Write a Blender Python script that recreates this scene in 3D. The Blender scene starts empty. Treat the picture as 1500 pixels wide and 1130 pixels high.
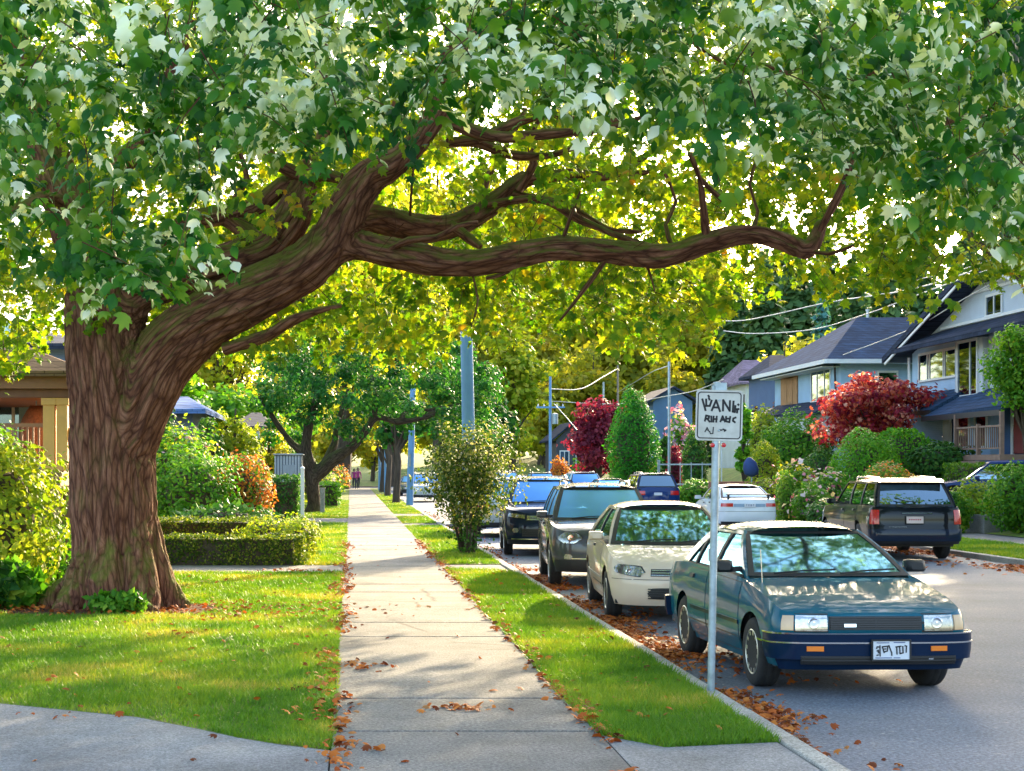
import bpy, bmesh, math, random
import numpy as np
from mathutils import Vector, Matrix
random.seed(7)
RNG = np.random.default_rng(11)
R = math.radians
S = bpy.context.scene
COL = S.collection
# ---------------------------------------------------------------- camera, from the picture's vanishing point
F, H, VX, VY = 2400.0, 1.87, 514.0, 686.0
cam_d = bpy.data.cameras.new("camera")
cam = bpy.data.objects.new("camera", cam_d)
COL.objects.link(cam)
cam.location = (0, 0, H)
cam.rotation_euler = (R(90), 0, 0)
cam_d.sensor_width = 36
cam_d.lens = 36 * F / 1500
cam_d.shift_x = (750 - VX) / 1500
cam_d.shift_y = (VY - 565) / 1500
cam_d.clip_end = 2000
S.camera = cam


def W(px, py, Y):
    "world point seen at photo pixel (px, py) at street depth Y"
    return Vector(((px - VX) * Y / F, Y, H - (py - VY) * Y / F))


# ---------------------------------------------------------------- light
SUN_AZ, SUN_EL = R(24), R(17.5)  # to the right of straight ahead, behind the scene
w = bpy.data.worlds.new("World")
S.world = w
w.use_nodes = True
nt = w.node_tree
nt.nodes.clear()
sky = nt.nodes.new("ShaderNodeTexSky")
sky.sky_type = 'NISHITA'
sky.sun_disc = False
sky.sun_elevation = SUN_EL
sky.sun_rotation = SUN_AZ
sky.air_density = 1.0
sky.dust_density = 3.0
sky.ozone_density = 0.7
bg = nt.nodes.new("ShaderNodeBackground")
bg.inputs[1].default_value = 0.15
wo = nt.nodes.new("ShaderNodeOutputWorld")
nt.links.new(sky.outputs[0], bg.inputs[0])
nt.links.new(bg.outputs[0], wo.inputs[0])
sd = bpy.data.lights.new("sun", 'SUN')
sd.energy = 3.0
sd.angle = R(0.6)
sd.color = (1.0, 0.79, 0.50)
sun = bpy.data.objects.new("sun", sd)
COL.objects.link(sun)
_d = Vector((math.sin(SUN_AZ) * math.cos(SUN_EL), math.cos(SUN_AZ) * math.cos(SUN_EL), math.sin(SUN_EL)))
sun.rotation_euler = _d.to_track_quat('Z', 'Y').to_euler()
S.view_settings.view_transform = 'Standard'
S.view_settings.look = 'None'
S.view_settings.exposure = 2.45
S.view_settings.gamma = 1
S.render.engine = 'CYCLES'
S.cycles.use_denoising = True
S.cycles.max_bounces = 8
S.cycles.diffuse_bounces = 4
S.cycles.transparent_max_bounces = 10
S.cycles.transmission_bounces = 5
S.cycles.caustics_reflective = False
S.cycles.caustics_refractive = False

# ---------------------------------------------------------------- materials
_M = {}


def _nodes(name):
    m = bpy.data.materials.new(name)
    m.use_nodes = True
    t = m.node_tree
    b = t.nodes["Principled BSDF"]
    return m, t, b


def _coord(t, scale=(1, 1, 1), attr=None, kind='Object'):
    if attr:
        c = t.nodes.new("ShaderNodeAttribute")
        c.attribute_name = attr
        out = c.outputs['Vector']
    else:
        c = t.nodes.new("ShaderNodeTexCoord")
        out = c.outputs[kind]
    mp = t.nodes.new("ShaderNodeMapping")
    mp.inputs['Scale'].default_value = scale
    t.links.new(out, mp.inputs['Vector'])
    return mp.outputs[0]


def _noise(t, vec, scale, detail=4, rough=0.6):
    n = t.nodes.new("ShaderNodeTexNoise")
    n.inputs['Scale'].default_value = scale
    n.inputs['Detail'].default_value = detail
    n.inputs['Roughness'].default_value = rough
    t.links.new(vec, n.inputs['Vector'])
    return n.outputs[0]


def _ramp(t, fac, stops, interp='LINEAR'):
    r = t.nodes.new("ShaderNodeValToRGB")
    r.color_ramp.interpolation = interp
    el = r.color_ramp.elements
    while len(el) < len(stops):
        el.new(0.5)
    for e, (p, c) in zip(el, stops):
        e.position = p
        e.color = (c[0], c[1], c[2], 1)
    t.links.new(fac, r.inputs[0])
    return r.outputs[0]


def _mix(t, fac, a, b, mode='MIX'):
    m = t.nodes.new("ShaderNodeMix")
    m.data_type = 'RGBA'
    m.blend_type = mode
    for s, v in ((m.inputs[0], fac), (m.inputs[6], a), (m.inputs[7], b)):
        if isinstance(v, (int, float)):
            s.default_value = v
        elif isinstance(v, tuple):
            s.default_value = (*v[:3], 1)
        else:
            t.links.new(v, s)
    return m.outputs[2]


def _bump(t, b, h, strength, dist=0.02):
    n = t.nodes.new("ShaderNodeBump")
    n.inputs['Strength'].default_value = strength
    n.inputs['Distance'].default_value = dist
    t.links.new(h, n.inputs['Height'])
    t.links.new(n.outputs[0], b.inputs['Normal'])


def mat(name, col, rough=0.6, metal=0.0, var=0.15, vscale=3.0, bump=0.0, bscale=40.0, coat=0.0, spec=0.5, stretch=(1, 1, 1), dirt=None):
    "plain procedural surface: base colour with mottling, roughness wear, optional grain bump"
    if name in _M:
        return _M[name]
    m, t, b = _nodes(name)
    v = _coord(t, stretch)
    n = _noise(t, v, vscale)
    lo = tuple(c * (1 - var) for c in col)
    hi = tuple(min(1, c * (1 + var)) for c in col)
    c = _ramp(t, n, [(0.3, lo), (0.7, hi)])
    if dirt:
        n2 = _noise(t, v, vscale * 0.37, 6, 0.7)
        f = _ramp(t, n2, [(0.48, (0, 0, 0)), (0.75, (1, 1, 1))])
        c = _mix(t, f, c, dirt)
    t.links.new(c, b.inputs['Base Color'])
    b.inputs['Roughness'].default_value = rough
    b.inputs['Metallic'].default_value = metal
    b.inputs['Specular IOR Level'].default_value = spec
    b.inputs['Coat Weight'].default_value = coat
    b.inputs['Coat Roughness'].default_value = 0.04
    if bump:
        _bump(t, b, _noise(t, v, bscale, 3), bump)
    _M[name] = m
    return m


def leaf_mat(name, stops, trans=0.45, tboost=(1.5, 1.5, 0.5), rough=0.5, spec=0.18, nscale=0.0, nmix=0.0):
    "leaf: colour by leaf (random per island) and clump, partly translucent"
    if name in _M:
        return _M[name]
    m, t, b = _nodes(name)
    g = t.nodes.new("ShaderNodeNewGeometry")
    fac = g.outputs['Random Per Island']
    if nmix:
        n = _noise(t, _coord(t), nscale, 2)
        mr = t.nodes.new("ShaderNodeMapRange")
        mr.inputs[1].default_value = 0.35
        mr.inputs[2].default_value = 0.65
        t.links.new(n, mr.inputs[0])
        mm = t.nodes.new("ShaderNodeMix")
        mm.inputs[0].default_value = nmix
        t.links.new(fac, mm.inputs[2])
        t.links.new(mr.outputs[0], mm.inputs[3])
        fac = mm.outputs[0]
    c = _ramp(t, fac, stops)
    t.links.new(c, b.inputs['Base Color'])
    b.inputs['Roughness'].default_value = rough
    b.inputs['Specular IOR Level'].default_value = spec
    tr = t.nodes.new("ShaderNodeBsdfTranslucent")
    t.links.new(_mix(t, 1.0, c, tboost, 'MULTIPLY'), tr.inputs[0])
    mx = t.nodes.new("ShaderNodeMixShader")
    mx.inputs[0].default_value = trans
    t.links.new(b.outputs[0], mx.inputs[1])
    t.links.new(tr.outputs[0], mx.inputs[2])
    out = [n for n in t.nodes if n.type == 'OUTPUT_MATERIAL'][0]
    t.links.new(mx.outputs[0], out.inputs[0])
    _M[name] = m
    return m


def glass_mat(name, tint, clear=0.55, rough=0.02, gloss=(0.62, 0.85, 1)):
    "thin pane: see-through, tinted, mirrors more at grazing angles; default gloss colour paints in sky blue"
    if name in _M:
        return _M[name]
    m, t, b = _nodes(name)
    t.nodes.remove(b)
    tr = t.nodes.new("ShaderNodeBsdfTransparent")
    tr.inputs[0].default_value = (*tint, 1)
    gl = t.nodes.new("ShaderNodeBsdfGlossy")
    gl.inputs[0].default_value = (*gloss, 1)
    gl.inputs[1].default_value = rough
    lw = t.nodes.new("ShaderNodeLayerWeight")
    lw.inputs[0].default_value = 0.35
    mr = t.nodes.new("ShaderNodeMapRange")
    mr.inputs[3].default_value = 1 - clear
    mr.inputs[4].default_value = 1.0
    t.links.new(lw.outputs['Fresnel'], mr.inputs[0])
    mx = t.nodes.new("ShaderNodeMixShader")
    t.links.new(mr.outputs[0], mx.inputs[0])
    t.links.new(tr.outputs[0], mx.inputs[1])
    t.links.new(gl.outputs[0], mx.inputs[2])
    out = [n for n in t.nodes if n.type == 'OUTPUT_MATERIAL'][0]
    t.links.new(mx.outputs[0], out.inputs[0])
    _M[name] = m
    return m


# ---------------------------------------------------------------- objects
def tag(o, label=None, cat=None, group=None, kind=None):
    for k, v in (("label", label), ("category", cat), ("group", group), ("kind", kind)):
        if v:
            o[k] = v
    return o


def empty(name, loc=(0, 0, 0), rz=0.0, label=None, cat=None, group=None):
    o = bpy.data.objects.new(name, None)
    o.empty_display_size = 0.2
    o.location = loc
    o.rotation_euler = (0, 0, rz)
    COL.objects.link(o)
    return tag(o, label, cat, group)


def copy_tree(o, parent=None):
    c = o.copy()
    COL.objects.link(c)
    c.parent = parent
    for ch in list(o.children):
        copy_tree(ch, c)
    return c


class MB:
    "collects shapes and links them as ONE mesh object"

    def __init__(s):
        s.v, s.f, s.m = [], [], []

    def add(s, vs, fs, mi=0):
        n = len(s.v)
        s.v += [tuple(p) for p in vs]
        s.f += [tuple(i + n for i in f) for f in fs]
        s.m += [mi] * len(fs)
        return s

    def box(s, x0, x1, y0, y1, z0, z1, mi=0):
        v = [(x, y, z) for z in (z0, z1) for y in (y0, y1) for x in (x0, x1)]
        return s.add(v, [(0, 2, 3, 1), (4, 5, 7, 6), (0, 1, 5, 4), (2, 6, 7, 3), (0, 4, 6, 2), (1, 3, 7, 5)], mi)

    def beam(s, p0, p1, a, b=None, up=(0, 0, 1), mi=0):
        b = b or a
        p0, p1 = Vector(p0), Vector(p1)
        d = (p1 - p0).normalized()
        u = Vector(up)
        if abs(d.dot(u)) > 0.98:
            u = Vector((0, 1, 0))
        e = d.cross(u).normalized()
        g = e.cross(d).normalized()
        v = [p + e * (sx * a / 2) + g * (sz * b / 2) for p in (p0, p1) for sz in (-1, 1) for sx in (-1, 1)]
        return s.add(v, [(0, 2, 3, 1), (4, 5, 7, 6), (0, 1, 5, 4), (2, 6, 7, 3), (0, 4, 6, 2), (1, 3, 7, 5)], mi)

    def tube(s, pts, rads, n=8, mi=0, caps=True):
        pts = [Vector(p) for p in pts]
        if isinstance(rads, (int, float)):
            rads = [rads] * len(pts)
        vs, fs = [], []
        d0 = (pts[1] - pts[0]).normalized()
        e = d0.orthogonal().normalized()
        for i, p in enumerate(pts):
            d = (pts[min(i + 1, len(pts) - 1)] - pts[max(i - 1, 0)]).normalized()
            e = (e - d * e.dot(d)).normalized()
            g = d.cross(e)
            for k in range(n):
                a = 2 * math.pi * k / n
                vs.append(p + (e * math.cos(a) + g * math.sin(a)) * rads[i])
        for i in range(len(pts) - 1):
            for k in range(n):
                k2 = (k + 1) % n
                fs.append((i * n + k, i * n + k2, (i + 1) * n + k2, (i + 1) * n + k))
        if caps:
            fs.append(tuple(reversed(range(n))))
            fs.append(tuple((len(pts) - 1) * n + k for k in range(n)))
        return s.add(vs, fs, mi)

    def lathe(s, prof, n=24, axis='z', c=(0, 0, 0), mi=0):
        "prof: (radius, height) pairs"
        vs, fs = [], []
        for r, h in prof:
            for k in range(n):
                a = 2 * math.pi * k / n
                q = (r * math.cos(a), r * math.sin(a), h)
                if axis == 'x':
                    q = (h, q[0], q[1])
                elif axis == 'y':
                    q = (q[0], h, q[1])
                vs.append((q[0] + c[0], q[1] + c[1], q[2] + c[2]))
        for i in range(len(prof) - 1):
            for k in range(n):
                k2 = (k + 1) % n
                fs.append((i * n + k, i * n + k2, (i + 1) * n + k2, (i + 1) * n + k))
        if prof[0][0] > 1e-6:
            fs.append(tuple(reversed(range(n))))
        if prof[-1][0] > 1e-6:
            fs.append(tuple((len(prof) - 1) * n + k for k in range(n)))
        return s.add(vs, fs, mi)

    def prism(s, poly, vec, mi=0):
        "poly: planar 3-D outline, extruded by vec"
        n = len(poly)
        vec = Vector(vec)
        v = [Vector(p) for p in poly] + [Vector(p) + vec for p in poly]
        f = [tuple(range(n)), tuple(reversed(range(n, 2 * n)))]
        f += [(i, i + n, (i + 1) % n + n, (i + 1) % n) for i in range(n)]
        return s.add(v, f, mi)

    def slab(s, poly2, z0, z1, mi=0):
        return s.prism([(x, y, z0) for x, y in poly2], (0, 0, z1 - z0), mi)

    def grid(s, P, nu, nv, mi=0, close_u=False):
        "P(i,j) -> point"
        vs = [P(i, j) for i in range(nu) for j in range(nv)]
        fs = []
        for i in range(nu if close_u else nu - 1):
            for j in range(nv - 1):
                a, b = i * nv + j, ((i + 1) % nu) * nv + j
                fs.append((a, b, b + 1, a + 1))
        return s.add(vs, fs, mi)

    def build(s, name, mats, parent=None, smooth=False, angle=35, bevel=0.0, loc=None, rz=0.0, fixn=True):
        me = bpy.data.meshes.new(name)
        me.from_pydata(s.v, [], s.f)
        if not isinstance(mats, (list, tuple)):
            mats = [mats]
        for m in mats:
            me.materials.append(m)
        me.polygons.foreach_set('material_index', s.m)
        if fixn:
            bm = bmesh.new()
            bm.from_mesh(me)
            bmesh.ops.recalc_face_normals(bm, faces=bm.faces)
            bm.to_mesh(me)
            bm.free()
        if smooth:
            me.shade_smooth()
            me.set_sharp_from_angle(angle=R(angle))
        o = bpy.data.objects.new(name, me)
        COL.objects.link(o)
        if parent:
            o.parent = parent
        if loc is not None:
            o.location = loc
        if rz:
            o.rotation_euler = (0, 0, rz)
        if bevel:
            b = o.modifiers.new('bevel', 'BEVEL')
            b.width = bevel
            b.segments = 2
            b.limit_method = 'ANGLE'
            b.angle_limit = R(40)
            b.harden_normals = True
        return o


def np_mesh(name, V, Fc, mats, parent=None, smooth=False, loc=None):
    "fast mesh from numpy arrays; faces all of one size"
    me = bpy.data.meshes.new(name)
    nv, nf, k = len(V), len(Fc), Fc.shape[1]
    me.vertices.add(nv)
    me.vertices.foreach_set('co', np.ascontiguousarray(V, np.float32).ravel())
    me.loops.add(nf * k)
    me.loops.foreach_set('vertex_index', np.ascontiguousarray(Fc, np.int32).ravel())
    me.polygons.add(nf)
    me.polygons.foreach_set('loop_start', np.arange(nf, dtype=np.int32) * k)
    me.polygons.foreach_set('loop_total', np.full(nf, k, np.int32))
    me.update(calc_edges=True)
    me.validate()
    if smooth:
        me.shade_smooth()
    if not isinstance(mats, (list, tuple)):
        mats = [mats]
    for m in mats:
        me.materials.append(m)
    o = bpy.data.objects.new(name, me)
    COL.objects.link(o)
    if parent:
        o.parent = parent
    if loc is not None:
        o.location = loc
    return o


# leaf outlines: (x across, y from stem to tip, z fold); vertex 0 is the hub of the fan
def _fan(out, hub):
    v = np.array([hub] + out, float)
    n = len(out)
    f = np.array([(0, i + 1, (i + 1) % n + 1) for i in range(n)])
    return v, f


LEAVES = {
    'maple': _fan([(0, 0, 0), (.30, .06, -.05), (.50, .30, -.14), (.30, .42, -.03), (.42, .72, -.20), (.16, .68, -.08), (0, 1, -.30),
                   (-.16, .68, -.08), (-.42, .72, -.20), (-.30, .42, -.03), (-.50, .30, -.14), (-.30, .06, -.05)], (0, .40, .05)),
    'oval': _fan([(0, 0, 0), (.26, .25, -.06), (.28, .55, -.12), (0, 1, -.26), (-.28, .55, -.12), (-.26, .25, -.06)], (0, .45, .03)),
    'diamond': (np.array([(0, 0, 0), (.34, .45, -.08), (0, 1, -.02), (-.34, .45, -.08)], float), np.array([(0, 1, 2), (0, 2, 3)])),
    'tuft': (np.array([(-.5, 0, 0), (.5, 0, 0), (.35, .9, .15), (-.25, 1, -.1)], float), np.array([(0, 1, 2), (0, 2, 3)])),
}


def unit(a):
    return a / np.maximum(np.linalg.norm(a, axis=-1, keepdims=True), 1e-9)


def leaf_arrays(P, N, T, size, shape):
    tv, tf = LEAVES[shape]
    N = unit(N)
    T = unit(T - N * (T * N).sum(1, keepdims=True))
    B = np.cross(N, T)
    s = np.asarray(size)[:, None, None]
    V = P[:, None, :] + s * (B[:, None, :] * tv[None, :, 0:1] + T[:, None, :] * tv[None, :, 1:2] + N[:, None, :] * tv[None, :, 2:3])
    k = len(tv)
    Fc = tf[None] + (np.arange(len(P)) * k)[:, None, None]
    return V.reshape(-1, 3), Fc.reshape(-1, 3)


def leaf_cloud(name, P, N, T, size, mats, shape='oval', parent=None, loc=None):
    "P points, N leaf normals, T rough tip directions, size per leaf"
    return np_mesh(name, *leaf_arrays(P, N, T, size, shape), mats, parent, loc=loc)


def leaf_join(name, sets, parent):
    "several leaf kinds in one mesh: sets of (V, F, material)"
    Vs, Fs, mi, ms, n = [], [], [], [], 0
    for V, Fc, m in sets:
        if m not in ms:
            ms.append(m)
        Vs.append(V); Fs.append(Fc + n); mi.append(np.full(len(Fc), ms.index(m), np.int32))
        n += len(V)
    o = np_mesh(name, np.vstack(Vs), np.vstack(Fs), ms, parent)
    o.data.polygons.foreach_set('material_index', np.concatenate(mi))
    return o


def vnoise(P, seed=0):
    "value noise 0..1 at points P (N,3)"
    P = np.asarray(P, float)
    i = np.floor(P).astype(np.int64)
    f = P - i
    f = f * f * (3 - 2 * f)

    def h(a, b, c):
        n = (a * 374761393 + b * 668265263 + c * 2147483647 + seed * 974634533) & 0xffffffff
        n = ((n ^ (n >> 13)) * 1274126177) & 0xffffffff
        return ((n ^ (n >> 16)) & 0xffff) / 65535.0
    r = 0
    for dx in (0, 1):
        for dy in (0, 1):
            for dz in (0, 1):
                wgt = (f[:, 0] if dx else 1 - f[:, 0]) * (f[:, 1] if dy else 1 - f[:, 1]) * (f[:, 2] if dz else 1 - f[:, 2])
                r = r + wgt * h(i[:, 0] + dx, i[:, 1] + dy, i[:, 2] + dz)
    return r


def smooth_path(pts, step):
    "Catmull-Rom through rows of numbers, sampled about every STEP of the first three columns"
    p = np.array(pts, float)
    p = np.vstack([2 * p[0] - p[1], p, 2 * p[-1] - p[-2]])
    out = []
    for i in range(1, len(p) - 2):
        n = max(2, int(np.linalg.norm(p[i + 1, :3] - p[i, :3]) / step))
        for k in range(n):
            t = k / n
            out.append(0.5 * ((2 * p[i]) + (-p[i - 1] + p[i + 1]) * t + (2 * p[i - 1] - 5 * p[i] + 4 * p[i + 1] - p[i + 2]) * t * t
                              + (-p[i - 1] + 3 * p[i] - 3 * p[i + 1] + p[i + 2]) * t ** 3))
    out.append(p[-2])
    return np.array(out)


def text_mesh(s, size, depth=0.002, sx=1.0):
    "MB holding flat lettering of the built-in font, centred, in the x-z plane facing -y"
    cu = bpy.data.curves.new('t', 'FONT')
    cu.body = s
    cu.size = size
    cu.align_x = 'CENTER'
    cu.align_y = 'CENTER'
    cu.extrude = depth / 2
    cu.resolution_u = 3
    o = bpy.data.objects.new('t', cu)
    COL.objects.link(o)
    me = bpy.data.meshes.new_from_object(o.evaluated_get(bpy.context.evaluated_depsgraph_get()))
    b = MB()
    b.add([(v.co.x * sx, -v.co.z, v.co.y) for v in me.vertices], [tuple(p.vertices) for p in me.polygons])
    bpy.data.objects.remove(o)
    bpy.data.curves.remove(cu)
    bpy.data.meshes.remove(me)
    return b


def moved(b, M4):
    r = MB()
    r.add([M4 @ Vector(v) for v in b.v], b.f)
    return r
# ================================================================ the setting
def ground_mat(name, cols, vscale, grain, bump=0.5, rough=0.9, fleck=None, stretch=(1, 1, 1), bdist=0.01, crack=0.0):
    m, t, b = _nodes(name)
    v = _coord(t, stretch)
    n = _noise(t, v, vscale, 5, 0.65)
    c = _ramp(t, n, [(0.28 + 0.44 * i / (len(cols) - 1), q) for i, q in enumerate(cols)])
    g = _noise(t, v, grain, 2, 0.8)
    c = _mix(t, 0.75, c, _ramp(t, g, [(0.28, (0.25, 0.25, 0.25)), (0.5, (0.95, 0.95, 0.95)), (0.70, (1.7, 1.7, 1.7))]), 'MULTIPLY')
    st_ = _noise(t, v, .33, 6, .75)
    c = _mix(t, .8, c, _ramp(t, st_, [(.34, (.62, .60, .58)), (.5, (1, 1, 1)), (.68, (1.18, 1.17, 1.15))]), 'MULTIPLY')
    if fleck:
        f = _ramp(t, _noise(t, v, grain * 0.35, 3, 0.7), [(0.62, (0, 0, 0)), (0.68, (1, 1, 1))])
        c = _mix(t, f, c, fleck)
    if crack:
        vo = t.nodes.new("ShaderNodeTexVoronoi")
        vo.feature = 'DISTANCE_TO_EDGE'
        vo.inputs['Scale'].default_value = crack
        wv = _mix(t, 0.12, v, n)
        t.links.new(wv, vo.inputs['Vector'])
        f = _ramp(t, vo.outputs[0], [(0.0, (1, 1, 1)), (0.012, (0, 0, 0))])
        gate = _ramp(t, _noise(t, v, 0.35, 1), [(0.52, (0, 0, 0)), (0.58, (1, 1, 1))])
        c = _mix(t, _mix(t, 1.0, f, gate, 'MULTIPLY'), c, (0.05, 0.045, 0.04))
    t.links.new(c, b.inputs['Base Color'])
    b.inputs['Roughness'].default_value = rough
    b.inputs['Specular IOR Level'].default_value = 0.35
    _bump(t, b, g, bump, bdist)
    return m


m_asphalt = ground_mat("asphalt", [(.115, .135, .175), (.15, .17, .21), (.19, .205, .235)], 0.5, 34, 0.9, 0.8, fleck=(.30, .30, .30))
m_conc = ground_mat("pavement_concrete", [(.12, .117, .112), (.185, .18, .172), (.25, .24, .225)], 1.0, 42, 1.0, 0.85, crack=0.35)
m_drive = ground_mat("driveway_concrete", [(.17, .17, .175), (.235, .235, .24), (.29, .29, .29)], 0.9, 60, 0.7, 0.85)
m_kerb = ground_mat("kerb_concrete", [(.24, .23, .21), (.36, .35, .32), (.42, .40, .36)], 2.0, 60, 0.5, 0.85)
m_lawn = ground_mat("lawn_soil", [(.055, .10, .012), (.10, .17, .02), (.17, .21, .03), (.12, .09, .04)], 1.5, 45, 0.9, 0.95)
m_soil = ground_mat("garden_soil", [(.05, .035, .02), (.09, .06, .035), (.06, .09, .025)], 1.0, 30, 0.9, 0.95)
m_mulch = ground_mat("bark_mulch", [(.06, .022, .012), (.13, .045, .022), (.19, .075, .035)], 5.0, 60, 1.0, 0.95, bdist=0.03)


def structure(name, b, m, **k):
    return tag(b.build(name, m, **k), kind='structure')


structure("ground", MB().box(-900, 900, -60, 900, -0.5, -0.06), m_soil)
structure("road", MB().box(2.9, 12.9, -20, 420, -0.058, 0.0), m_asphalt)
structure("cross_street", MB().box(-60, 2.898, 146, 156, -0.058, 0.03), m_asphalt)
YW0, YW1 = 28.0, 29.9            # garden walk and verge crossing
sw = MB()
y = -6.0
while y < 145:
    L = 1.55 if y < 60 else 4.6
    sw.box(-0.125, 1.66, y, y + L - 0.014, -0.05, 0.10 + 0.004 * math.sin(y * 7.1))
    y += L
structure("pavement", sw, m_conc, bevel=0.006)
structure("pavement_bed", MB().box(-0.11, 1.65, -6, 145, -0.055, 0.07), m_soil)
lawn_edge = [(-14, 13.2), (-4.2, 12.75), (-2.66, 12.4), (-1.53, 11.72), (-1.05, 11.2), (-.74, 10.82), (-.45, 10.55), (-.15, 10.35)]
structure("driveway", MB().slab([(-14, -6), (-.135, -6), (-.135, 10.33)] + [(x, yy - .02) for x, yy in lawn_edge[::-1]], -0.05, 0.092), m_drive)
structure("driveway_apron", MB().slab([(1.67, -6), (2.76, -6), (2.76, 10.62), (2.3, 10.5), (2.0, 10.42), (1.67, 10.9)], -0.05, 0.094), m_drive)
structure("lawn", MB().slab(lawn_edge + [(-.14, YW0), (-14, YW0)], -0.05, 0.09), m_lawn)
structure("garden_walk", MB().box(-9, -.135, YW0 + .01, YW1, -0.05, 0.096), m_conc)
structure("front_lawn", MB().box(-9, -.14, YW1 + .01, 53, -0.05, 0.09), m_lawn)
structure("side_path", MB().box(-9, -.135, 53.01, 58, -0.05, 0.096), m_conc)
structure("far_lawn", MB().box(-30, -.14, 58.01, 145, -0.05, 0.09), m_lawn)
structure("left_yard", MB().box(-60, -9.01, YW0 + .5, 145, -0.05, 0.08), m_lawn)
vg = MB()
vg.slab([(1.68, 10.95), (2.0, 10.45), (2.3, 10.53), (2.77, 10.66), (2.77, 27.6), (2.4, 28.4), (1.68, 28.9)], -0.05, 0.09)
for a, bb in ((30.4, 50.5), (53, 60), (64, 144)):
    vg.box(1.68, 2.77, a, bb, -0.05, 0.09)
structure("verge", vg, m_lawn)
vp = MB()
for a, bb in ((27.5, 30.39), (50.51, 52.99), (60.01, 63.99)):
    vp.box(1.671, 2.76, a, bb, -0.05, 0.078)
structure("verge_crossing", vp, m_conc)
kb = MB()
y = -6.0
while y < 145:
    kb.box(2.78, 2.93, y, y + 2.99, -0.05, 0.105 + 0.004 * math.sin(y))
    kb.box(12.87, 13.03, y, y + 2.99, -0.05, 0.11)
    y += 3.0
structure("kerb", kb, m_kerb, bevel=0.02)
structure("right_verge", MB().box(13.04, 15.4, -6, 145, -0.05, 0.10), m_lawn)
structure("right_pavement", MB().box(15.41, 17.0, -6, 145, -0.05, 0.105), m_conc)
structure("side_driveway", MB().box(17.01, 21.8, 44.0, 50.5, -0.05, 0.60), m_drive)


def yard_z(x, y):
    t = min(1, max(0, (x - 17.0) / 5.0))
    return 0.12 + 1.75 * t * t * (3 - 2 * t)


yd = MB()
xs = [17.0 + .5 * i for i in range(12)] + [26, 40, 120]
ys = [20, 30, 38, 43.9, 50.6, 55, 60, 65, 70, 80, 95, 110, 145, 300]
yd.grid(lambda i, j: (xs[i], ys[j], yard_z(xs[i], ys[j]) if not (3 <= j <= 3 and xs[i] < 22) else yard_z(xs[i], ys[j])), len(xs), len(ys))
structure("yard_slope", yd, m_lawn, smooth=True)
# wooded rise at the end of the street
hl = MB()
hx = np.linspace(-160, 220, 20)
hy = np.linspace(165, 420, 12)
hl.grid(lambda i, j: (hx[i], hy[j], -0.4 + max(0, (hy[j] - 175)) * 0.045 * (1 + .3 * math.sin(hx[i] * .03)) + max(0, hx[i] - 10) * 0.035), 20, 12)
structure("hill", hl, m_lawn, smooth=True)

# ---------------------------------------------------------------- grass blades
m_grass = leaf_mat("grass_blades", [(0, (.055, .16, .010)), (.35, (.11, .25, .015)), (.7, (.21, .32, .025)), (.86, (.36, .37, .05)), (1, (.50, .40, .14))],
                   trans=.38, tboost=(1.5, 1.35, .4), rough=.5, spec=.3, nscale=.7, nmix=.65)


def pts_in_poly(poly, n, rng):
    p = np.array(poly, float)
    lo, hi = p.min(0), p.max(0)
    q = lo + rng.random((n, 2)) * (hi - lo)
    ins = np.zeros(n, bool)
    j = len(p) - 1
    for i in range(len(p)):
        c = ((p[i, 1] > q[:, 1]) != (p[j, 1] > q[:, 1]))
        xx = (p[j, 0] - p[i, 0]) * (q[:, 1] - p[i, 1]) / (p[j, 1] - p[i, 1] + 1e-12) + p[i, 0]
        ins ^= c & (q[:, 0] < xx)
        j = i
    return q[ins]


def grass(name, polys, z, dens0, hgt, rng, bare=None):
    A = []
    for poly in polys:
        p = np.array(poly)
        area = np.prod(p.max(0) - p.min(0))
        q = pts_in_poly(poly, int(area * dens0), rng)
        keep = rng.random(len(q)) < np.clip((12.0 / q[:, 1]) ** 1.6, 0.02, 1)
        q = q[keep]
        nz = vnoise(np.c_[q * 2.3, np.zeros(len(q))], 3)
        q = q[rng.random(len(q)) < .35 + 1.0 * nz]
        if bare:
            d = np.hypot((q[:, 0] - bare[0]) / bare[2], (q[:, 1] - bare[1]) / bare[3])
            q = q[d + .35 * vnoise(np.c_[q * 3, np.zeros(len(q))], 9) > 1.1]
        A.append(q)
    q = np.vstack(A)
    n = len(q)
    sc = np.clip(q[:, 1] / 12, 1, 3) ** .7
    h = hgt * (.5 + .8 * rng.random(n)) * (.7 + .6 * vnoise(np.c_[q * 1.1, np.zeros(n)], 5))
    wd = .0035 * sc * (1 + rng.random(n))
    a = rng.random(n) * 2 * np.pi
    ln = rng.normal(0, .55, (n, 2)) * h[:, None]
    b0 = np.c_[q, np.full(n, z)]
    side = np.c_[np.cos(a) * wd, np.sin(a) * wd, np.zeros(n)]
    tip = b0 + np.c_[ln, h]
    V = np.stack([b0 - side, b0 + side, tip], 1).reshape(-1, 3)
    return tag(np_mesh(name, V, np.arange(3 * n).reshape(-1, 3), m_grass), kind='stuff')


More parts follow.
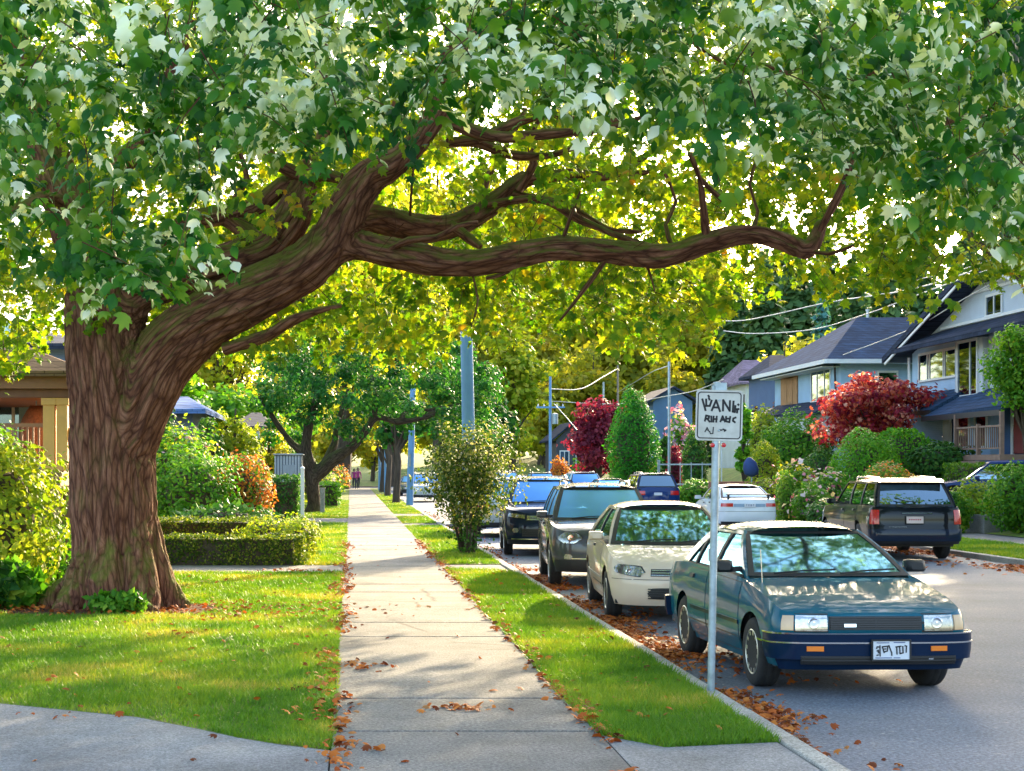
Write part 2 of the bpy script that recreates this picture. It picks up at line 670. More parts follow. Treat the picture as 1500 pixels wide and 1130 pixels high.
TX, TY = -2.95, 20.9           # the big tree's foot
grass("lawn_grass", [[(-5.2, 13.0)] + lawn_edge[2:-1] + [(-.11, 10.33), (-.095, 14), (-.125, 17), (-.10, 20), (-.13, 24), (-.11, YW0), (-7.5, YW0), (-7.5, 13.2)]], .088, 5200, .05, RNG, (TX - .3, TY - .25, 1.9, .95))
grass("verge_grass", [[(1.65, 10.9), (2.0, 10.42), (2.3, 10.5), (2.79, 10.62), (2.80, 27.6), (2.4, 28.4), (1.64, 28.9), (1.66, 24), (1.625, 20), (1.655, 16), (1.63, 13)]], .088, 6500, .055, RNG)
grass("distant_grass", [[(-5, 30), (-.1, 30), (-.1, 53), (-5, 53)], [(1.65, 30.4), (2.79, 30.4), (2.79, 50.5), (1.65, 50.5)],
                        [(-3, 58), (-.1, 58), (-.1, 90), (-3, 90)], [(1.65, 53), (2.78, 53), (2.78, 60), (1.65, 60)], [(1.65, 64), (2.78, 64), (2.78, 110), (1.65, 110)]], .088, 5200, .06, RNG)
grass("right_verge_grass", [[(13.02, 24), (15.42, 24), (15.42, 70), (13.02, 70)]], .098, 5200, .06, RNG)

# ---------------------------------------------------------------- fallen leaves
m_fallen = leaf_mat("fallen_leaf", [(0, (.10, .03, .012)), (.25, (.28, .065, .018)), (.55, (.48, .12, .02)), (.85, (.60, .20, .035)), (1, (.36, .17, .06))],
                    trans=.15, tboost=(1.2, .9, .6), rough=.65)


def litter(name, pts, z, rng, size=(.028, .075)):
    n = len(pts)
    q = np.asarray(pts)
    P = np.c_[q, z + rng.random(n) * .025]
    N = np.c_[rng.normal(0, .45, (n, 2)), np.ones(n)]
    T = np.c_[rng.normal(0, 1, (n, 2)), rng.normal(0, .2, n)]
    return tag(leaf_cloud(name, P, N, T, rng.uniform(size[0], size[1], n), m_fallen, 'maple'), kind='stuff')


def strip(n, x, sx, y0, y1, rng, clump=.5, seed=1):
    yy = rng.uniform(y0, y1, int(n * 2.2))
    xx = x + np.abs(rng.normal(0, abs(sx), len(yy))) * np.sign(sx)
    k = rng.random(len(yy)) < np.clip((vnoise(np.c_[yy * clump, xx * 1.5, np.zeros(len(yy))], seed) - .3) * 2.5, .03, 1)
    return np.c_[xx, yy][k]


g1 = np.vstack([strip(2600, 2.95, .20, 7, 20, RNG, .9, 2), strip(2600, 2.95, .28, 15, 32, RNG, .9, 4), strip(700, 2.95, .25, 30, 70, RNG),
                strip(500, 3.1, .5, 14, 24, RNG, 1.2, 7)])
litter("gutter_leaves", g1, .012, RNG)
litter("gutter_leaves", np.vstack([strip(1600, 12.85, -.3, 25, 60, RNG), strip(400, 12.8, -.8, 28, 40, RNG)]), .012, RNG, (.06, .12))
g2 = np.vstack([strip(420, -.14, .09, 6, 40, RNG, 1.1, 11), strip(380, -.12, -.12, 8, 40, RNG, 1.1, 12), strip(520, 1.68, -.07, 8, 40, RNG, .8, 13), strip(300, 1.68, .06, 10.5, 40, RNG, .8, 14),
                np.c_[RNG.uniform(-.1, 1.6, 28), RNG.uniform(9, 40, 28)],
                np.c_[RNG.normal(.12, .15, 34), RNG.normal(14.6, .2, 34)], np.c_[RNG.normal(.8, .13, 40), RNG.normal(12.05, .10, 40)], np.c_[RNG.normal(0, .15, 25), RNG.normal(10, .3, 25)]])
litter("pavement_leaves", g2, .108, RNG, (.03, .085))
g3 = np.vstack([np.c_[RNG.normal(TX, 1.5, 700), RNG.normal(TY - .3, .55, 700)], np.c_[RNG.uniform(-6, -.2, 420), RNG.uniform(11.5, 28, 420)],
                np.c_[RNG.normal(-1.3, .5, 90), RNG.normal(19.8, .5, 90)], np.c_[RNG.uniform(1.7, 2.75, 130), RNG.uniform(11, 28, 130)], strip(160, -.5, -.4, 28, 28.3, RNG)])
litter("lawn_leaves", g3, .112, RNG, (.03, .08))
litter("driveway_leaves", np.c_[RNG.uniform(-4, -.2, 22), RNG.uniform(8, 12, 22)], .10, RNG, (.03, .07))
mm = MB()
ring = [(TX - .35 + 2.1 * math.cos(a) * (1 + .12 * math.sin(5 * a) + .08 * math.sin(11 * a + 1)), TY - .2 + 1.0 * math.sin(a) * (1 + .15 * math.sin(7 * a))) for a in np.linspace(0, 2 * math.pi, 60, endpoint=False)]
mm.slab(ring, .06, .096)
structure("tree_bed", mm, m_mulch)
# ================================================================ the big maple over the pavement
def bark_mat(name, cols, moss=(.10, .13, .015), moss_amt=.5, fur=1.0):
    m, t, b = _nodes(name)
    v = _coord(t, (1, 1, 1), attr='bark')
    n1 = _noise(t, v, .8, 5, .7)
    n2 = _noise(t, v, 4.0, 4, .7)
    wv = _mix(t, .42, v, n1, 'ADD')
    vf = t.nodes.new("ShaderNodeTexVoronoi")
    vf.feature = 'DISTANCE_TO_EDGE'
    vf.inputs['Scale'].default_value = 2.3
    t.links.new(_mix(t, .35, v, n2, 'ADD'), vf.inputs['Vector'])
    vo = t.nodes.new("ShaderNodeTexVoronoi")
    vo.feature = 'DISTANCE_TO_EDGE'
    vo.inputs['Scale'].default_value = 1.0
    t.links.new(wv, vo.inputs['Vector'])
    plate = _ramp(t, vo.outputs[0], [(0.0, (.12, .12, .12)), (.12, (.55, .55, .55)), (.38, (1, 1, 1))])
    plate = _mix(t, .5, plate, _ramp(t, vf.outputs[0], [(0, (.3, .3, .3)), (.2, (1, 1, 1))]), 'MULTIPLY')
    c = _ramp(t, plate, [(.05, cols[0]), (.45, cols[1]), (1, cols[2])])
    c = _mix(t, .55, c, _ramp(t, n1, [(.3, (.6, .55, .55)), (.7, (1.4, 1.35, 1.3))]), 'MULTIPLY')
    c = _mix(t, .5, c, _ramp(t, n2, [(.3, (.55, .5, .5)), (.7, (1.35, 1.3, 1.25))]), 'MULTIPLY')
    g = t.nodes.new("ShaderNodeNewGeometry")
    sx = t.nodes.new("ShaderNodeSeparateXYZ")
    t.links.new(g.outputs['Normal'], sx.inputs[0])
    mr = t.nodes.new("ShaderNodeMapRange")
    mr.inputs[1].default_value = .0
    mr.inputs[2].default_value = .6
    t.links.new(sx.outputs[2], mr.inputs[0])
    o = _coord(t)
    nm = _ramp(t, _noise(t, o, 2.2, 5, .7), [(.36, (0, 0, 0)), (.52, (1, 1, 1))])
    f = t.nodes.new("ShaderNodeMath")
    f.operation = 'MULTIPLY'
    t.links.new(mr.outputs[0], f.inputs[0])
    t.links.new(nm, f.inputs[1])
    f2 = t.nodes.new("ShaderNodeMath")
    f2.operation = 'MULTIPLY'
    t.links.new(f.outputs[0], f2.inputs[0])
    f2.inputs[1].default_value = moss_amt
    c = _mix(t, f2.outputs[0], c, moss)
    t.links.new(c, b.inputs['Base Color'])
    b.inputs['Roughness'].default_value = .9
    b.inputs['Specular IOR Level'].default_value = .25
    _bump(t, b, _mix(t, .4, plate, n2), .85 * fur, .035)
    return m


m_bark = bark_mat("maple_bark", [(.065, .024, .016), (.19, .080, .050), (.36, .175, .115)], moss=(.13, .15, .015), moss_amt=.85)
m_bark2 = bark_mat("street_tree_bark", [(.03, .022, .016), (.075, .055, .04), (.13, .10, .075)], moss_amt=.5)


def skeleton(limbs, step=.12):
    out = []
    for l in limbs:
        out.append(smooth_path([(*W(px, py, Y), r * Y / F) for px, py, Y, r in l], step))
    return out


def frames(path):
    p = path[:, :3]
    d = unit(np.gradient(p, axis=0))
    e = np.zeros_like(d)
    e[0] = unit(np.cross(d[0], [.3, 1, .2]))
    for i in range(1, len(p)):
        v = e[i - 1] - d[i] * np.dot(e[i - 1], d[i])
        e[i] = v / np.linalg.norm(v)
    s = np.r_[0, np.cumsum(np.linalg.norm(np.diff(p, axis=0), axis=1))]
    return d, e, np.cross(d, e), s


def bark_coords(V, paths, lat=17.0, along=2.3):
    "grain coordinates round and along the limbs, blended where two limbs join"
    P, E, G, D, Sx, Rr = [], [], [], [], [], []
    for k, q in enumerate(paths):
        d, e, g, s = frames(q)
        if k:
            a = np.vstack(P)
            s = s + np.concatenate(Sx)[np.linalg.norm(a - q[0, :3], axis=1).argmin()]
        P.append(q[:, :3]); E.append(e); G.append(g); D.append(d); Sx.append(s); Rr.append(q[:, 3])
    P, E, G, D, Sx, Rr = map(np.concatenate, (P, E, G, D, Sx, Rr))
    out = np.zeros((len(V), 3))
    rad = np.zeros((len(V), 3))
    for a in range(0, len(V), 3000):
        v = V[a:a + 3000]
        o = v[:, None] - P[None]
        dd = np.linalg.norm(o, axis=2) - Rr[None]
        w_ = np.exp(-(dd - dd.min(1, keepdims=True)) / .035)
        w_ /= w_.sum(1, keepdims=True)
        al = (o * D[None]).sum(2)
        out[a:a + 3000] = np.c_[((o * E[None]).sum(2) * w_).sum(1) * lat, ((o * G[None]).sum(2) * w_).sum(1) * lat, ((Sx[None] + al) * w_).sum(1) * along]
        rad[a:a + 3000] = unit(((o - D[None] * al[..., None]) * w_[..., None]).sum(1))
    return out, rad


def set_bark(me, B):
    at = me.attributes.new('bark', 'FLOAT_VECTOR', 'POINT')
    at.data.foreach_set('vector', np.ascontiguousarray(B, np.float32).ravel())


def woody(name, limbs_paths, m, parent, voxel=.035, amp=.022, n=20, flare=None):
    "limbs melted into one skin (voxel remesh), furrowed along the grain"
    b = MB()
    for q in limbs_paths:
        b.tube([tuple(p) for p in q[:, :3]], list(q[:, 3]), n)
    if flare:
        for pts, rr in flare:
            b.tube(pts, rr, 10)
    o = b.build(name, m, parent)
    r = o.modifiers.new('r', 'REMESH')
    r.mode = 'VOXEL'
    r.voxel_size = voxel
    sm = o.modifiers.new('s', 'SMOOTH')
    sm.iterations = 5
    sm.factor = .5
    me = bpy.data.meshes.new_from_object(o.evaluated_get(bpy.context.evaluated_depsgraph_get()))
    o.modifiers.clear()
    old = o.data
    o.data = me
    bpy.data.meshes.remove(old)
    me.name = name
    V = np.zeros(len(me.vertices) * 3, np.float32)
    me.vertices.foreach_get('co', V)
    V = V.reshape(-1, 3).astype(float)
    B, rad = bark_coords(V, limbs_paths)
    wob = (vnoise(B * [.35, .35, .6], 21) - .5) * 2.2
    q = B * [.72, .72, .5] + wob[:, None] * [1, 1, 0]
    ridge = 1 - np.abs(vnoise(q, 5) * 2 - 1)
    ridge2 = 1 - np.abs(vnoise(q * 2.1 + 9, 6) * 2 - 1)
    lump = vnoise(V * 2.2, 8) - .5
    nrm = np.zeros(len(V) * 3, np.float32)
    me.vertices.foreach_get('normal', nrm)
    dsp = amp * (ridge * 1.3 + ridge2 * .5 - 1.0) + .05 * lump
    ed = np.zeros(len(me.edges) * 2, np.int32)
    me.edges.foreach_get('vertices', ed)
    ed = ed.reshape(-1, 2)
    deg = np.bincount(ed.ravel(), minlength=len(V))
    for _ in range(1):
        acc = np.zeros(len(V))
        np.add.at(acc, ed[:, 0], dsp[ed[:, 1]])
        np.add.at(acc, ed[:, 1], dsp[ed[:, 0]])
        dsp = .5 * dsp + .5 * acc / np.maximum(deg, 1)
    V = V + nrm.reshape(-1, 3) * dsp[:, None]
    me.vertices.foreach_set('co', V.astype(np.float32).ravel())
    if not me.materials:
        me.materials.append(m)
    set_bark(me, B)
    me.shade_smooth()
    me.update()
    return o


def limb(name, path, m, parent, n=10, wob=.012):
    b = MB()
    b.tube([tuple(p) for p in path[:, :3]], list(path[:, 3]), n)
    o = b.build(name, m, parent, smooth=True, angle=80)
    me = o.data
    V = np.array([v.co for v in me.vertices])
    B, rad = bark_coords(V, [path])
    V = V + rad * (wob * (vnoise(B, 4) * 2 - 1) + wob * 1.5 * (vnoise(V * 5, 5) - .5))[:, None]
    me.vertices.foreach_set('co', V.astype(np.float32).ravel())
    set_bark(me, B)
    return o


D0 = 20.9
maple = empty("maple_tree", (0, 0, 0), 0, "huge old maple with furrowed brown trunk, limbs arching over pavement and parked cars", "tree")
main = skeleton([
    [(176, 905, D0, 70), (174, 870, D0, 64), (170, 820, D0, 61), (168, 740, D0, 60), (165, 660, D0, 59), (162, 580, D0, 58), (155, 500, D0, 57), (150, 455, D0, 55), (140, 420, D0, 48)],
    [(150, 470, D0, 44), (128, 380, D0 + .1, 38), (100, 300, D0 + .2, 34), (74, 225, D0 + .4, 29), (45, 150, D0 + .5, 25), (20, 60, D0 + .6, 21), (10, -60, D0 + .6, 15)],
    [(172, 680, D0 - .05, 44), (200, 600, D0 - .1, 46), (236, 530, D0 - .15, 46), (285, 482, D0 - .2, 42), (345, 446, D0 - .3, 37), (405, 418, D0 - .4, 36), (452, 390, D0 - .5, 35), (490, 345, D0 - .5, 31),
     (512, 300, D0 - .6, 27), (542, 258, D0 - .7, 22), (580, 238, D0 - .8, 18), (625, 190, D0 - .9, 15), (655, 130, D0 - 1, 12.5), (674, 66, D0 - 1.2, 10.5), (690, -15, D0 - 1.5, 8)],
    [(165, 480, D0 - .1, 36), (200, 432, D0 - .15, 29), (250, 412, D0 - .2, 26), (320, 390, D0 - .1, 26), (385, 368, D0, 27), (420, 330, D0 + .1, 25), (440, 285, D0 + .2, 20), (470, 225, D0 + .3, 15)],
    [(465, 385, D0 - .5, 26), (515, 360, D0 - .5, 21), (580, 372, D0 - .6, 20), (655, 386, D0 - .7, 18.5), (735, 379, D0 - .8, 17), (815, 364, D0 - .9, 16), (900, 370, D0 - 1, 15), (975, 376, D0 - 1.2, 14.5),
     (1035, 358, D0 - 1.3, 13.5), (1095, 342, D0 - 1.4, 12.5), (1145, 352, D0 - 1.5, 11.5), (1182, 368, D0 - 1.6, 10), (1197, 345, D0 - 1.6, 7), (1202, 325, D0 - 1.6, 5)],
    [(492, 330, D0 - .4, 22), (540, 318, D0 - .1, 18), (600, 333, D0 + .2, 16), (660, 332, D0 + .5, 15), (710, 308, D0 + .8, 14), (752, 275, D0 + 1, 12), (772, 262, D0 + 1.1, 10)],
])
fl = []
for ang, rr, ln in ((0.1, .24, 1.0), (-.9, .27, .95), (-1.75, .26, .85), (-2.5, .26, 1.0), (3.0, .26, 1.25), (1.5, .24, .8), (2.2, .22, .8)):
    c, s = math.cos(ang), math.sin(ang)
    bx, by = W(174, 880, D0)[0], D0
    fl.append(([(bx + c * .28, by + s * .28, 1.25), (bx + c * .38, by + s * .38, .72), (bx + c * .50, by + s * .48, .36), (bx + c * ln * .72, by + s * ln * .66, .12), (bx + c * ln * 1.0, by + s * ln * .9, -.08)], [.20, rr * .9, rr * .85, rr * .6, .09]))
woody("trunk", main, m_bark, maple, voxel=.02, amp=.06, flare=fl)
fine = skeleton([
    [(395, 372, D0 + .1, 12), (330, 318, D0 + .4, 14), (262, 330, D0 + .5, 11), (228, 372, D0 + .6, 6)],
    [(300, 322, D0 + .4, 13), (370, 305, D0 + .3, 14), (412, 272, D0 + .3, 13), (440, 258, D0 + .2, 11), (405, 240, D0, 9), (385, 205, D0, 6)],
    [(330, 512, D0 - .3, 10), (390, 492, D0 - .6, 9), (430, 468, D0 - .9, 8), (466, 455, D0 - 1.1, 5), (500, 448, D0 - 1.2, 2.5)],
    [(165, 255, D0, 14), (195, 225, D0 - .2, 17), (222, 190, D0 - .4, 14), (250, 110, D0 - .6, 10), (285, 30, D0 - .8, 7)],
    [(655, 135, D0 - 1, 11), (650, 90, D0 - 1.2, 9), (690, 30, D0 - 1.6, 7), (700, -40, D0 - 2, 5)],
    [(640, 170, D0 - .9, 10), (720, 200, D0 - .9, 9), (800, 196, D0 - 1, 8), (880, 190, D0 - 1, 6), (960, 165, D0 - 1.3, 4)],
    [(765, 266, D0 + 1, 9), (830, 256, D0 + 1, 9), (885, 258, D0 + .9, 8), (930, 238, D0 + .9, 7), (950, 226, D0 + .8, 4)],
    [(885, 258, D0 + .9, 6), (930, 255, D0 + .7, 4), (960, 250, D0 + .6, 2)],
    [(715, 300, D0 + .7, 6), (790, 292, D0 + .4, 6), (850, 322, D0, 5.5), (910, 348, D0 - .5, 5), (962, 362, D0 - 1, 3)],
    [(752, 285, D0 + .9, 5), (830, 300, D0 + .6, 4), (890, 335, D0 + .3, 3), (940, 340, D0, 2)],
    [(660, 330, D0 + .4, 8), (690, 352, D0 + .2, 7), (704, 362, D0 + .1, 4)],
    [(1036, 352, D0 - 1.3, 6), (1030, 300, D0 - 1.5, 5), (1025, 262, D0 - 1.7, 4), (1010, 225, D0 - 2, 3)],
    [(1025, 262, D0 - 1.6, 4), (1060, 295, D0 - 1.5, 3.5), (1080, 300, D0 - 1.5, 2)],
    [(1195, 350, D0 - 1.6, 5), (1240, 260, D0 - 2, 6), (1260, 180, D0 - 2.4, 7), (1280, 100, D0 - 3, 6), (1330, 20, D0 - 3.4, 4)],
    [(1180, 366, D0 - 1.6, 4), (1215, 372, D0 - 1.8, 3), (1250, 360, D0 - 2.2, 2)],
    [(740, 50, D0 - 2, 6), (850, 42, D0 - 2, 7), (920, 28, D0 - 2.2, 6), (1010, 60, D0 - 2.6, 4)],
    [(680, 45, D0 - 1.7, 6), (760, 55, D0 - 1.9, 6), (860, 40, D0 - 2.1, 6)],
    [(890, 375, D0 - 1, 4), (865, 412, D0 - 1, 3.5), (840, 445, D0 - 1, 2.5), (820, 470, D0 - 1, 1.5)],
    [(935, 372, D0 - 1, 3), (950, 395, D0 - 1, 2), (960, 430, D0 - 1, 1.4)],
    [(600, 340, D0 + .2, 3), (602, 290, D0, 2.5), (606, 240, D0, 2)],
    [(540, 262, D0 - .6, 6), (560, 210, D0 - .4, 5), (575, 150, D0 - .2, 4)],
    [(700, 318, D0 + .7, 7), (712, 265, D0 + .8, 5), (740, 215, D0 + .9, 4), (770, 160, D0 + 1, 3)],
    [(470, 230, D0 + .3, 13), (480, 160, D0 + .4, 11), (470, 80, D0 + .5, 9), (490, -20, D0 + .5, 7)],
    [(445, 260, D0, 9), (470, 255, D0 - .3, 10), (500, 262, D0 - .4, 8)],
    [(560, 372, D0 - .6, 5), (600, 352, D0 - .9, 5), (640, 348, D0 - 1.1, 4.5), (672, 330, D0 - 1.3, 3.5), (700, 326, D0 - 1.4, 2)],
    [(700, 205, D0 - .8, 7), (760, 178, D0 - .8, 7), (810, 168, D0 - .9, 6), (868, 182, D0 - 1, 5), (915, 172, D0 - 1.1, 3)],
    [(655, 210, D0 - .6, 8), (700, 208, D0 - .5, 8), (745, 226, D0 - .4, 7), (800, 228, D0 - .3, 5), (850, 214, D0 - .2, 3)],
    [(760, 280, D0 + .8, 6), (782, 240, D0 + .7, 5), (775, 205, D0 + .6, 4), (800, 160, D0 + .5, 3)],
    [(990, 372, D0 - 1.2, 4), (975, 330, D0 - 1.1, 3.5), (990, 296, D0 - 1, 3), (972, 250, D0 - 1, 2)],
    [(1100, 346, D0 - 1.4, 4), (1110, 310, D0 - 1.3, 3), (1098, 270, D0 - 1.3, 2.5), (1112, 225, D0 - 1.2, 2)],
    [(760, 385, D0 - .8, 4), (735, 402, D0 - .8, 3.5), (712, 408, D0 - .8, 3)],
    [(690, 395, D0 - .7, 2.5), (700, 440, D0 - .8, 2), (690, 480, D0 - .9, 1.3)],
    [(350, 320, D0 + .3, 6), (345, 290, D0 + .2, 5), (362, 262, D0 + .1, 4), (352, 225, D0, 3)],
    [(1010, 60, D0 - 2.6, 4), (1070, 95, D0 - 2.8, 4), (1140, 100, D0 - 3, 3), (1200, 135, D0 - 3.2, 2)],
    [(820, 366, D0 - .9, 4), (835, 320, D0 - 1, 3), (850, 280, D0 - 1, 2)],
    [(100, 300, D0 + .2, 12), (60, 290, D0 - .6, 9), (10, 310, D0 - 1.2, 7), (-50, 300, D0 - 1.8, 5)],
    [(1260, 180, D0 - 2.4, 5), (1200, 140, D0 - 3, 4), (1140, 130, D0 - 3.4, 2)],
    [(1262, 175, D0 - 2.4, 5), (1340, 190, D0 - 3.4, 4), (1430, 170, D0 - 4.2, 3), (1500, 190, D0 - 5, 2)],
], .15)
for q in fine:
    limb("branch", q, m_bark, maple)

m_front = leaf_mat("maple_leaf_green_glint", [(0, (.005, .050, .006)), (.25, (.016, .105, .009)), (.46, (.05, .18, .012)), (.62, (.16, .28, .025)), (.67, (.45, .56, .34)), (.73, (.78, .85, .72)), (1, (.88, .93, .86))],
                   trans=.36, tboost=(1.6, 1.5, .4), rough=.45, spec=.25, nscale=1.1, nmix=.58)  # pale stops: sky glints painted into part of the leaf colours
m_back = leaf_mat("maple_leaf_gold_sunlit", [(0, (.03, .13, .012)), (.25, (.09, .22, .015)), (.55, (.20, .31, .02)), (.82, (.34, .37, .025)), (.95, (.44, .36, .03)), (1, (.48, .20, .02))],
                  trans=.6, tboost=(1.75, 1.6, .35), rough=.45, spec=.3, nscale=.7, nmix=.35)  # sun shining through the far leaves painted in as a yellower base colour


def in_curve(px, curve):
    c = np.array(curve, float)
    return np.interp(px, c[:, 0], c[:, 1])


def sprays(n, curve, ytop, d0, d1, per, reach, holes, rng, x0=-130, x1=1630, thin=0.0, taper=60):
    "hanging twigs through a slab of air: roots, then leaves strung down each"
    px = rng.uniform(x0, x1, n)
    lo = in_curve(px, curve)
    py = ytop + (lo - ytop) * rng.random(n) ** .85
    Y = rng.uniform(d0, d1, n)
    keep = np.ones(n, bool)
    for hx, hy, hr in holes:
        keep &= np.hypot(px - hx, py - hy) > hr * (0.7 + .6 * rng.random(n))
    g = vnoise(np.c_[px / 55, py / 45, Y * .25], 31)
    keep &= rng.random(n) < np.clip((g - thin) * 3.2, .04, 1)
    px, py, Y = px[keep], py[keep], Y[keep]
    root = np.c_[(px - VX) * Y / F, Y, H - (py - VY) * Y / F]
    m = len(root)
    dirn = unit(np.c_[rng.normal(0, .55, (m, 2)), -rng.uniform(.25, 1.1, m)])
    L = reach * rng.uniform(.5, 1.3, m)
    k = rng.integers(per[0], per[1], m)
    idx = np.repeat(np.arange(m), k)
    t = rng.random(len(idx)) ** .8
    P = root[idx] + dirn[idx] * (L[idx] * t)[:, None] + rng.normal(0, .055, (len(idx), 3))
    out = rng.normal(0, 1, (len(idx), 3))
    T = unit(unit(out) * .5 + dirn[idx] * .7 + [0, 0, -.75])
    ns = unit(rng.normal(0, .42, (m, 3)) + [0, -.45, .6])
    N = unit(rng.normal(0, .26, (len(idx), 3)) + ns[idx])
    return root, dirn, L, P, N, T


holes = [(690, 45, 15), (684, 190, 36), (640, 118, 14), (755, 255, 34), (700, 288, 14), (1052, 388, 30), (1046, 330, 16), (640, 240, 18), (860, 175, 15), (985, 290, 20), (870, 285, 14), (905, 215, 12), (1120, 290, 9), (560, 285, 12), (790, 225, 14), (1000, 165, 7)]
front_curve = [(-150, 330), (-20, 330), (60, 425), (110, 455), (200, 440), (280, 420), (320, 330), (345, 235), (430, 235), (500, 215), (560, 225), (650, 195), (700, 140), (760, 200), (850, 190), (930, 175), (980, 205), (1060, 215),
               (1150, 210), (1200, 235), (1260, 300), (1330, 360), (1400, 375), (1500, 385), (1640, 385)]
front_curve = [(x, y - 62) for x, y in front_curve]
rt, dr, Ln, P, N, T = sprays(2900, front_curve, -150, 10.8, 17.5, (10, 20), .5, [(690, 45, 22), (640, 118, 20), (900, 30, 22), (1180, 200, 20), (1300, 230, 25), (1400, 270, 25), (70, 215, 42), (50, 150, 25), (210, 205, 20), (1150, 90, 22), (1450, 120, 25), (480, 60, 18), (300, 60, 18), (1050, 60, 18)], RNG, thin=.27)
# leave the trunk's and the big limbs' face free of foreground leaves low down
sz_ = RNG.uniform(.07, .148, len(P))
kk = RNG.random(len(P)) < .55
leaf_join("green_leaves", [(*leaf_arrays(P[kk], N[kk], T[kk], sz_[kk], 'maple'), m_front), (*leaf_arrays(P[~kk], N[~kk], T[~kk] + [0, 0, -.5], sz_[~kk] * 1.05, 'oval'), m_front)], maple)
back_curve = [(-150, 560), (-20, 560), (60, 520), (100, 470), (230, 505), (330, 540), (430, 500), (520, 530), (600, 540), (690, 500), (750, 505), (800, 480), (850, 505), (920, 520), (1000, 500), (1060, 480), (1085, 450), (1120, 415), (1200, 420),
              (1290, 435), (1370, 425), (1440, 425), (1520, 410), (1640, 400)]
back_curve = [(x, y - 34) for x, y in back_curve]
holes += [(684, 520, 40), (684, 570, 40)]
rt2, dr2, Ln2, P2, N2, T2 = sprays(10800, back_curve, -120, 19.5, 31, (10, 18), .6, holes, RNG, thin=.22)
# keep the big limbs in view: nothing hangs in front of them below the front layer
kp = P2[:, 1] > 21.4
pxx, pyy = VX + P2[:, 0] * F / P2[:, 1], VY - (P2[:, 2] - H) * F / P2[:, 1]
kp |= (np.abs(pyy - np.interp(pxx, [180, 300, 450, 520, 740, 1000, 1200], [560, 470, 385, 365, 380, 370, 360])) > 75) & (RNG.random(len(P2)) < .6)
P2, N2, T2 = P2[kp], N2[kp], T2[kp]
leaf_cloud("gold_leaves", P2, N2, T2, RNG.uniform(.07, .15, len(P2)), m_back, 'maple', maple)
# the dome above and beyond the frame, which shades lawn and road
n = 2600
a = RNG.random(n) * 2 * np.pi
rr = np.sqrt(RNG.random(n)) * 11.5
rt3 = np.c_[1.5 + rr * np.cos(a), 20.5 + rr * np.sin(a) * .85, 7.8 + 3.6 * np.sqrt(1 - (rr / 12) ** 2) * RNG.uniform(.3, 1, n)]
frm = H + (VY + 60) * rt3[:, 1] / F
rt3 = rt3[(rt3[:, 2] > frm)]
k3 = 8
P3 = np.repeat(rt3, k3, 0) + RNG.normal(0, .28, (len(rt3) * k3, 3))
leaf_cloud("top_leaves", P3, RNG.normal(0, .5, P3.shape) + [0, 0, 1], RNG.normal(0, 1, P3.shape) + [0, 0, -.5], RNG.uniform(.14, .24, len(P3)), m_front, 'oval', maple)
tw = MB()
for r_, d_, l_ in list(zip(rt2, dr2, Ln2))[::3] + list(zip(rt, dr, Ln))[::3]:
    p0, p1 = Vector(r_), Vector(r_ + d_ * l_)
    tw.tube([p0 - Vector((d_[0], d_[1], -.4)) * .25, p0, p1], [.006, .005, .002], 3, caps=False)
tag(tw.build("twigs", m_bark, maple), kind='stuff')
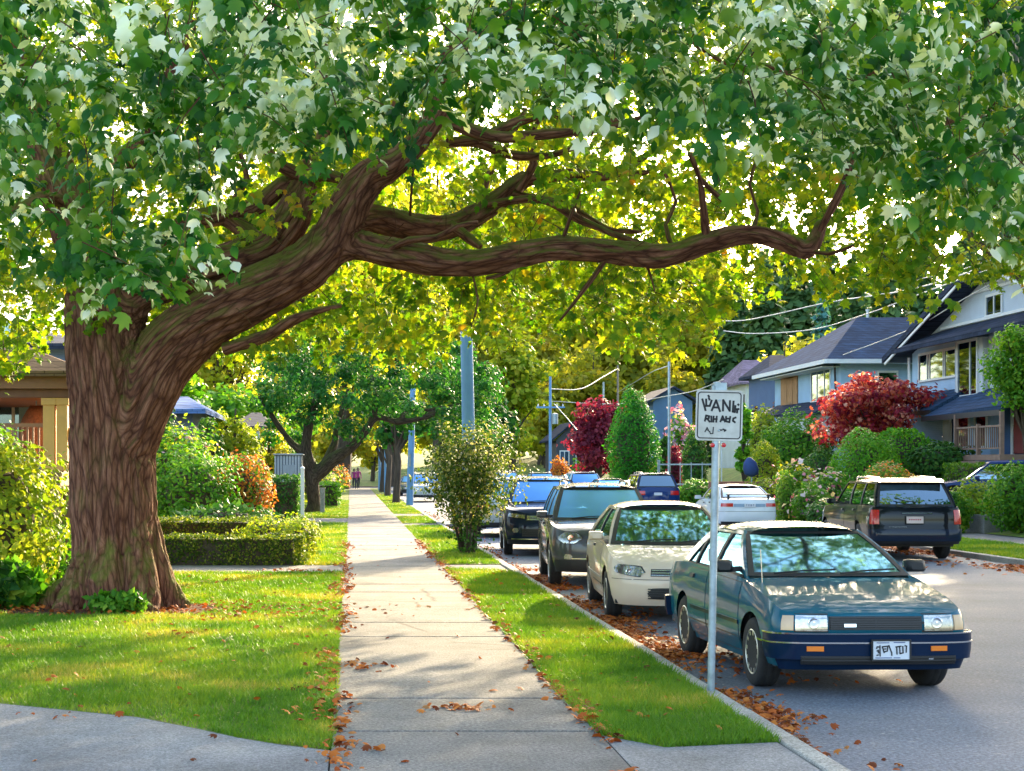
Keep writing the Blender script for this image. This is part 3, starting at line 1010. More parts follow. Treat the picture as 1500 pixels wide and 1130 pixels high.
# ================================================================ plants
m_twig = mat("twig_wood", (.07, .05, .035), .9, var=.3, vscale=8)
m_trunk = mat("tree_trunk", (.075, .055, .04), .95, var=.4, vscale=5, bump=.6, bscale=12, stretch=(1, 1, .25))
G = dict(
    hedge=leaf_mat("hedge_leaf", [(0, (.04, .14, .012)), (.5, (.10, .24, .018)), (.85, (.22, .33, .03)), (1, (.36, .40, .04))], .35, nscale=1.5, nmix=.3),
    box=leaf_mat("boxwood_leaf", [(0, (.035, .085, .012)), (.5, (.09, .15, .018)), (.8, (.22, .26, .03)), (1, (.42, .40, .06))], .35, nscale=1.5, nmix=.2),
    dark=leaf_mat("dark_leaf", [(0, (.018, .08, .014)), (.5, (.045, .15, .022)), (1, (.11, .23, .035))], .3),
    green=leaf_mat("garden_leaf", [(0, (.03, .13, .012)), (.5, (.09, .26, .02)), (.85, (.20, .37, .03)), (1, (.38, .44, .05))], .4, nscale=1.2, nmix=.3),
    lime=leaf_mat("lime_leaf", [(0, (.10, .20, .012)), (.4, (.24, .34, .025)), (.8, (.42, .44, .04)), (1, (.55, .50, .09))], .45, nscale=1.2, nmix=.3),
    yellow=leaf_mat("yellow_leaf", [(0, (.16, .22, .02)), (.4, (.36, .36, .03)), (.8, (.55, .46, .04)), (1, (.55, .30, .03))], .5, nscale=.7, nmix=.3),
    olive=leaf_mat("olive_leaf", [(0, (.13, .18, .02)), (.4, (.28, .30, .035)), (.75, (.48, .42, .05)), (1, (.55, .35, .05))], .62, nscale=.25, nmix=.45),
    conif=leaf_mat("conifer_needles", [(0, (.03, .085, .03)), (.5, (.07, .15, .045)), (1, (.15, .23, .06))], .2, nscale=.25, nmix=.4),
    thuja=leaf_mat("cedar_sprays", [(0, (.04, .17, .010)), (.5, (.10, .32, .015)), (1, (.26, .45, .03))], .3, nscale=1.5, nmix=.3),
    cedar=leaf_mat("green_cedar_sprays", [(0, (.012, .10, .010)), (.5, (.03, .20, .014)), (1, (.09, .32, .02))], .3, nscale=1.5, nmix=.3),
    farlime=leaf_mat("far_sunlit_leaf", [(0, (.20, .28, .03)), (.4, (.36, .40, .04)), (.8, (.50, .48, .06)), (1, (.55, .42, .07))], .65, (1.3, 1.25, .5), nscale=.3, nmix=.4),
    spruce=leaf_mat("blue_spruce_needles", [(0, (.03, .12, .12)), (.5, (.06, .20, .20)), (1, (.12, .28, .28))], .2),
    red=leaf_mat("red_maple_leaf", [(0, (.10, .010, .04)), (.3, (.28, .022, .05)), (.55, (.46, .06, .06)), (.72, (.58, .17, .08)), (.88, (.74, .40, .32)), (1, (.70, .46, .12))], .4, (1.3, .9, .6), nscale=1.4, nmix=.25),
    purple=leaf_mat("purple_leaf", [(0, (.07, .010, .025)), (.5, (.19, .022, .05)), (.85, (.32, .05, .07)), (1, (.58, .16, .12))], .4, (1.4, .8, .9), nscale=.8, nmix=.4),
    orange=leaf_mat("orange_leaf", [(0, (.30, .10, .02)), (.35, (.50, .15, .03)), (.6, (.60, .28, .04)), (.85, (.55, .40, .05)), (1, (.55, .06, .04))], .45, (1.4, 1.1, .6), nscale=1.4, nmix=.4),
    shrub=leaf_mat("lilac_leaf", [(0, (.025, .06, .012)), (.4, (.06, .12, .02)), (.7, (.14, .19, .03)), (.86, (.30, .30, .07)), (.93, (.55, .50, .38)), (1, (.66, .58, .50))], .35),
    flower=leaf_mat("garden_flowers", [(0, (.60, .05, .08)), (.3, (.70, .30, .40)), (.55, (.75, .70, .70)), (.8, (.75, .55, .10)), (1, (.45, .25, .60))], .35, (1.1, 1.1, 1.1)),
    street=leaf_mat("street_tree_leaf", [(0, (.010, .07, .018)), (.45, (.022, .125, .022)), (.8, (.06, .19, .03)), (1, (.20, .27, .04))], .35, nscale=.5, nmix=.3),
)
SEED = [100]


def rng_():
    SEED[0] += 1
    return np.random.default_rng(SEED[0])


def ball_pts(n, c, r, rng, lump=.3, freq=2.2, shell=.35, zmin=None):
    d = unit(rng.normal(0, 1, (n, 3)))
    s = rng.uniform(0, 50)
    rad = 1 - lump + 2 * lump * vnoise(d * freq + s, 3) * (.6 + .8 * vnoise(d * freq * 2.7 + s, 4))
    k = 1 - shell * rng.random(n) ** 1.6
    P = np.array(c) + d * (rad * k)[:, None] * np.array(r)
    N = d / np.array(r)
    if zmin is not None:
        k = P[:, 2] > zmin
        P, N = P[k], N[k]
    return P, unit(N)


def leaf_set(P, N, size, m, rng, shape='oval', up=.35, wild=.55, hang=0.0):
    T = rng.normal(0, .8, P.shape) + N * .6 + [0, 0, up - hang]
    NN = N + rng.normal(0, wild, P.shape) + [0, 0, .3]
    return (*leaf_arrays(P, NN, T, size * rng.uniform(.6, 1.4, len(P)), shape), m)


def leaves_on(name, P, N, size, m, rng, parent, shape='oval', up=.35, wild=.55, hang=0.0):
    T = rng.normal(0, .8, P.shape) + N * .6 + [0, 0, up - hang]
    NN = N + rng.normal(0, wild, P.shape) + [0, 0, .3]
    return leaf_cloud(name, P, NN, T, size * rng.uniform(.6, 1.4, len(P)), m, shape, parent)


def bush(name, label, cat, c, r, m, n=1500, size=.09, shape='oval', lump=.3, group=None, flowers=None, core=.62, stems=4, kinds=None, tip=0.0):
    "rounded shrub: leaf shell over a twiggy inside, standing on the ground at c"
    rng = rng_()
    t = empty(name, c, 0, label, cat, group)
    P, N = ball_pts(n, (0, 0, r[2]), r, rng, lump, zmin=.02)
    if tip:
        k_ = 1 - tip * np.clip(P[:, 2] / r[2] - 1, 0, 1)
        P[:, 0] *= k_; P[:, 1] *= k_; P[:, 2] *= 1 + .06 * np.clip(P[:, 2] / r[2] - 1, 0, 1)
    sets = [leaf_set(P, N, size, G[m], rng, shape)]
    if kinds:
        P, N = ball_pts(int(n * kinds[1]), (0, 0, r[2]), [q * 1.03 for q in r], rng, lump, zmin=r[2] * kinds[2])
        sets.append(leaf_set(P, N, size, G[kinds[0]], rng, shape))
    if flowers:
        P, N = ball_pts(flowers[0], (0, 0, r[2]), [q * 1.04 for q in r], rng, lump, zmin=r[2] * .5, shell=.08)
        sets.append(leaf_set(P, N, flowers[1], G['flower'], rng, 'tuft'))
    leaf_join('foliage', sets, t)
    b = MB()
    for k in range(stems):
        a = rng.uniform(0, 6.28)
        q = [(0.12 * r[0] * math.cos(a), .12 * r[1] * math.sin(a), -.05)]
        for f in (.5, .9, 1.3):
            q.append((r[0] * .5 * f * math.cos(a) + rng.normal(0, .05), r[1] * .5 * f * math.sin(a) + rng.normal(0, .05), r[2] * f))
        b.tube(q, [.03, .022, .015, .006], 5)
    if core:
        rr = [(0.01, r[2] * (1 - core))] + [(core * math.cos(a), r[2] + r[2] * core * math.sin(a)) for a in np.linspace(-1.3, 1.3, 8)] + [(.01, r[2] * (1 + core))]
        k = MB().lathe([(q[0], q[1]) for q in rr], 12)
        b.add([(x * r[0], y * r[1], z) for x, y, z in k.v], k.f)
    b.build('stems', m_twig, t)
    return t


def hedge(name, label, cat, x0, x1, y0, y1, z0, z1, m, n, size=.06, group=None, lump=.06, shape='diamond', round_=0.0):
    "clipped hedge: leaf skin over a twig block"
    rng = rng_()
    cx, cy = (x0 + x1) / 2, (y0 + y1) / 2
    t = empty(name, (cx, cy, z0), 0, label, cat, group)
    hx, hy, hz = (x1 - x0) / 2, (y1 - y0) / 2, z1 - z0
    A = np.array([hy * hz * 2, hy * hz * 2, hx * hz * 2, hx * hz * 2, hx * hy * 4])
    f = rng.choice(5, n, p=A / A.sum())
    u, v = rng.uniform(-1, 1, n), rng.random(n)
    P = np.zeros((n, 3)); N = np.zeros((n, 3))
    for k, (ax, sg) in enumerate(((0, -1), (0, 1), (1, -1), (1, 1))):
        s = f == k
        P[s, ax] = sg * (hx if ax == 0 else hy); P[s, 1 - ax] = u[s] * (hy if ax == 0 else hx); P[s, 2] = v[s] * hz
        N[s, ax] = sg
    s = f == 4
    P[s, 0] = u[s] * hx; P[s, 1] = (v[s] * 2 - 1) * hy; P[s, 2] = hz; N[s, 2] = 1
    if round_:
        e = np.maximum(0, P[:, 2] / hz - (1 - round_)) / round_
        sh = np.sqrt(np.maximum(0.05, 1 - .8 * e ** 2))
        P[:, 0] *= sh; P[:, 1] *= sh
    P += N * (vnoise(P * 3.1 + 7, 2) - .6)[:, None] * lump * 3 - N * (rng.random(n) ** 2)[:, None] * lump
    leaves_on('foliage', P, N, size, G[m], rng, t, shape, wild=.6)
    k = .86
    sh = .75 if round_ else 1
    b = MB()
    b.add([(sx * hx * k * (sh if zz else 1), sy * hy * k * (sh if zz else 1), zz) for zz in (0, hz * .9) for sy in (-1, 1) for sx in (-1, 1)], [(0, 2, 3, 1), (4, 5, 7, 6), (0, 1, 5, 4), (2, 6, 7, 3), (0, 4, 6, 2), (1, 3, 7, 5)])
    b.build('stems', m_twig, t)
    return t


def tree(name, label, cat, base, h, cw, m, n=2500, size=.4, kind='round', trunk_r=.18, bare=.3, group=None, clumps=16, shape='tuft', seed=None):
    "trunk with limbs and a crown of leaf clumps with gaps between them"
    rng = rng_() if seed is None else np.random.default_rng(seed)
    t = empty(name, base, 0, label, cat, group)
    b = MB()
    b.tube([(0, 0, -.2), (.02 * h, 0, h * .3), (-.01 * h, .01 * h, h * .6), (0, 0, h * .93)], [trunk_r * 1.3, trunk_r, trunk_r * .6, .03], 8)
    Ps, Ns = [], []
    per = n // clumps
    if kind == 'cone':
        for k in range(clumps):
            f = (k + .5) / clumps
            z = h * (bare * .5 + (1 - bare * .5) * f)
            rad = cw * (1 - f) ** .85 + .15
            mm_ = int(per * 2 * (1 - f) + 12)
            a = rng.random(mm_) * 6.283
            q = rad * np.sqrt(rng.random(mm_)) * (.7 + .5 * vnoise(np.c_[np.cos(a) * 2, np.sin(a) * 2, np.full(mm_, z)], 4))
            Ps.append(np.c_[q * np.cos(a), q * np.sin(a), z - .35 * q + rng.normal(0, h * .012, mm_)])
            Ns.append(np.c_[np.cos(a), np.sin(a), np.full(mm_, .8)])
    else:
        zc, rz = h * (1 + bare) / 2, h * (1 - bare) / 2
        for k in range(clumps):
            d = unit(rng.normal(0, 1, 3))
            f = rng.uniform(.35, .85)
            if kind == 'tall':
                c = np.array([d[0] * cw * f * .75, d[1] * cw * f * .75, zc + d[2] * rz * f])
            elif kind == 'flat':
                c = np.array([d[0] * cw * f, d[1] * cw * f, zc + abs(d[2]) * rz * f * .9 - rz * .2])
            else:
                c = np.array([d[0] * cw * f, d[1] * cw * f, zc + d[2] * rz * f])
            cr = min(cw, rz) * rng.uniform(.28, .46)
            P, N = ball_pts(per, c, (cr, cr, cr * .75), rng, .35, shell=.7)
            Ps.append(P); Ns.append(N)
            b.tube([(0, 0, max(bare * h * .8, c[2] * .55)), tuple(c * [.5, .5, 0] + [0, 0, c[2] * .8]), tuple(c)], [trunk_r * .45, trunk_r * .25, .02], 5)
    P, N = np.vstack(Ps), np.vstack(Ns)
    leaves_on('crown', P, N, size, G[m], rng, t, shape, up=.1)
    b.build('trunk', m_trunk, t, smooth=True)
    return t


def place(proto, loc, rz=0, sc=1.0, label=None, first=False):
    o = proto if first else copy_tree(proto)
    o.location = loc
    o.rotation_euler = (0, 0, rz)
    o.scale = (sc[0], sc[0], sc[1]) if isinstance(sc, tuple) else (sc, sc, sc)
    if label:
        o['label'] = label
    return o


def PX(px, Y):
    return (px - VX) * Y / F


def PZ(py, Y):
    return H - (py - VY) * Y / F


# ---- far woods: gold and olive trees closing the street, conifers on the right
def woods(proto, spots, labels):
    for i, (px, Y, top) in enumerate(spots):
        x = PX(px, Y)
        h0 = proto['h']
        z0 = -.3
        hgt = PZ(top, Y) - z0
        w = hgt / h0
        place(proto, (x, Y, z0), i * 1.9, (max(.8, min(1.5, w)), w), labels[i % len(labels)] if isinstance(labels, list) else labels, i == 0)


pr = tree("broadleaf_tree", "x", "tree", (0, 0, 0), 18, 5.5, 'olive', 4200, .55, 'tall', .3, .12, "gold and olive trees closing the street", 34)
pr['h'] = 18
woods(pr, [(790, 215, 440), (845, 235, 400), (905, 205, 430), (955, 240, 390), (1010, 210, 420), (1060, 235, 400), (735, 230, 450), (870, 190, 500), (985, 185, 500), (800, 185, 520), (1100, 200, 440), (690, 220, 470), (640, 225, 500), (580, 235, 520)],
      "olive gold autumn tree in the wood beyond the far end of the street")
pr = tree("broadleaf_tree", "x", "tree", (0, 0, 0), 14, 4.6, 'yellow', 3400, .5, 'round', .25, .12, "yellow trees at the street's end", 26)
pr['h'] = 14
woods(pr, [(545, 190, 560), (505, 170, 575), (470, 180, 540), (410, 150, 545), (350, 130, 540), (290, 120, 530)], "yellow green tree above the far end of the pavement")
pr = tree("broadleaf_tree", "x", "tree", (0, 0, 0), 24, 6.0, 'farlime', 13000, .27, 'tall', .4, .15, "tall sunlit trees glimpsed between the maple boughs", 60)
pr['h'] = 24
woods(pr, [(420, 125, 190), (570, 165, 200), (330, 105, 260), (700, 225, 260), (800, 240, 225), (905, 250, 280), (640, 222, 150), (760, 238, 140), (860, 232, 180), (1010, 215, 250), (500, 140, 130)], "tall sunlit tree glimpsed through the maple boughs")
pr = tree("conifer_tree", "x", "tree", (0, 0, 0), 22, 4.6, 'conif', 5200, .6, 'cone', .3, .1, "dark conifers behind the houses", 30)
pr['h'] = 22
woods(pr, [(1075, 190, 385), (1120, 180, 370), (1165, 190, 350), (1250, 185, 375), (1300, 170, 360), (1350, 180, 350), (1400, 165, 365), (1450, 175, 340), (1500, 160, 360), (1560, 170, 340), (1622, 62, -250), (1640, 70, -200), (1670, 80, -120), (1640, 92, -40), (1700, 74, -200), (1210, 200, 340), (1145, 215, 330), (1285, 215, 330), (1420, 205, 320)],  # nearest spots, right of frame: unseen conifers added to shade the road
      "tall dark conifer rising behind the right hand houses")
pr = tree("broadleaf_tree", "x", "tree", (0, 0, 0), 12, 4.4, 'green', 3200, .42, 'round', .25, .15, "green trees between the left hand houses", 24)
pr['h'] = 12
woods(pr, [(250, 85, 545), (330, 95, 560), (200, 75, 520), (60, 60, 500), (385, 110, 570), (-20, 62, 470), (130, 70, 480)], "leafy green tree in the left hand gardens behind the big maple")
tree("broadleaf_tree", "tall dense yellow green tree right of the blue pole, over the far parked cars", "tree", (PX(748, 160), 160, 0), 18.5, 4.4, 'lime', 5200, .42, 'tall', .3, .02, None, 40)
tree("broadleaf_tree", "dark green tree in the middle distance directly behind the blue pole", "tree", (PX(700, 140), 140, 0), 12.5, 4.2, 'street', 5200, .38, 'tall', .3, .04, None, 36)
tree("spruce_tree", "pointed teal blue spruce rising behind the blue hip roof", "tree", (PX(1205, 120), 120, 1.8), PZ(425, 120) - 1.8, 2.3, 'spruce', 2600, .35, 'cone', .2, .1)
tree("broadleaf_tree", "yellow green tree just left of the blue spruce top", "tree", (PX(1150, 112), 112, 1.8), PZ(485, 112) - 1.8, 3.0, 'olive', 2600, .35, 'round', .2, .12, None, 20)
tree("broadleaf_tree", "lime green tree between the purple roof and the hip roofed house", "tree", (PX(1245, 100), 100, 1.8), PZ(470, 100) - 1.8, 2.6, 'lime', 2600, .3, 'round', .2, .12, None, 20)

# ---- second big street tree on the left, leaning over the pavement
st = empty("street_tree", (0, 0, 0), 0, "dark limbed street tree with a low fork leaning over the pavement, in mid distance", "tree")
DS = 66
sk = skeleton([
    [(459, 752, DS, 15), (460, 740, DS, 10.5), (459, 720, DS, 9.5), (456, 700, DS, 10), (452, 680, DS, 11), (448, 660, DS, 8), (452, 625, DS, 7.5), (462, 595, DS, 6.5), (468, 570, DS, 6), (470, 530, DS, 4)],
    [(456, 705, DS, 9), (470, 690, DS, 10.5), (490, 672, DS, 9.5), (515, 655, DS, 7.5), (535, 632, DS, 6.5), (552, 612, DS, 5.5), (585, 618, DS, 4.5), (620, 612, DS, 4), (650, 600, DS, 3)],
    [(452, 690, DS, 7), (440, 662, DS, 6), (428, 650, DS, 5), (405, 620, DS, 4), (380, 580, DS, 3)],
    [(535, 632, DS, 5), (548, 605, DS, 4.5), (550, 585, DS, 4), (545, 550, DS, 3)],
    [(474, 680, DS + .5, 6), (490, 650, DS + 1, 5), (495, 620, DS + 1.5, 4), (510, 570, DS + 2, 3)],
    [(585, 615, DS, 3.5), (600, 600, DS, 3), (630, 600, DS, 2.5), (680, 590, DS, 2)]], .2)
woody("trunk", sk, m_bark2, st, voxel=.05, amp=.02, n=12)
rng = rng_()
Ps, Ns = [], []
for k in range(150):
    px = rng.uniform(385, 720)
    top = 470 + 70 * abs((px - 550) / 170) ** 2
    bot = 650 if px < 430 else (640 if px < 520 else (600 if px < 560 else (625 if px < 640 else 655)))
    py = rng.uniform(top, min(bot, 640))
    if 430 < px < 500 and py > 575 and rng.random() < .6:
        continue
    Y = DS + rng.normal(0, 3.0)
    c = np.array([PX(px, Y), Y, PZ(py, Y)])
    cr = rng.uniform(.35, .75)
    P, N = ball_pts(150, c, (cr * 1.2, cr * 1.2, cr * .8), rng, .4, shell=.8)
    Ps.append(P); Ns.append(N)
leaves_on("crown", np.vstack(Ps), np.vstack(Ns), .17, G['street'], rng, st, 'oval', hang=.6)

# ---- lilac at the pole
sh = empty("lilac_shrub", (2.42, 34.0, .09), 0, "tall loose shrub with many bare stems and pale blossom leaves at the blue pole's foot", "shrub")
rng = rng_()
b = MB()
tips = []
for k in range(13):
    a = rng.uniform(0, 6.28)
    sp = rng.uniform(.25, .95)
    z = rng.uniform(1.6, 2.6)
    q = [(.12 * math.cos(a), .12 * math.sin(a), -.03), (.2 * math.cos(a) + rng.normal(0, .04), .2 * math.sin(a), .5), (sp * .6 * math.cos(a), sp * .6 * math.sin(a), z * .55), (sp * math.cos(a), sp * math.sin(a), z)]
    b.tube(q, [.028, .024, .017, .006], 5)
    tips.append(q)
b.build("stems", m_trunk, sh)
P, N = ball_pts(7600, (0, 0, 1.62), (.98, .9, 1.12), rng, .5, 2.6, .75, .55)
w_ = 1 - np.clip((1.1 - P[:, 2]) / 1.0, 0, 1) * .55
P[:, 0] *= w_; P[:, 1] *= w_
fs = [leaf_set(P, N, .075, G['shrub'], rng, 'oval', wild=.8)]
P = np.c_[rng.normal(0, .2, (420, 2)), rng.uniform(.05, .8, 420)]
fs.append(leaf_set(P, unit(P - [0, 0, .3]), .07, G['dark'], rng, 'oval'))
leaf_join("foliage", fs, sh)

# ---- street trees on the left verge farther on
for i, (px, Y, hh) in enumerate(((584, 84, 7), (574, 104, 8), (566, 122, 8))):
    tree("street_tree", ["slim dark trunked verge tree right beside the second pole", "slim verge tree, second beyond the second pole", "slim verge tree farthest along the kerb"][i], "tree",
         (2.3, Y, .08), hh, 2.0, 'street' if i == 0 else 'olive', 1800, .24, 'round', .16, .3, "young trees on the left verge", 16)

# ---- left gardens
hedge("boxwood_hedge", "low clipped boxwood hedge running from the maple trunk, nearest the camera", "hedge", -3.75, -.86, 29.92, 30.75, .09, .62, 'box', 9500, .05)
hedge("boxwood_hedge", "second low clipped hedge behind the nearest boxwood hedge", "hedge", -4.7, -1.75, 36.0, 37.2, .09, .74, 'box', 6500, .06)
bush("golden_shrub", "small loose yellow variegated shrub at the end of the near hedge", "shrub", (-.98, 31.9, .09), (.42, .6, .42), 'lime', 1700, .07, lump=.4, core=.5)
bush("golden_shrub", "yellow variegated shrub spilling behind the near hedge's end", "shrub", (-1.7, 34.3, .09), (.75, .7, .42), 'lime', 1700, .07, lump=.4, core=.5)
bush("border_plant", "dark strappy leaved plant clump behind the second low hedge", "plant", (-3.0, 39.5, .09), (1.5, .8, .45), 'dark', 1500, .16, 'diamond', .3)
bush("garden_shrub", "large arching green shrub right of the maple trunk", "shrub", (-4.05, 42.0, .09), (1.15, 1.1, 1.12), 'green', 3600, .12, lump=.35)
bush("garden_shrub", "tall yellow topped green shrub with red flowers beside the maple trunk", "shrub", (-4.75, 44.0, .09), (1.25, 1.1, 1.45), 'green', 3600, .12, lump=.4, kinds=('lime', .35, 1.2), flowers=(60, .12))
bush("garden_shrub", "dark green shrub between the arching shrub and the orange creeper", "shrub", (-3.25, 45.0, .09), (.75, .8, .95), 'dark', 2200, .10)
bush("creeper_hedge", "orange red creeper covered hedge column in the left garden", "hedge", (-2.86, 44.0, .09), (.76, .7, 1.08), 'hedge', 1500, .09, 'oval', .2, kinds=('orange', 2.0, .25))
hedge("ivy_hedge", "dark upright ivy hedge with white post beside it", "hedge", -2.35, -1.5, 47.2, 48.2, .09, 1.62, 'dark', 3200, .08)
tree("small_tree", "yellow leaved small tree behind the orange creeper hedge", "tree", (PX(345, 66), 66, .09), 4.5, 1.4, 'lime', 2400, .16, 'tall', .1, .25, None, 22, 'oval')
tree("small_tree", "orange tinged small tree behind the second street tree's trunk", "tree", (PX(395, 72), 72, .09), 4.6, 1.5, 'yellow', 2200, .17, 'round', .1, .2, None, 20, 'oval')
tree("small_tree", "dark bushy evergreen in front of the blue roofed house", "tree", (PX(310, 52), 52, .09), 3.6, 1.0, 'dark', 2400, .13, 'tall', .1, .05, None, 20, 'oval')
tree("conifer_tree", "narrow dark evergreen against the blue roofed house, right by the maple trunk", "tree", (PX(243, 50), 50, .09), 4.0, .8, 'dark', 2400, .13, 'cone', .1, .05, None, 22, 'oval')
hedge("clipped_hedge", "small square clipped hedge beyond the second street tree", "hedge", -1.75, -.55, 76, 80, .09, 1.15, 'thuja', 2600, .11)
bush("golden_shrub", "yellow topped shrub over the small square hedge", "shrub", (-1.7, 84, .09), (1.3, 1.2, .8), 'lime', 1500, .14)
bush("flower_shrub", "red flowering shrub past the second street tree's trunk", "shrub", (-1.9, 92, .09), (.9, .9, 1.0), 'green', 1200, .14, flowers=(200, .2))
bush("flower_shrub", "low orange shrub far along the left of the pavement", "shrub", (-1.4, 108, .09), (1.2, 1.2, 1.0), 'green', 1200, .16, kinds=('orange', .8, .6))
bush("laurel_bush", "big bright yellow green bush left of the maple trunk at the photo's edge", "shrub", (-5.0, 22.9, .09), (.95, .95, 1.12), 'lime', 5200, .10, lump=.35)
bush("laurel_bush", "green bush at the far left edge behind the yellow one", "shrub", (-6.0, 25.5, .09), (1.1, 1.0, 1.35), 'green', 3200, .11, lump=.35)
bush("fern_plant", "low fern with strap leaves at the maple's foot", "plant", (-4.35, 20.9, .09), (.38, .3, .26), 'green', 420, .20, 'diamond', .2, core=0, stems=2)
bush("fern_plant", "dark broad leaved plant at the left edge beside the fern", "plant", (-4.75, 20.7, .09), (.5, .35, .3), 'dark', 420, .2, 'diamond', .2, core=0, stems=2)
bush("border_plant", "scrappy leafy plants between maple trunk and porch steps", "plant", (-4.35, 24.2, .09), (.55, .5, .5), 'green', 900, .09, lump=.5, core=0)
bush("fern_plant", "tuft of grass against the front of the maple trunk", "plant", (-2.86, 20.02, .09), (.30, .12, .13), 'green', 420, .1, 'diamond', .3, core=0, stems=1)

# ---- right gardens
def yb(px, Y):
    x = PX(px, Y)
    return (x, Y, (yard_z(x, Y) if x > 17 else .1) - .03)


def rbush(name, label, px, Y, top, wpx, m, n=1800, size=.11, cat="shrub", depth=None, **k):
    x, y, z = yb(px, Y)
    rx = wpx / 2 * Y / F
    return bush(name, label, cat, (x, y, z), (rx, depth or rx, max(.3, (PZ(top, Y) - z) / 2)), m, n, size, **k)


t = tree("japanese_maple", "broad red japanese maple spreading before the blue houses", "tree", yb(1280, 60), PZ(538, 60) - yb(1280, 60)[2], 2.45, 'red', 7600, .15, 'round', .12, .30, None, 52, 'maple')
rbush("cedar_hedge", "tall rounded dark green cedar hedge under the red maple", 1268, 54, 628, 100, 'thuja', 9500, .085, cat="hedge", lump=.09)
hedge("cedar_hedge", "tall flat topped cedar hedge right of the rounded one", "hedge", PX(1295, 56), PX(1352, 56), 55, 57.5, .6, PZ(630, 56), 'thuja', 8200, .085, round_=.3)
rbush("cedar_hedge", "low feathery evergreen below the blue house's bay window", 1378, 55, 645, 95, 'dark', 3200, .13, cat="hedge", lump=.3)
rbush("burning_bush", "round green bush with orange red top behind the black SUV", 1300, 47, 680, 92, 'green', 3000, .09, kinds=('orange', .5, 1.35), lump=.15)
hedge("clipped_hedge", "square clipped bright hedge right of the open tailgate", "hedge", PX(1397, 52), PX(1482, 52), 51, 53, .5, PZ(680, 52), 'hedge', 5200, .085)
rbush("laurel_bush", "dark round shrub at the photo's right edge above the slatted wall", 1492, 43, 680, 88, 'green', 4200, .10, lump=.2)
rbush("flower_shrub", "yellow green leafy shrub right behind the black SUV's tailgate", 1425, 45.5, 712, 75, 'lime', 2600, .11, lump=.4)
rbush("flower_shrub", "low leafy plants under the square clipped hedge", 1395, 44.5, 718, 50, 'green', 1600, .11, lump=.4)
rbush("garden_shrub", "broad leafy green shrub in front of the white walled porch", 1168, 72, 612, 92, 'green', 4600, .16, lump=.3)
rbush("garden_shrub", "tall yellow green shrub left of the broad green one", 1120, 80, 598, 55, 'lime', 2800, .15, lump=.3)
rbush("garden_shrub", "grey green rounded shrub below the red maple's left side", 1205, 60, 650, 62, 'dark', 2600, .10, lump=.15)
rbush("golden_shrub", "round golden clipped bush on a short stem right of the sign post", 1120, 66, 645, 52, 'lime', 2200, .12, lump=.12)
rbush("flower_shrub", "big mixed flower bed with red and yellow blooms behind the white car", 1170, 53, 680, 62, 'green', 3200, .11, flowers=(160, .13), kinds=('yellow', .3, 1.3))
rbush("flower_shrub", "flowering shrub with pink and white blooms by the low wall", 1215, 52, 690, 66, 'green', 2800, .10, flowers=(190, .12))
rbush("flower_shrub", "leafy flower bed spilling to the kerb behind the SUV bonnet", 1190, 49, 715, 62, 'green', 2200, .10, flowers=(110, .11))
rbush("border_plant", "dark blue green plants low beside the kerb, left of the SUV mirror", 1205, 47, 735, 50, 'dark', 1300, .10, flowers=(40, .1))
rbush("ivy_hedge", "ivy covered gate post beside the side street", 1153, 51, 695, 30, 'hedge', 1600, .09)
rbush("garden_shrub", "mounded lime ground cover by the wall left of the sign post", 1118, 60, 700, 62, 'lime', 1500, .11)
rbush("garden_shrub", "bright leafy hedge behind the dark blue car", 1020, 72, 705, 75, 'green', 2200, .15, lump=.25)
rbush("garden_shrub", "green bush just right of the sign post's foot", 1060, 70, 715, 50, 'green', 1800, .13, lump=.25)
rbush("golden_shrub", "pale yellow clipped ball bush by the cedar", 963, 92, 675, 36, 'yellow', 1400, .15, lump=.1)
rbush("garden_shrub", "lime shrub at the cedar's foot above the parked cars", 915, 95, 676, 44, 'green', 1400, .16)
rbush("garden_shrub", "green shrub in front of the purple leaved tree", 855, 112, 668, 38, 'green', 1300, .18)
rbush("garden_shrub", "orange red shrub by the far crossarm pole", 820, 122, 672, 30, 'orange', 1200, .18)
rbush("laurel_bush", "dark green round bush left of the sign post", 1018, 84, 632, 38, 'dark', 2400, .15, lump=.12)
rbush("flower_shrub", "reddish shrub below the thin white pole", 988, 88, 650, 24, 'purple', 1200, .14)
rbush("flower_shrub", "white and pink flowering tree beside the far blue house", 995, 96, 608, 34, 'green', 1800, .16, flowers=(420, .22))
rbush("cedar_tree", "bright green pointed egg shaped cedar between purple tree and pole", 928, 86, 575, 78, 'cedar', 9000, .13, cat="tree", lump=.12, tip=.34)
tree("cedar_tree", "narrow dark cedar right of the big egg shaped one", "tree", yb(973, 90), PZ(622, 90) - yb(973, 90)[2], .6, 'dark', 1800, .16, 'tall', .1, .02, None, 18)
tree("cedar_tree", "narrow columnar cedar close behind the sign's right edge", "tree", yb(1090, 68), PZ(565, 68) - yb(1090, 68)[2], .42, 'thuja', 2600, .13, 'tall', .08, .02, None, 30)
tree("purple_plum_tree", "dark purple leaved tree left of the egg shaped cedar", "tree", yb(876, 98), PZ(580, 98) - yb(876, 98)[2], 2.0, 'purple', 4600, .19, 'round', .14, .1, None, 34)
tree("small_tree", "orange leaved tree right of the purple roof", "tree", yb(1155, 92), PZ(548, 92) - yb(1155, 92)[2], .95, 'orange', 1900, .17, 'round', .1, .2, None, 18)
tree("small_tree", "pink flowering tree left of the orange one under the purple roof", "tree", yb(1130, 96), PZ(560, 96) - yb(1130, 96)[2], 1.0, 'purple', 1700, .17, 'round', .1, .25, None, 16)
tree("small_tree", "bright small tree with yellow leaves before the blue house at the right edge", "tree", yb(1500, 44), PZ(470, 44) - yb(1500, 44)[2], 1.25, 'green', 6500, .12, 'tall', .09, .56, None, 44, 'oval')
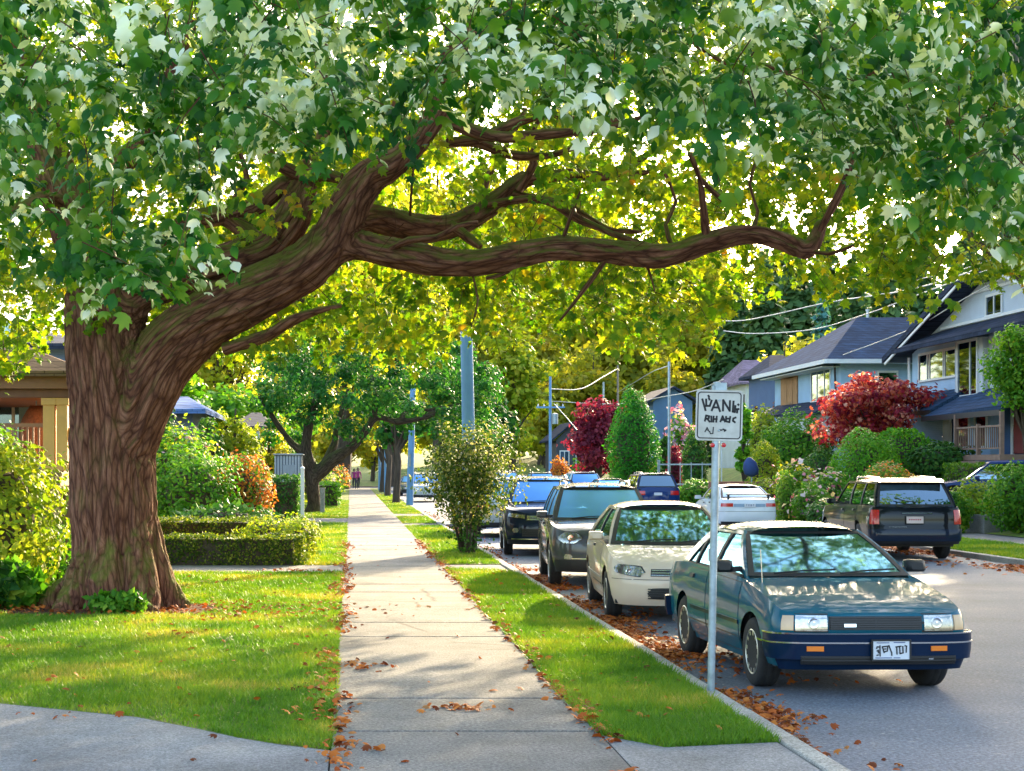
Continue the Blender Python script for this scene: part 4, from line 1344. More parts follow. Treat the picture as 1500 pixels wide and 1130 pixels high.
tree("street_tree", "large green verge tree whose boughs hang in from the right edge", "tree", (17.0, 38.5, .1), 14.5, 5.4, 'lime', 12000, .2, 'round', .3, .46, None, 70, 'oval')
tree("street_tree", "tall verge tree beyond the right edge casting shade over the road", "tree", (14.6, 27, .1), 11.5, 4.8, 'street', 7000, .24, 'round', .3, .3, None, 50, 'oval')
# ================================================================ cars
def paint(name, col, metal=.0, rough=.28, coat=1.0):
    return mat(name, col, .4, metal, .05, 1.5, coat=coat * .8, spec=.04)


m_tyre = mat("tyre_rubber", (.018, .018, .019), .85, var=.25, vscale=20, bump=.2, bscale=60)
m_rim = mat("alloy_rim", (.55, .54, .50), .35, .85, .1, 10)
m_hub = mat("wheel_dark", (.03, .03, .032), .7)
m_blackp = mat("black_plastic", (.018, .018, .02), .55, var=.2)
m_chrome = mat("chrome_trim", (.72, .72, .74), .15, 1.0, .03)
m_cabin = mat("cabin_fabric", (.10, .10, .11), .9, var=.2, vscale=12)
m_cabin2 = mat("cabin_tan", (.30, .27, .22), .9, var=.2, vscale=12)
m_amber = mat("amber_lens", (.85, .22, .02), .2, coat=.6)
m_redl = mat("red_lens", (.55, .012, .015), .18, var=.25, vscale=30, coat=.8)
m_plate = mat("plate_white", (.68, .70, .74), .45, var=.06, vscale=12)
m_ink = mat("sign_ink", (.015, .015, .02), .6)
m_plateblue = mat("plate_blue_ink", (.05, .09, .25), .6)
m_lamp = mat("lamp_reflector", (.42, .42, .41), .22, .7, .5, 30)
m_lens = glass_mat("lamp_lens", (.97, .95, .92), .80, .02, (.95, .95, .95))
m_glass = glass_mat("car_glass", (.60, .88, .96), .58, .06, (.36, .78, 1))  # blue gloss paints a sky reflection into the glass
m_glassd = glass_mat("car_glass_dark", (.10, .13, .15), .60)
m_glassb = glass_mat("car_glass_sky", (.32, .60, .90), .36, .28, (.22, .54, 1))  # sky reflection painted in as blue tint and gloss


class Car:
    def __init__(s, sp):
        s.sp = sp
        L, Wd = sp['L'], sp['W'] / 2
        s.L, s.Wh = L, Wd
        cf, nf, cr, nr = sp['cf'], sp['nf'], sp['cr'], sp['nr']
        ss = [0, .2, .4, .55, .68, .78, .86, .92, .96, .985, 1.0]
        fr = [(Wd * q, cf * (1 - (1 - q ** nf) ** (1 / nf))) for q in ss]
        rr = [(Wd * q, L - cr * (1 - (1 - q ** nr) ** (1 / nr))) for q in ss][::-1]
        ya, yb_, Ra = sp['fo'], sp['fo'] + sp['wb'], sp['r'] + sp.get('gap', .055)
        ys = set(np.round(np.arange(cf + .12, L - cr - .02, .14), 3))
        for yc in (ya, yb_):
            ys = {q for q in ys if abs(q - yc) > Ra + .03}
            for a in np.linspace(0, math.pi, 17):
                ys.add(round(yc + Ra * math.cos(a), 4))
            ys |= {round(yc - Ra - .015, 4), round(yc + Ra + .015, 4)}
        ys = sorted(q for q in ys if cf + .01 < q < L - cr - .01)
        s.tap = sp.get('taper', .02)
        side = [(Wd, q) for q in ys]
        pl = fr + side + rr
        s.plan = np.array([(x * (1 - s.tap * ((y - L / 2) / (L / 2)) ** 2 * 1.0), y) for x, y in pl])
        d = np.gradient(s.plan, axis=0)
        n = np.c_[d[:, 1], -d[:, 0]]
        n[0] = (0, -1); n[-1] = (0, 1)
        s.nrm = unit(n)
        s.arc = np.r_[0, np.cumsum(np.linalg.norm(np.diff(s.plan, axis=0), axis=1))]
        s.Ra, s.yax = Ra, (ya, yb_)

    def zt(s, y):
        t = np.array(s.sp['top'])
        return float(np.interp(y, t[:, 0], t[:, 1]))

    def zlow(s, y):
        z = s.sp['zs']
        for yc in s.yax:
            if abs(y - yc) <= s.Ra + 1e-4:
                z = max(z, s.sp['r'] + math.sqrt(max(0, s.Ra ** 2 - (y - yc) ** 2)))
        if y < s.sp['fo'] - s.Ra:
            z = s.sp.get('zf', z)
        if y > s.yax[1] + s.Ra:
            z = s.sp.get('zr_', z)
        return z

    def inset(s, z, y, ny):
        f = s.sp['ins_f'] if ny < 0 else s.sp['ins_r']
        f = np.array(f)
        a = float(np.interp(z, f[:, 0], f[:, 1]))
        g = np.array(s.sp.get('ins_s', [(0, .06), (.25, .01), (.5, 0), (.8, .012), (1, .05)]))
        zr = (z - s.sp['zs']) / (s.zt(y) - s.sp['zs'])
        b = float(np.interp(zr, g[:, 0], g[:, 1]))
        wgt = ny * ny
        return wgt * a + (1 - wgt) * b

    def at_plan(s, i, z, off=0):
        p, n = s.plan[i], s.nrm[i]
        k = -s.inset(z, p[1], n[1]) + off
        return (p[0] + n[0] * k, p[1] + n[1] * k, z)

    def skin(s, q, z, off=0.0):
        "point on the body wall: q metres round from the front centre (negative: other side)"
        sg = -1 if q < 0 else 1
        q = abs(q)
        x, y = np.interp(q, s.arc, s.plan[:, 0]), np.interp(q, s.arc, s.plan[:, 1])
        nx, ny = np.interp(q, s.arc, s.nrm[:, 0]), np.interp(q, s.arc, s.nrm[:, 1])
        l = math.hypot(nx, ny)
        nx, ny = nx / l, ny / l
        k = -s.inset(z, y, ny) + off
        return (sg * (x + nx * k), y + ny * k, z)

    def rear_q(s, q):
        return (s.arc[-1] - abs(q)) * (1 if q >= 0 else -1)

    def side_q(s, y):
        return float(np.interp(y, s.plan[:, 1], s.arc))

    def patch(s, b, q0, q1, z0, z1, off=.006, back=.02, nq=8, nz=3, z0b=None, z1b=None, rear=False, mi=0, rnd=0.0):
        "raised panel that follows the wall; z0b/z1b: heights at the q1 end"
        z0b = z0 if z0b is None else z0b
        z1b = z1 if z1b is None else z1b
        nq = max(2, nq)

        def P(i, j, o):
            u, v = i / (nq - 1), j / (nz - 1)
            if rnd:
                e = 1 - rnd * (2 * v - 1) ** 4
                u = .5 + (u - .5) * e
            q = q0 + (q1 - q0) * u
            if rear:
                q = s.rear_q(q)
            zl, zh = z0 + (z0b - z0) * u, z1 + (z1b - z1) * u
            if rnd:
                zm = (zl + zh) / 2
                e = 1 - rnd * (2 * u - 1) ** 4
                zl, zh = zm + (zl - zm) * e, zm + (zh - zm) * e
            return s.skin(q, zl + (zh - zl) * v, o)
        n0 = len(b.v)
        b.grid(lambda i, j: P(i, j, off), nq, nz, mi)
        ring = [(i, 0) for i in range(nq)] + [(nq - 1, j) for j in range(1, nz)] + [(i, nz - 1) for i in range(nq - 2, -1, -1)] + [(0, j) for j in range(nz - 2, 0, -1)]
        outer = [P(i, j, off) for i, j in ring]
        inner = [P(i, j, off - back) for i, j in ring]
        m = len(ring)
        b.add(outer + inner, [(k, (k + 1) % m, (k + 1) % m + m, k + m) for k in range(m)], mi)
        return b

    def build(s, name, label, loc, rz, group, body_m, glass_m, detail=2, seat_m=None):
        sp = s.sp
        root = empty(name, loc, rz, label, "car", group)
        s.root = root
        off = Vector((0, -s.L / 2, 0))

        def fin(b, nm, m, parent=root, **k):
            b.v = [(v[0], v[1] + off.y, v[2]) for v in b.v] if parent is root or k.pop('shift', False) else b.v
            return b.build(nm, m, parent, **k)
        s.fin = fin
        # ---- wall + bonnet + deck
        N = len(s.plan)
        ts = [0, .08, .2, .35, .5, .65, .78, .88, .95, 1.0]
        rows = []
        for i in range(N):
            zl, zh = s.zlow(s.plan[i, 1]), s.zt(s.plan[i, 1])
            rows.append([s.at_plan(i, zl + (zh - zl) * t) for t in ts])
        loop = [[(-p[0], p[1], p[2]) for p in rows[i]] for i in range(N - 1, 0, -1)] + rows[:-1] + [rows[-1]]
        b = MB()
        full = [[(-p[0], p[1], p[2]) for p in rows[i]] for i in range(N - 1, 0, -1)] + rows
        full = full[:-1]
        b.grid(lambda i, j: full[i][j], len(full), len(ts), 0, close_u=True)
        gh = sp['gh']

        def top_part(sel, cr):
            u_ = np.linspace(-1, 1, 13)
            idx = [i for i in range(N) if sel(s.plan[i, 1])]
            R_ = []
            for i in idx:
                p = rows[i][-1]
                R_.append([(p[0] * u, p[1], p[2] + cr * (1 - u * u) * min(1, p[0] * 2)) for u in u_])
            return R_
        hood = top_part(lambda y: y <= gh[0] + .08, sp.get('crown', .035))
        bb = MB()
        bb.grid(lambda i, j: hood[i][j], len(hood), 13)
        deck = top_part(lambda y: y >= gh[3] - .08, .02)
        b.grid(lambda i, j: deck[i][j], len(deck), 13)
        # floor pan and wheel wells
        b.box(-s.Wh * .88, s.Wh * .88, .35, s.L - .35, sp['zs'] + .01, sp['zs'] + .06, 1)
        for yc in s.yax:
            for sx in (-1, 1):
                prof = [(yc + (s.Ra + .012) * math.cos(a), sp['r'] + (s.Ra + .012) * math.sin(a)) for a in np.linspace(-.25, math.pi + .25, 15)]
                x0, x1 = sx * (s.Wh - .035 - .05), sx * (s.Wh - .34)
                b.add([(x, q, z) for x in (x0, x1) for q, z in prof], [(k, k + 1, k + 16, k + 15) for k in range(14)] + [tuple(range(15, 30))], 1)
        fin(b, "body", [body_m, m_blackp], smooth=True, angle=50, fixn=True)
        fin(bb, "bonnet", body_m, smooth=True, angle=60)
        # ---- greenhouse
        ywb, yrf, yrr, yrb = gh
        zr, Wr, Wg = sp['zr'], sp['Wr'], sp.get('Wg', s.Wh - .07)
        bow = sp.get('bow', .10)
        zwb, zrb = s.zt(ywb) + .012, s.zt(yrb) + .012

        def gpt(y0, y1, w0, w1, z0, z1, u, v, bw, o=0):
            y = y0 + (y1 - y0) * v + bw * (u * u - 1) * (1 - .45 * v) * (1 if y1 > y0 else -1)
            z = z0 + (z1 - z0) * v + .035 * math.sin(math.pi * v) * .6
            return (u * (w0 + (w1 - w0) * v), y, z + o)
        n = 11
        ws = MB().grid(lambda i, j: gpt(ywb, yrf, Wg - .015, Wr - .01, zwb, zr - .02, -1 + 2 * i / (n - 1), j / 6, bow), n, 7)
        fin(ws, "windscreen", glass_m, smooth=True, angle=80)
        rw = MB().grid(lambda i, j: gpt(yrb, yrr, Wg - .03, Wr - .02, zrb, zr - .03, -1 + 2 * i / (n - 1), j / 6, .05), n, 7)
        fin(rw, "rear_window", glass_m if not sp.get('dark_rear') else m_glassd, smooth=True, angle=80)
        for (a0, a1, w0, w1, z0, z1, bw) in ((ywb, yrf, Wg - .015, Wr - .01, zwb, zr - .02, bow), (yrb, yrr, Wg - .03, Wr - .02, zrb, zr - .03, .05)):
            sl = MB()
            for v0, v1, u0, u1 in ((0, .07, -1, 1), (.93, 1.0, -1, 1), (0, 1, -1, -.93), (0, 1, .93, 1)):
                sl.grid(lambda i, j: gpt(a0, a1, w0, w1, z0, z1, u0 + (u1 - u0) * i / 8, v0 + (v1 - v0) * j / 6, bw, .006), 9, 7)
            fin(sl, "window_seal", m_blackp, smooth=True, angle=60)
        zc = .03 + .02 * sp.get('boxy', 0)
        ny_, nx_ = 12, 15

        def roof_pt(i, j, o=0):
            u, v = -1 + 2 * j / (nx_ - 1), i / (ny_ - 1)
            y = yrf - .03 + (yrr - yrf + .06) * v
            wd = (Wr + .02) * (1 - .05 * (2 * v - 1) ** 4)
            e = abs(u) ** 6
            return (u * wd, y + (bow * .5 * (u * u - 1) * (1 - v) * .9), zr + zc * (1 - u * u) + .035 * math.sin(math.pi * min(1, max(0, v))) - .045 * e + o)
        rf = MB().grid(lambda i, j: roof_pt(i, j), ny_, nx_)
        # pillars and window frames belong to the roof
        yB, yQ = sp['yB'], sp['yQ']

        def G_(y, v, o=0):
            x = Wg + (Wr - Wg) * v + .02 * math.sin(math.pi * v) + o
            zb = s.zt(min(max(y, ywb), yrb)) - .005
            return (x, y, zb + (zr - .015 - zb) * v)

        def lineA(v): return ywb + (yrf - ywb) * v
        def lineC(v): return yrb + (yrr - yrb) * v
        for sx in (-1, 1):
            def strip(f0, f1, v0=0.0, v1=1.0, k=5, th=.03, dst=rf, o=.008, mi=0):
                V0 = [v0 + (v1 - v0) * q / k for q in range(k + 1)]
                outer = [(G_(f0(v), v, o), G_(f1(v), v, o)) for v in V0]
                P = [p for pr in outer for p in pr]
                P2 = [(p[0] - th, p[1], p[2]) for p in P]
                al = [(sx * p[0], p[1], p[2]) for p in P + P2]
                m = len(P)
                f = []
                for q in range(k):
                    a = 2 * q
                    f += [(a, a + 1, a + 3, a + 2), (a + m, a + 2 + m, a + 3 + m, a + 1 + m), (a, a + 2, a + 2 + m, a + m), (a + 1, a + 1 + m, a + 3 + m, a + 3)]
                dst.add(al, f, mi)
            strip(lambda v: lineA(v) - .015, lambda v: lineA(v) + .055)
            strip(lambda v: yB - .04, lambda v: yB + .04, mi=1)
            if yQ:
                strip(lambda v: yQ - .03 + sp.get('qlean', 0) * v, lambda v: yQ + .03 + sp.get('qlean', 0) * v, mi=1)
            strip(lambda v: lineC(v) - sp.get('Cw', .22), lambda v: lineC(v) + .02)
            strip(lambda v: ywb + .1, lambda v: yrb - .05, 0, .05, 1, mi=1)
            strip(lambda v: lineA(v), lambda v: lineC(v), .92, 1.02, 2)
            # side windows
            edges = [(lambda v: lineA(v) + .05, lambda v: yB - .035)]
            if yQ:
                edges += [(lambda v: yB + .035, lambda v: yQ - .025 + sp.get('qlean', 0) * v), (lambda v: yQ + .025 + sp.get('qlean', 0) * v, lambda v: lineC(v) - sp.get('Cw', .22) + .01)]
            else:
                edges += [(lambda v: yB + .035, lambda v: lineC(v) - sp.get('Cw', .22) + .01)]
            for f0, f1 in edges:
                wb_ = MB()
                wb_.grid(lambda i, j: (lambda p: (sx * p[0], p[1], p[2]))(G_(f0(.04 + .9 * j / 4) + (f1(.04 + .9 * j / 4) - f0(.04 + .9 * j / 4)) * i / 4, .04 + .9 * j / 4, -.008)), 5, 5)
                fin(wb_, "side_window", m_glassd if sp.get('dark_side') else glass_m, smooth=True, angle=80)
        fin(rf, "roof", [body_m, m_blackp], smooth=True, angle=40)
        if sp.get('rails'):
            for sx in (-1, 1):
                rl = MB().tube([(sx * (Wr - .10), yrf + .15, zr + .01), (sx * (Wr - .10), yrf + .28, zr + .075), (sx * (Wr - .10), (yrf + yrr) / 2, zr + .085), (sx * (Wr - .10), yrr - .25, zr + .075), (sx * (Wr - .10), yrr - .1, zr + .01)], .018, 8)
                fin(rl, "roof_rail", m_chrome, smooth=True)
        if sp.get('spoiler'):
            y0 = sp['spoiler']
            sb = MB().grid(lambda i, j: ((-1 + 2 * i / 10) * Wr * .98, y0 + .22 * j / 3, zr + .0 - .02 * j + .02 * math.sin(j)), 11, 4).grid(lambda i, j: ((-1 + 2 * i / 10) * Wr * .98, y0 + .22 * j / 3, zr - .035 - .02 * j), 11, 4)
            fin(sb, "spoiler", body_m, smooth=True)
        # ---- cabin
        cb = MB()
        cb.grid(lambda i, j: ((-1 + 2 * i / 8) * (Wg - .05), ywb - .02 + .5 * j / 4, s.zt(ywb) - .03 - .12 * (j / 4) ** 2), 9, 5)
        cb.box(-Wg + .04, Wg - .04, ywb + .35, yrb - .02, sp['zs'] + .12, sp['zs'] + .2)
        cb.box(-Wg + .02, -Wg + .05, ywb, yrb, sp['zs'] + .2, s.zt(ywb) - .03)
        cb.box(Wg - .05, Wg - .02, ywb, yrb, sp['zs'] + .2, s.zt(ywb) - .03)
        cb.box(-Wg + .06, Wg - .06, yrb - .22, yrb + .05, sp['zs'] + .2, s.zt(yrb) - .04)
        fin(cb, "dashboard", m_blackp if not seat_m else m_cabin, bevel=.01)
        zb_ = s.zt(yB)
        for sx in (-1, 1):
            sb = MB()
            ys_ = yB - .12
            x0, x1 = sx * .36 - .25, sx * .36 + .25
            sb.prism([(x0, ys_ - .05, .45), (x0, ys_ + .10, .45), (x0, ys_ + .24, zb_ + .13), (x0, ys_ + .12, zb_ + .13)], (x1 - x0, 0, 0))
            sb.box(x0, x1, ys_ - .5, ys_, .42, .56)
            sb.box(sx * .36 - .13, sx * .36 + .13, ys_ + .14, ys_ + .24, zb_ + .16, min(zr - .12, zb_ + .34))
            fin(sb, "seat", seat_m or m_cabin, bevel=.04)
        if detail > 1:
            sb = MB()
            sb.prism([(-Wg + .12, yB + .85, .45), (-Wg + .12, yB + .98, .45), (-Wg + .12, yB + 1.10, zb_ + .05), (-Wg + .12, yB + .98, zb_ + .05)], (2 * Wg - .24, 0, 0))
            fin(sb, "rear_bench", seat_m or m_cabin, bevel=.04)
        st_ = MB()
        cc = Vector((.36, ywb + .48, s.zt(ywb) + .0))
        ring = [cc + Vector((.185 * math.cos(a), .05 * math.sin(a), .18 * math.sin(a))) for a in np.linspace(0, 2 * math.pi, 22)]
        st_.tube(ring, .016, 6)
        for a in (0, math.pi, -math.pi / 2):
            st_.beam(cc, cc + Vector((.18 * math.cos(a), .05 * math.sin(a), .175 * math.sin(a))), .03, .02)
        fin(st_, "steering_wheel", m_blackp, smooth=True)
        mr = MB().box(-.12, .12, yrf + .0, yrf + .03, zr - .15, zr - .09)
        fin(mr, "interior_mirror", m_blackp, bevel=.01)
        # ---- wheels
        for yc in s.yax:
            for sx in (-1, 1):
                r, tw_ = sp['r'], sp.get('tw', .19)
                rr_ = sp.get('rim', .64) * r
                xc = sx * (s.Wh - .02 - tw_ / 2)
                wh = bpy.data.objects.new('wheel', None)
                hub = MB().lathe([(.02, -sx * .05), (rr_ * .98, -sx * .05), (rr_ * .98, -sx * .02), (.02, -sx * .02)], 20, 'x')
                wh = hub.build("wheel", m_hub, root, smooth=True)
                wh.location = (xc, yc - s.L / 2, r)
                h = tw_ / 2
                ty = MB().lathe([(rr_ * .97, -h * .9), (r * .90, -h), (r * .97, -h * .82), (r, -h * .6), (r * .985, -h * .3), (r * .985, -h * .26), (r, -h * .22), (r, h * .22), (r * .985, h * .26), (r * .985, h * .3), (r, h * .6), (r * .97, h * .82), (r * .90, h), (rr_ * .97, h * .9)], 40, 'x')
                ty.build("tyre", m_tyre, wh, smooth=True, angle=50)
                rm = MB()
                o_ = sx * h
                rm.lathe([(rr_ * .90, o_ * .55), (rr_, o_ * .93), (rr_ * .96, o_ * .97), (rr_ * .88, o_ * .8)], 32, 'x')
                ns = sp.get('spokes', 5)
                rm.lathe([(.001, o_ * .84), (rr_ * .2, o_ * .84), (rr_ * .24, o_ * .5)], 16, 'x')
                for k in range(ns):
                    a = 2 * math.pi * (k + .3) / ns
                    p0 = Vector((o_ * .68, .12 * rr_ * math.cos(a), .12 * rr_ * math.sin(a)))
                    p1 = Vector((o_ * .76, .92 * rr_ * math.cos(a), .92 * rr_ * math.sin(a)))
                    rm.beam(p0, p1, sp.get('spoke_w', .34) * rr_, .03, up=(1, 0, 0))
                rm.build("rim", m_rim, wh, smooth=True, angle=40)
        # ---- doors with gaps and handles
        if detail > 0:
            for sx in (-1, 1):
                for (d0, d1) in sp['doors']:
                    zl, zh = sp['zs'] + .06, None
                    q0, q1 = sx * s.side_q(d0), sx * s.side_q(d1)
                    sm = MB()
                    zh0, zh1 = s.zt(d0) - .035, s.zt(d1) - .035
                    s.patch(sm, q0 - sx * .008, q1 + sx * .008, zl - .008, zh0 + .006, .0015, .02, 8, 6, zl - .008, zh1 + .006)
                    sm = fin(sm, "door_gap", m_blackp, smooth=True, angle=60)
                    db = MB()
                    s.patch(db, q0, q1, zl, zh0, .004, .02, 8, 7, zl, zh1)
                    dr = fin(db, "door", body_m, smooth=True, angle=60)
                    sm.parent = dr
                    hb = MB()
                    qh = sx * s.side_q(d1 - .12)
                    s.patch(hb, qh - sx * .13, qh, s.zt(d1) - .125, s.zt(d1) - .09, .025, .02, 4, 2)
                    hb.v = [(v[0], v[1] + off.y, v[2]) for v in hb.v]
                    hb.build("handle", sp.get('handle_m', m_blackp), dr)
        for sx in (-1, 1):
            mb = MB()
            zm = s.zt(ywb + .25)
            c = Vector((sx * (s.Wh + .045), ywb + .28, zm + .075))
            hw, hh = .095, .056
            pr = []
            for dy, k in ((-.075, .55), (-.05, .85), (0, 1), (.05, 1)):
                pr.append([(c.x + hw * k * x, c.y + dy, c.z + hh * k * z) for x, z in ((-1, -.8), (-.8, -1), (.8, -1), (1, -.7), (.9, .8), (.6, 1), (-.8, 1), (-1, .8))])
            n0 = len(mb.v)
            mb.grid(lambda i, j: pr[j][i], 8, 4, close_u=True)
            mb.add(pr[0], [tuple(range(8))]).add(pr[3], [tuple(range(8))])
            mb.beam((sx * (Wg - .03), ywb + .29, zm + .05), (c.x - sx * .05, c.y, c.z - .03), .055, .045)
            fin(mb, "wing_mirror", sp.get('mirror_m', body_m), smooth=True, angle=45)
        # wipers
        if detail > 1:
            for x0, x1 in ((-.50, .05), (.08, .60)):
                wp = MB()
                def wpt(x, v):
                    p = gpt(ywb, yrf, Wg - .015, Wr - .01, zwb, zr - .02, x / Wg, v, bow, .022)
                    return (x, p[1], p[2])
                wp.tube([wpt(x0, .02), wpt((x0 + x1) / 2, .07), wpt(x1, .09)], .008, 5)
                fin(wp, "wiper", m_blackp)
        return root

    def feat(s, nm, m, q0, q1, z0, z1, mirror=False, parent=None, **k):
        out = []
        for sg in ((1, -1) if mirror else (1,)):
            b = MB()
            s.patch(b, sg * q0, sg * q1, z0, z1, **k)
            out.append(s.fin(b, nm, m, smooth=True, angle=40))
            if parent:
                out[-1].parent = parent
        return out

    def lamp(s, q0, q1, z0, z1, mirror=True, rear=False, amber=None, **k):
        "headlight: reflector under a clear lens, with a bulb bowl"
        for sg in (1, -1):
            b = MB()
            s.patch(b, sg * q0, sg * q1, z0, z1, off=.004, **k)
            h = s.fin(b, "headlight", m_lamp, smooth=True, angle=40)
            f = MB()
            s.patch(f, sg * q0, sg * q1, z0, z1, off=.018, **k)
            l = s.fin(f, "lens", m_lens, smooth=True, angle=40)
            l.parent = h
            bw = MB()
            qm, zm = sg * (q0 * .58 + q1 * .42), (z0 + z1) / 2
            p = s.skin(qm, zm, .006)
            r = min(.06, (z1 - z0) * .4)
            bw.lathe([(r, -.002), (r * .8, -.008), (r * .4, -.004), (.001, -.010)], 16, 'y', p)
            o = s.fin(bw, "bulb_bowl", m_chrome, smooth=True)
            o.parent = h
            bz = MB()
            s.patch(bz, sg * (q0 - .012), sg * (q1 + .012), z0 - .012, z1 + .012, off=.002, **k)
            o = s.fin(bz, "bezel", m_blackp, smooth=True, angle=40)
            o.parent = h

    def slats(s, nm, m, q0, q1, z0, z1, n, m_slat, off=.004, bars=0, rear=False, **k):
        b = MB()
        s.patch(b, q0, q1, z0, z1, off=off, nq=14, rear=rear, **k)
        o = s.fin(b, nm, m, smooth=True, angle=40)
        f = MB()
        for i in range(n):
            z = z0 + (z1 - z0) * (i + .5) / n
            s.patch(f, q0 + .01, q1 - .01, z - .006, z + .006, off=off + .012, nq=14, nz=2, rear=rear)
        for i in range(bars):
            q = q0 + (q1 - q0) * (i + .5) / bars
            s.patch(f, q - .004, q + .004, z0 + .004, z1 - .004, off=off + .009, nq=2, nz=3, rear=rear)
        g = s.fin(f, "slats", m_slat)
        g.parent = o
        return o

    def plate(s, q, z, w, h, chars=None, rear=False, m=None, ink=None, frame=True, off=.03):
        p = s.skin(s.rear_q(q) if rear else q, z, off)
        p = Vector((p[0], p[1] - s.L / 2, p[2]))
        sg = 1 if rear else -1
        b = MB().box(-w / 2, w / 2, -.006, .006, -h / 2, h / 2)
        o = b.build("number_plate", m or m_plate, s.root, bevel=.004)
        o.location = p
        if rear:
            o.rotation_euler = (0, 0, math.pi)
        if frame:
            f = MB()
            for x0, x1, z0, z1 in ((-w / 2 - .012, w / 2 + .012, h / 2, h / 2 + .012), (-w / 2 - .012, w / 2 + .012, -h / 2 - .012, -h / 2), (-w / 2 - .012, -w / 2, -h / 2, h / 2), (w / 2, w / 2 + .012, -h / 2, h / 2)):
                f.box(x0, x1, -.012, .012, z0, z1)
            f.build("plate_frame", m_blackp, o)
        if chars:
            c = chars if isinstance(chars, MB) else text_mesh(chars, h * .68)
            c.v = [(x, y - .009, z_) for x, y, z_ in c.v]
            c.build("characters", ink or m_ink, o)
        return o


def strokes(lines, wd, depth=.002):
    "flat pen strokes in the x-z plane, each a thin bar"
    b = MB()
    for pts in lines:
        for (x0, z0), (x1, z1) in zip(pts, pts[1:]):
            d = Vector((x1 - x0, 0, z1 - z0))
            if d.length < 1e-6:
                continue
            d.normalize()
            n = Vector((-d.z, 0, d.x)) * wd / 2
            e = d * wd * .35
            a, c = Vector((x0, 0, z0)) - e, Vector((x1, 0, z1)) + e
            b.prism([a - n, c - n, c + n, a + n], (0, -depth, 0))
    return b


# ---- the teal saloon nearest the camera
m_teal = paint("teal_paint", (.001, .092, .145), coat=.8)
m_navyb = paint("navy_bumper", (.003, .015, .045), coat=.6)
sedan = Car(dict(L=4.15, W=1.66, wb=2.43, fo=.80, r=.295, zs=.21, zf=.24, zr_=.27, cf=.34, nf=4.2, cr=.40, nr=4.0, taper=.035, gap=.05,
                 top=[(0, .665), (.06, .69), (.5, .79), (1.22, .905), (1.6, .92), (3.2, .93), (3.5, .92), (4.0, .89), (4.15, .84)],
                 ins_f=[(.2, .10), (.30, .05), (.52, .05), (.56, .035), (.66, .05), (.70, .08)], ins_r=[(.2, .08), (.4, .03), (.7, .02), (.9, .05)],
                 gh=(1.20, 1.98, 3.0, 3.52), zr=1.30, Wr=.54, Wg=.735, yB=2.28, yQ=3.02, qlean=-.10, Cw=.20, doors=[(1.17, 2.27), (2.31, 3.02)], spokes=12, spoke_w=.16, rim=.66, mirror_m=m_blackp, crown=.02, bow=.09))
SX, SY, SR = 4.20, 13.30 + 2.07, R(2)
sd_ = sedan.build("parked_car", "dark teal saloon with square headlights, nearest parked car beside the sign post", (SX, SY, 0), SR, "cars parked along the kerb", m_teal, m_glass, 2, m_cabin2)
sedan.lamp(.40, .665, .545, .672, nq=6, nz=3)
sedan.feat("corner_marker", mat("pale_amber_lens", (.62, .40, .22), .2, coat=.5), .68, .79, .548, .668, True, off=.012, nq=8)
gr = sedan.slats("grille", m_blackp, -.385, .385, .555, .662, 6, mat("grille_dark", (.03, .03, .033), .5), off=.003, bars=1)
em = MB()
sedan.patch(em, -.265, -.165, .578, .604, off=.022, nq=4)
e_ = sedan.fin(em, "emblem", m_chrome)
e_.parent = gr
for nm, q, z0, z1, o, m_ in (("front_bumper", .98, .315, .525, .055, m_navyb), ("front_valance", .86, .225, .315, .015, m_navyb)):
    f = sedan.feat(nm, m_, -q, q, z0, z1, off=o, back=.07, nq=40, nz=4, rnd=0)
    if nm == "front_bumper":
        bump = f[0]
for z in (.445, .520):
    f = sedan.feat("bumper_trim", m_chrome, -.985, .985, z, z + .012, off=.062, back=.02, nq=40, nz=2)[0]
    f.parent = bump
for f in sedan.feat("indicator", m_amber, .44, .575, .385, .425, True, off=.066, back=.02, nq=4):
    f.parent = bump
sedan.slats("lower_intake", m_blackp, -.62, .66, .275, .345, 3, m_blackp, off=.058)
fb = sedan.feat("rear_bumper", m_navyb, -.98, .98, .34, .54, rear=True, off=.05, back=.07, nq=40, nz=3)
sedan.feat("tail_light", m_redl, .42, .80, .62, .78, True, rear=True, off=.01, nq=8)
for sx in (-1, 1):
    q0, q1 = sx * sedan.side_q(1.16), sx * sedan.side_q(2.86)
    f = MB()
    sedan.patch(f, q0, q1, .50, .535, off=.012, nq=20, nz=2)
    sedan.fin(f, "side_trim", m_navyb)
    f = MB()
    sedan.patch(f, sx * .985, sx * sedan.side_q(.44), .44, .455, off=.058, nq=6, nz=2)
    o_ = sedan.fin(f, "bumper_trim", m_chrome)
    o_.parent = bump
an = MB().tube([(-.66, .98, .86), (-.67, 1.0, 1.16)], .004, 5)
sedan.fin(an, "antenna", m_chrome)
chars = strokes([
    [(-.122, .015), (-.118, .03), (-.105, .028)], [(-.118, -.005), (-.108, .002), (-.106, -.02)], [(-.12, -.04), (-.108, -.035)],
    [(-.095, .038), (-.093, -.045)],
    [(-.075, .03), (-.03, .035), (-.035, -.005), (-.062, -.012), (-.075, .03)], [(-.062, -.012), (-.06, -.018)], [(-.058, .012), (-.046, .012)],
    [(-.022, .04), (.002, -.02), (.002, -.04)],
    [(.035, .028), (.078, .034)], [(.042, .026), (.045, -.03)], [(.066, .03), (.070, -.026), (.095, -.02), (.092, .032)], [(.110, .038), (.125, .034)], [(.122, .03), (.120, -.015)]], .010)
pl = sedan.plate(.10, .395, .30, .150, chars, off=.085)
top_ = strokes([[(-.12, .062), (-.02, .062)], [(.02, .064), (.11, .064)], [(-.13, -.060), (.0, -.060)], [(.02, -.060), (.07, -.060)]], .006)
top_.v = [(x, y - .009, z) for x, y, z in top_.v]
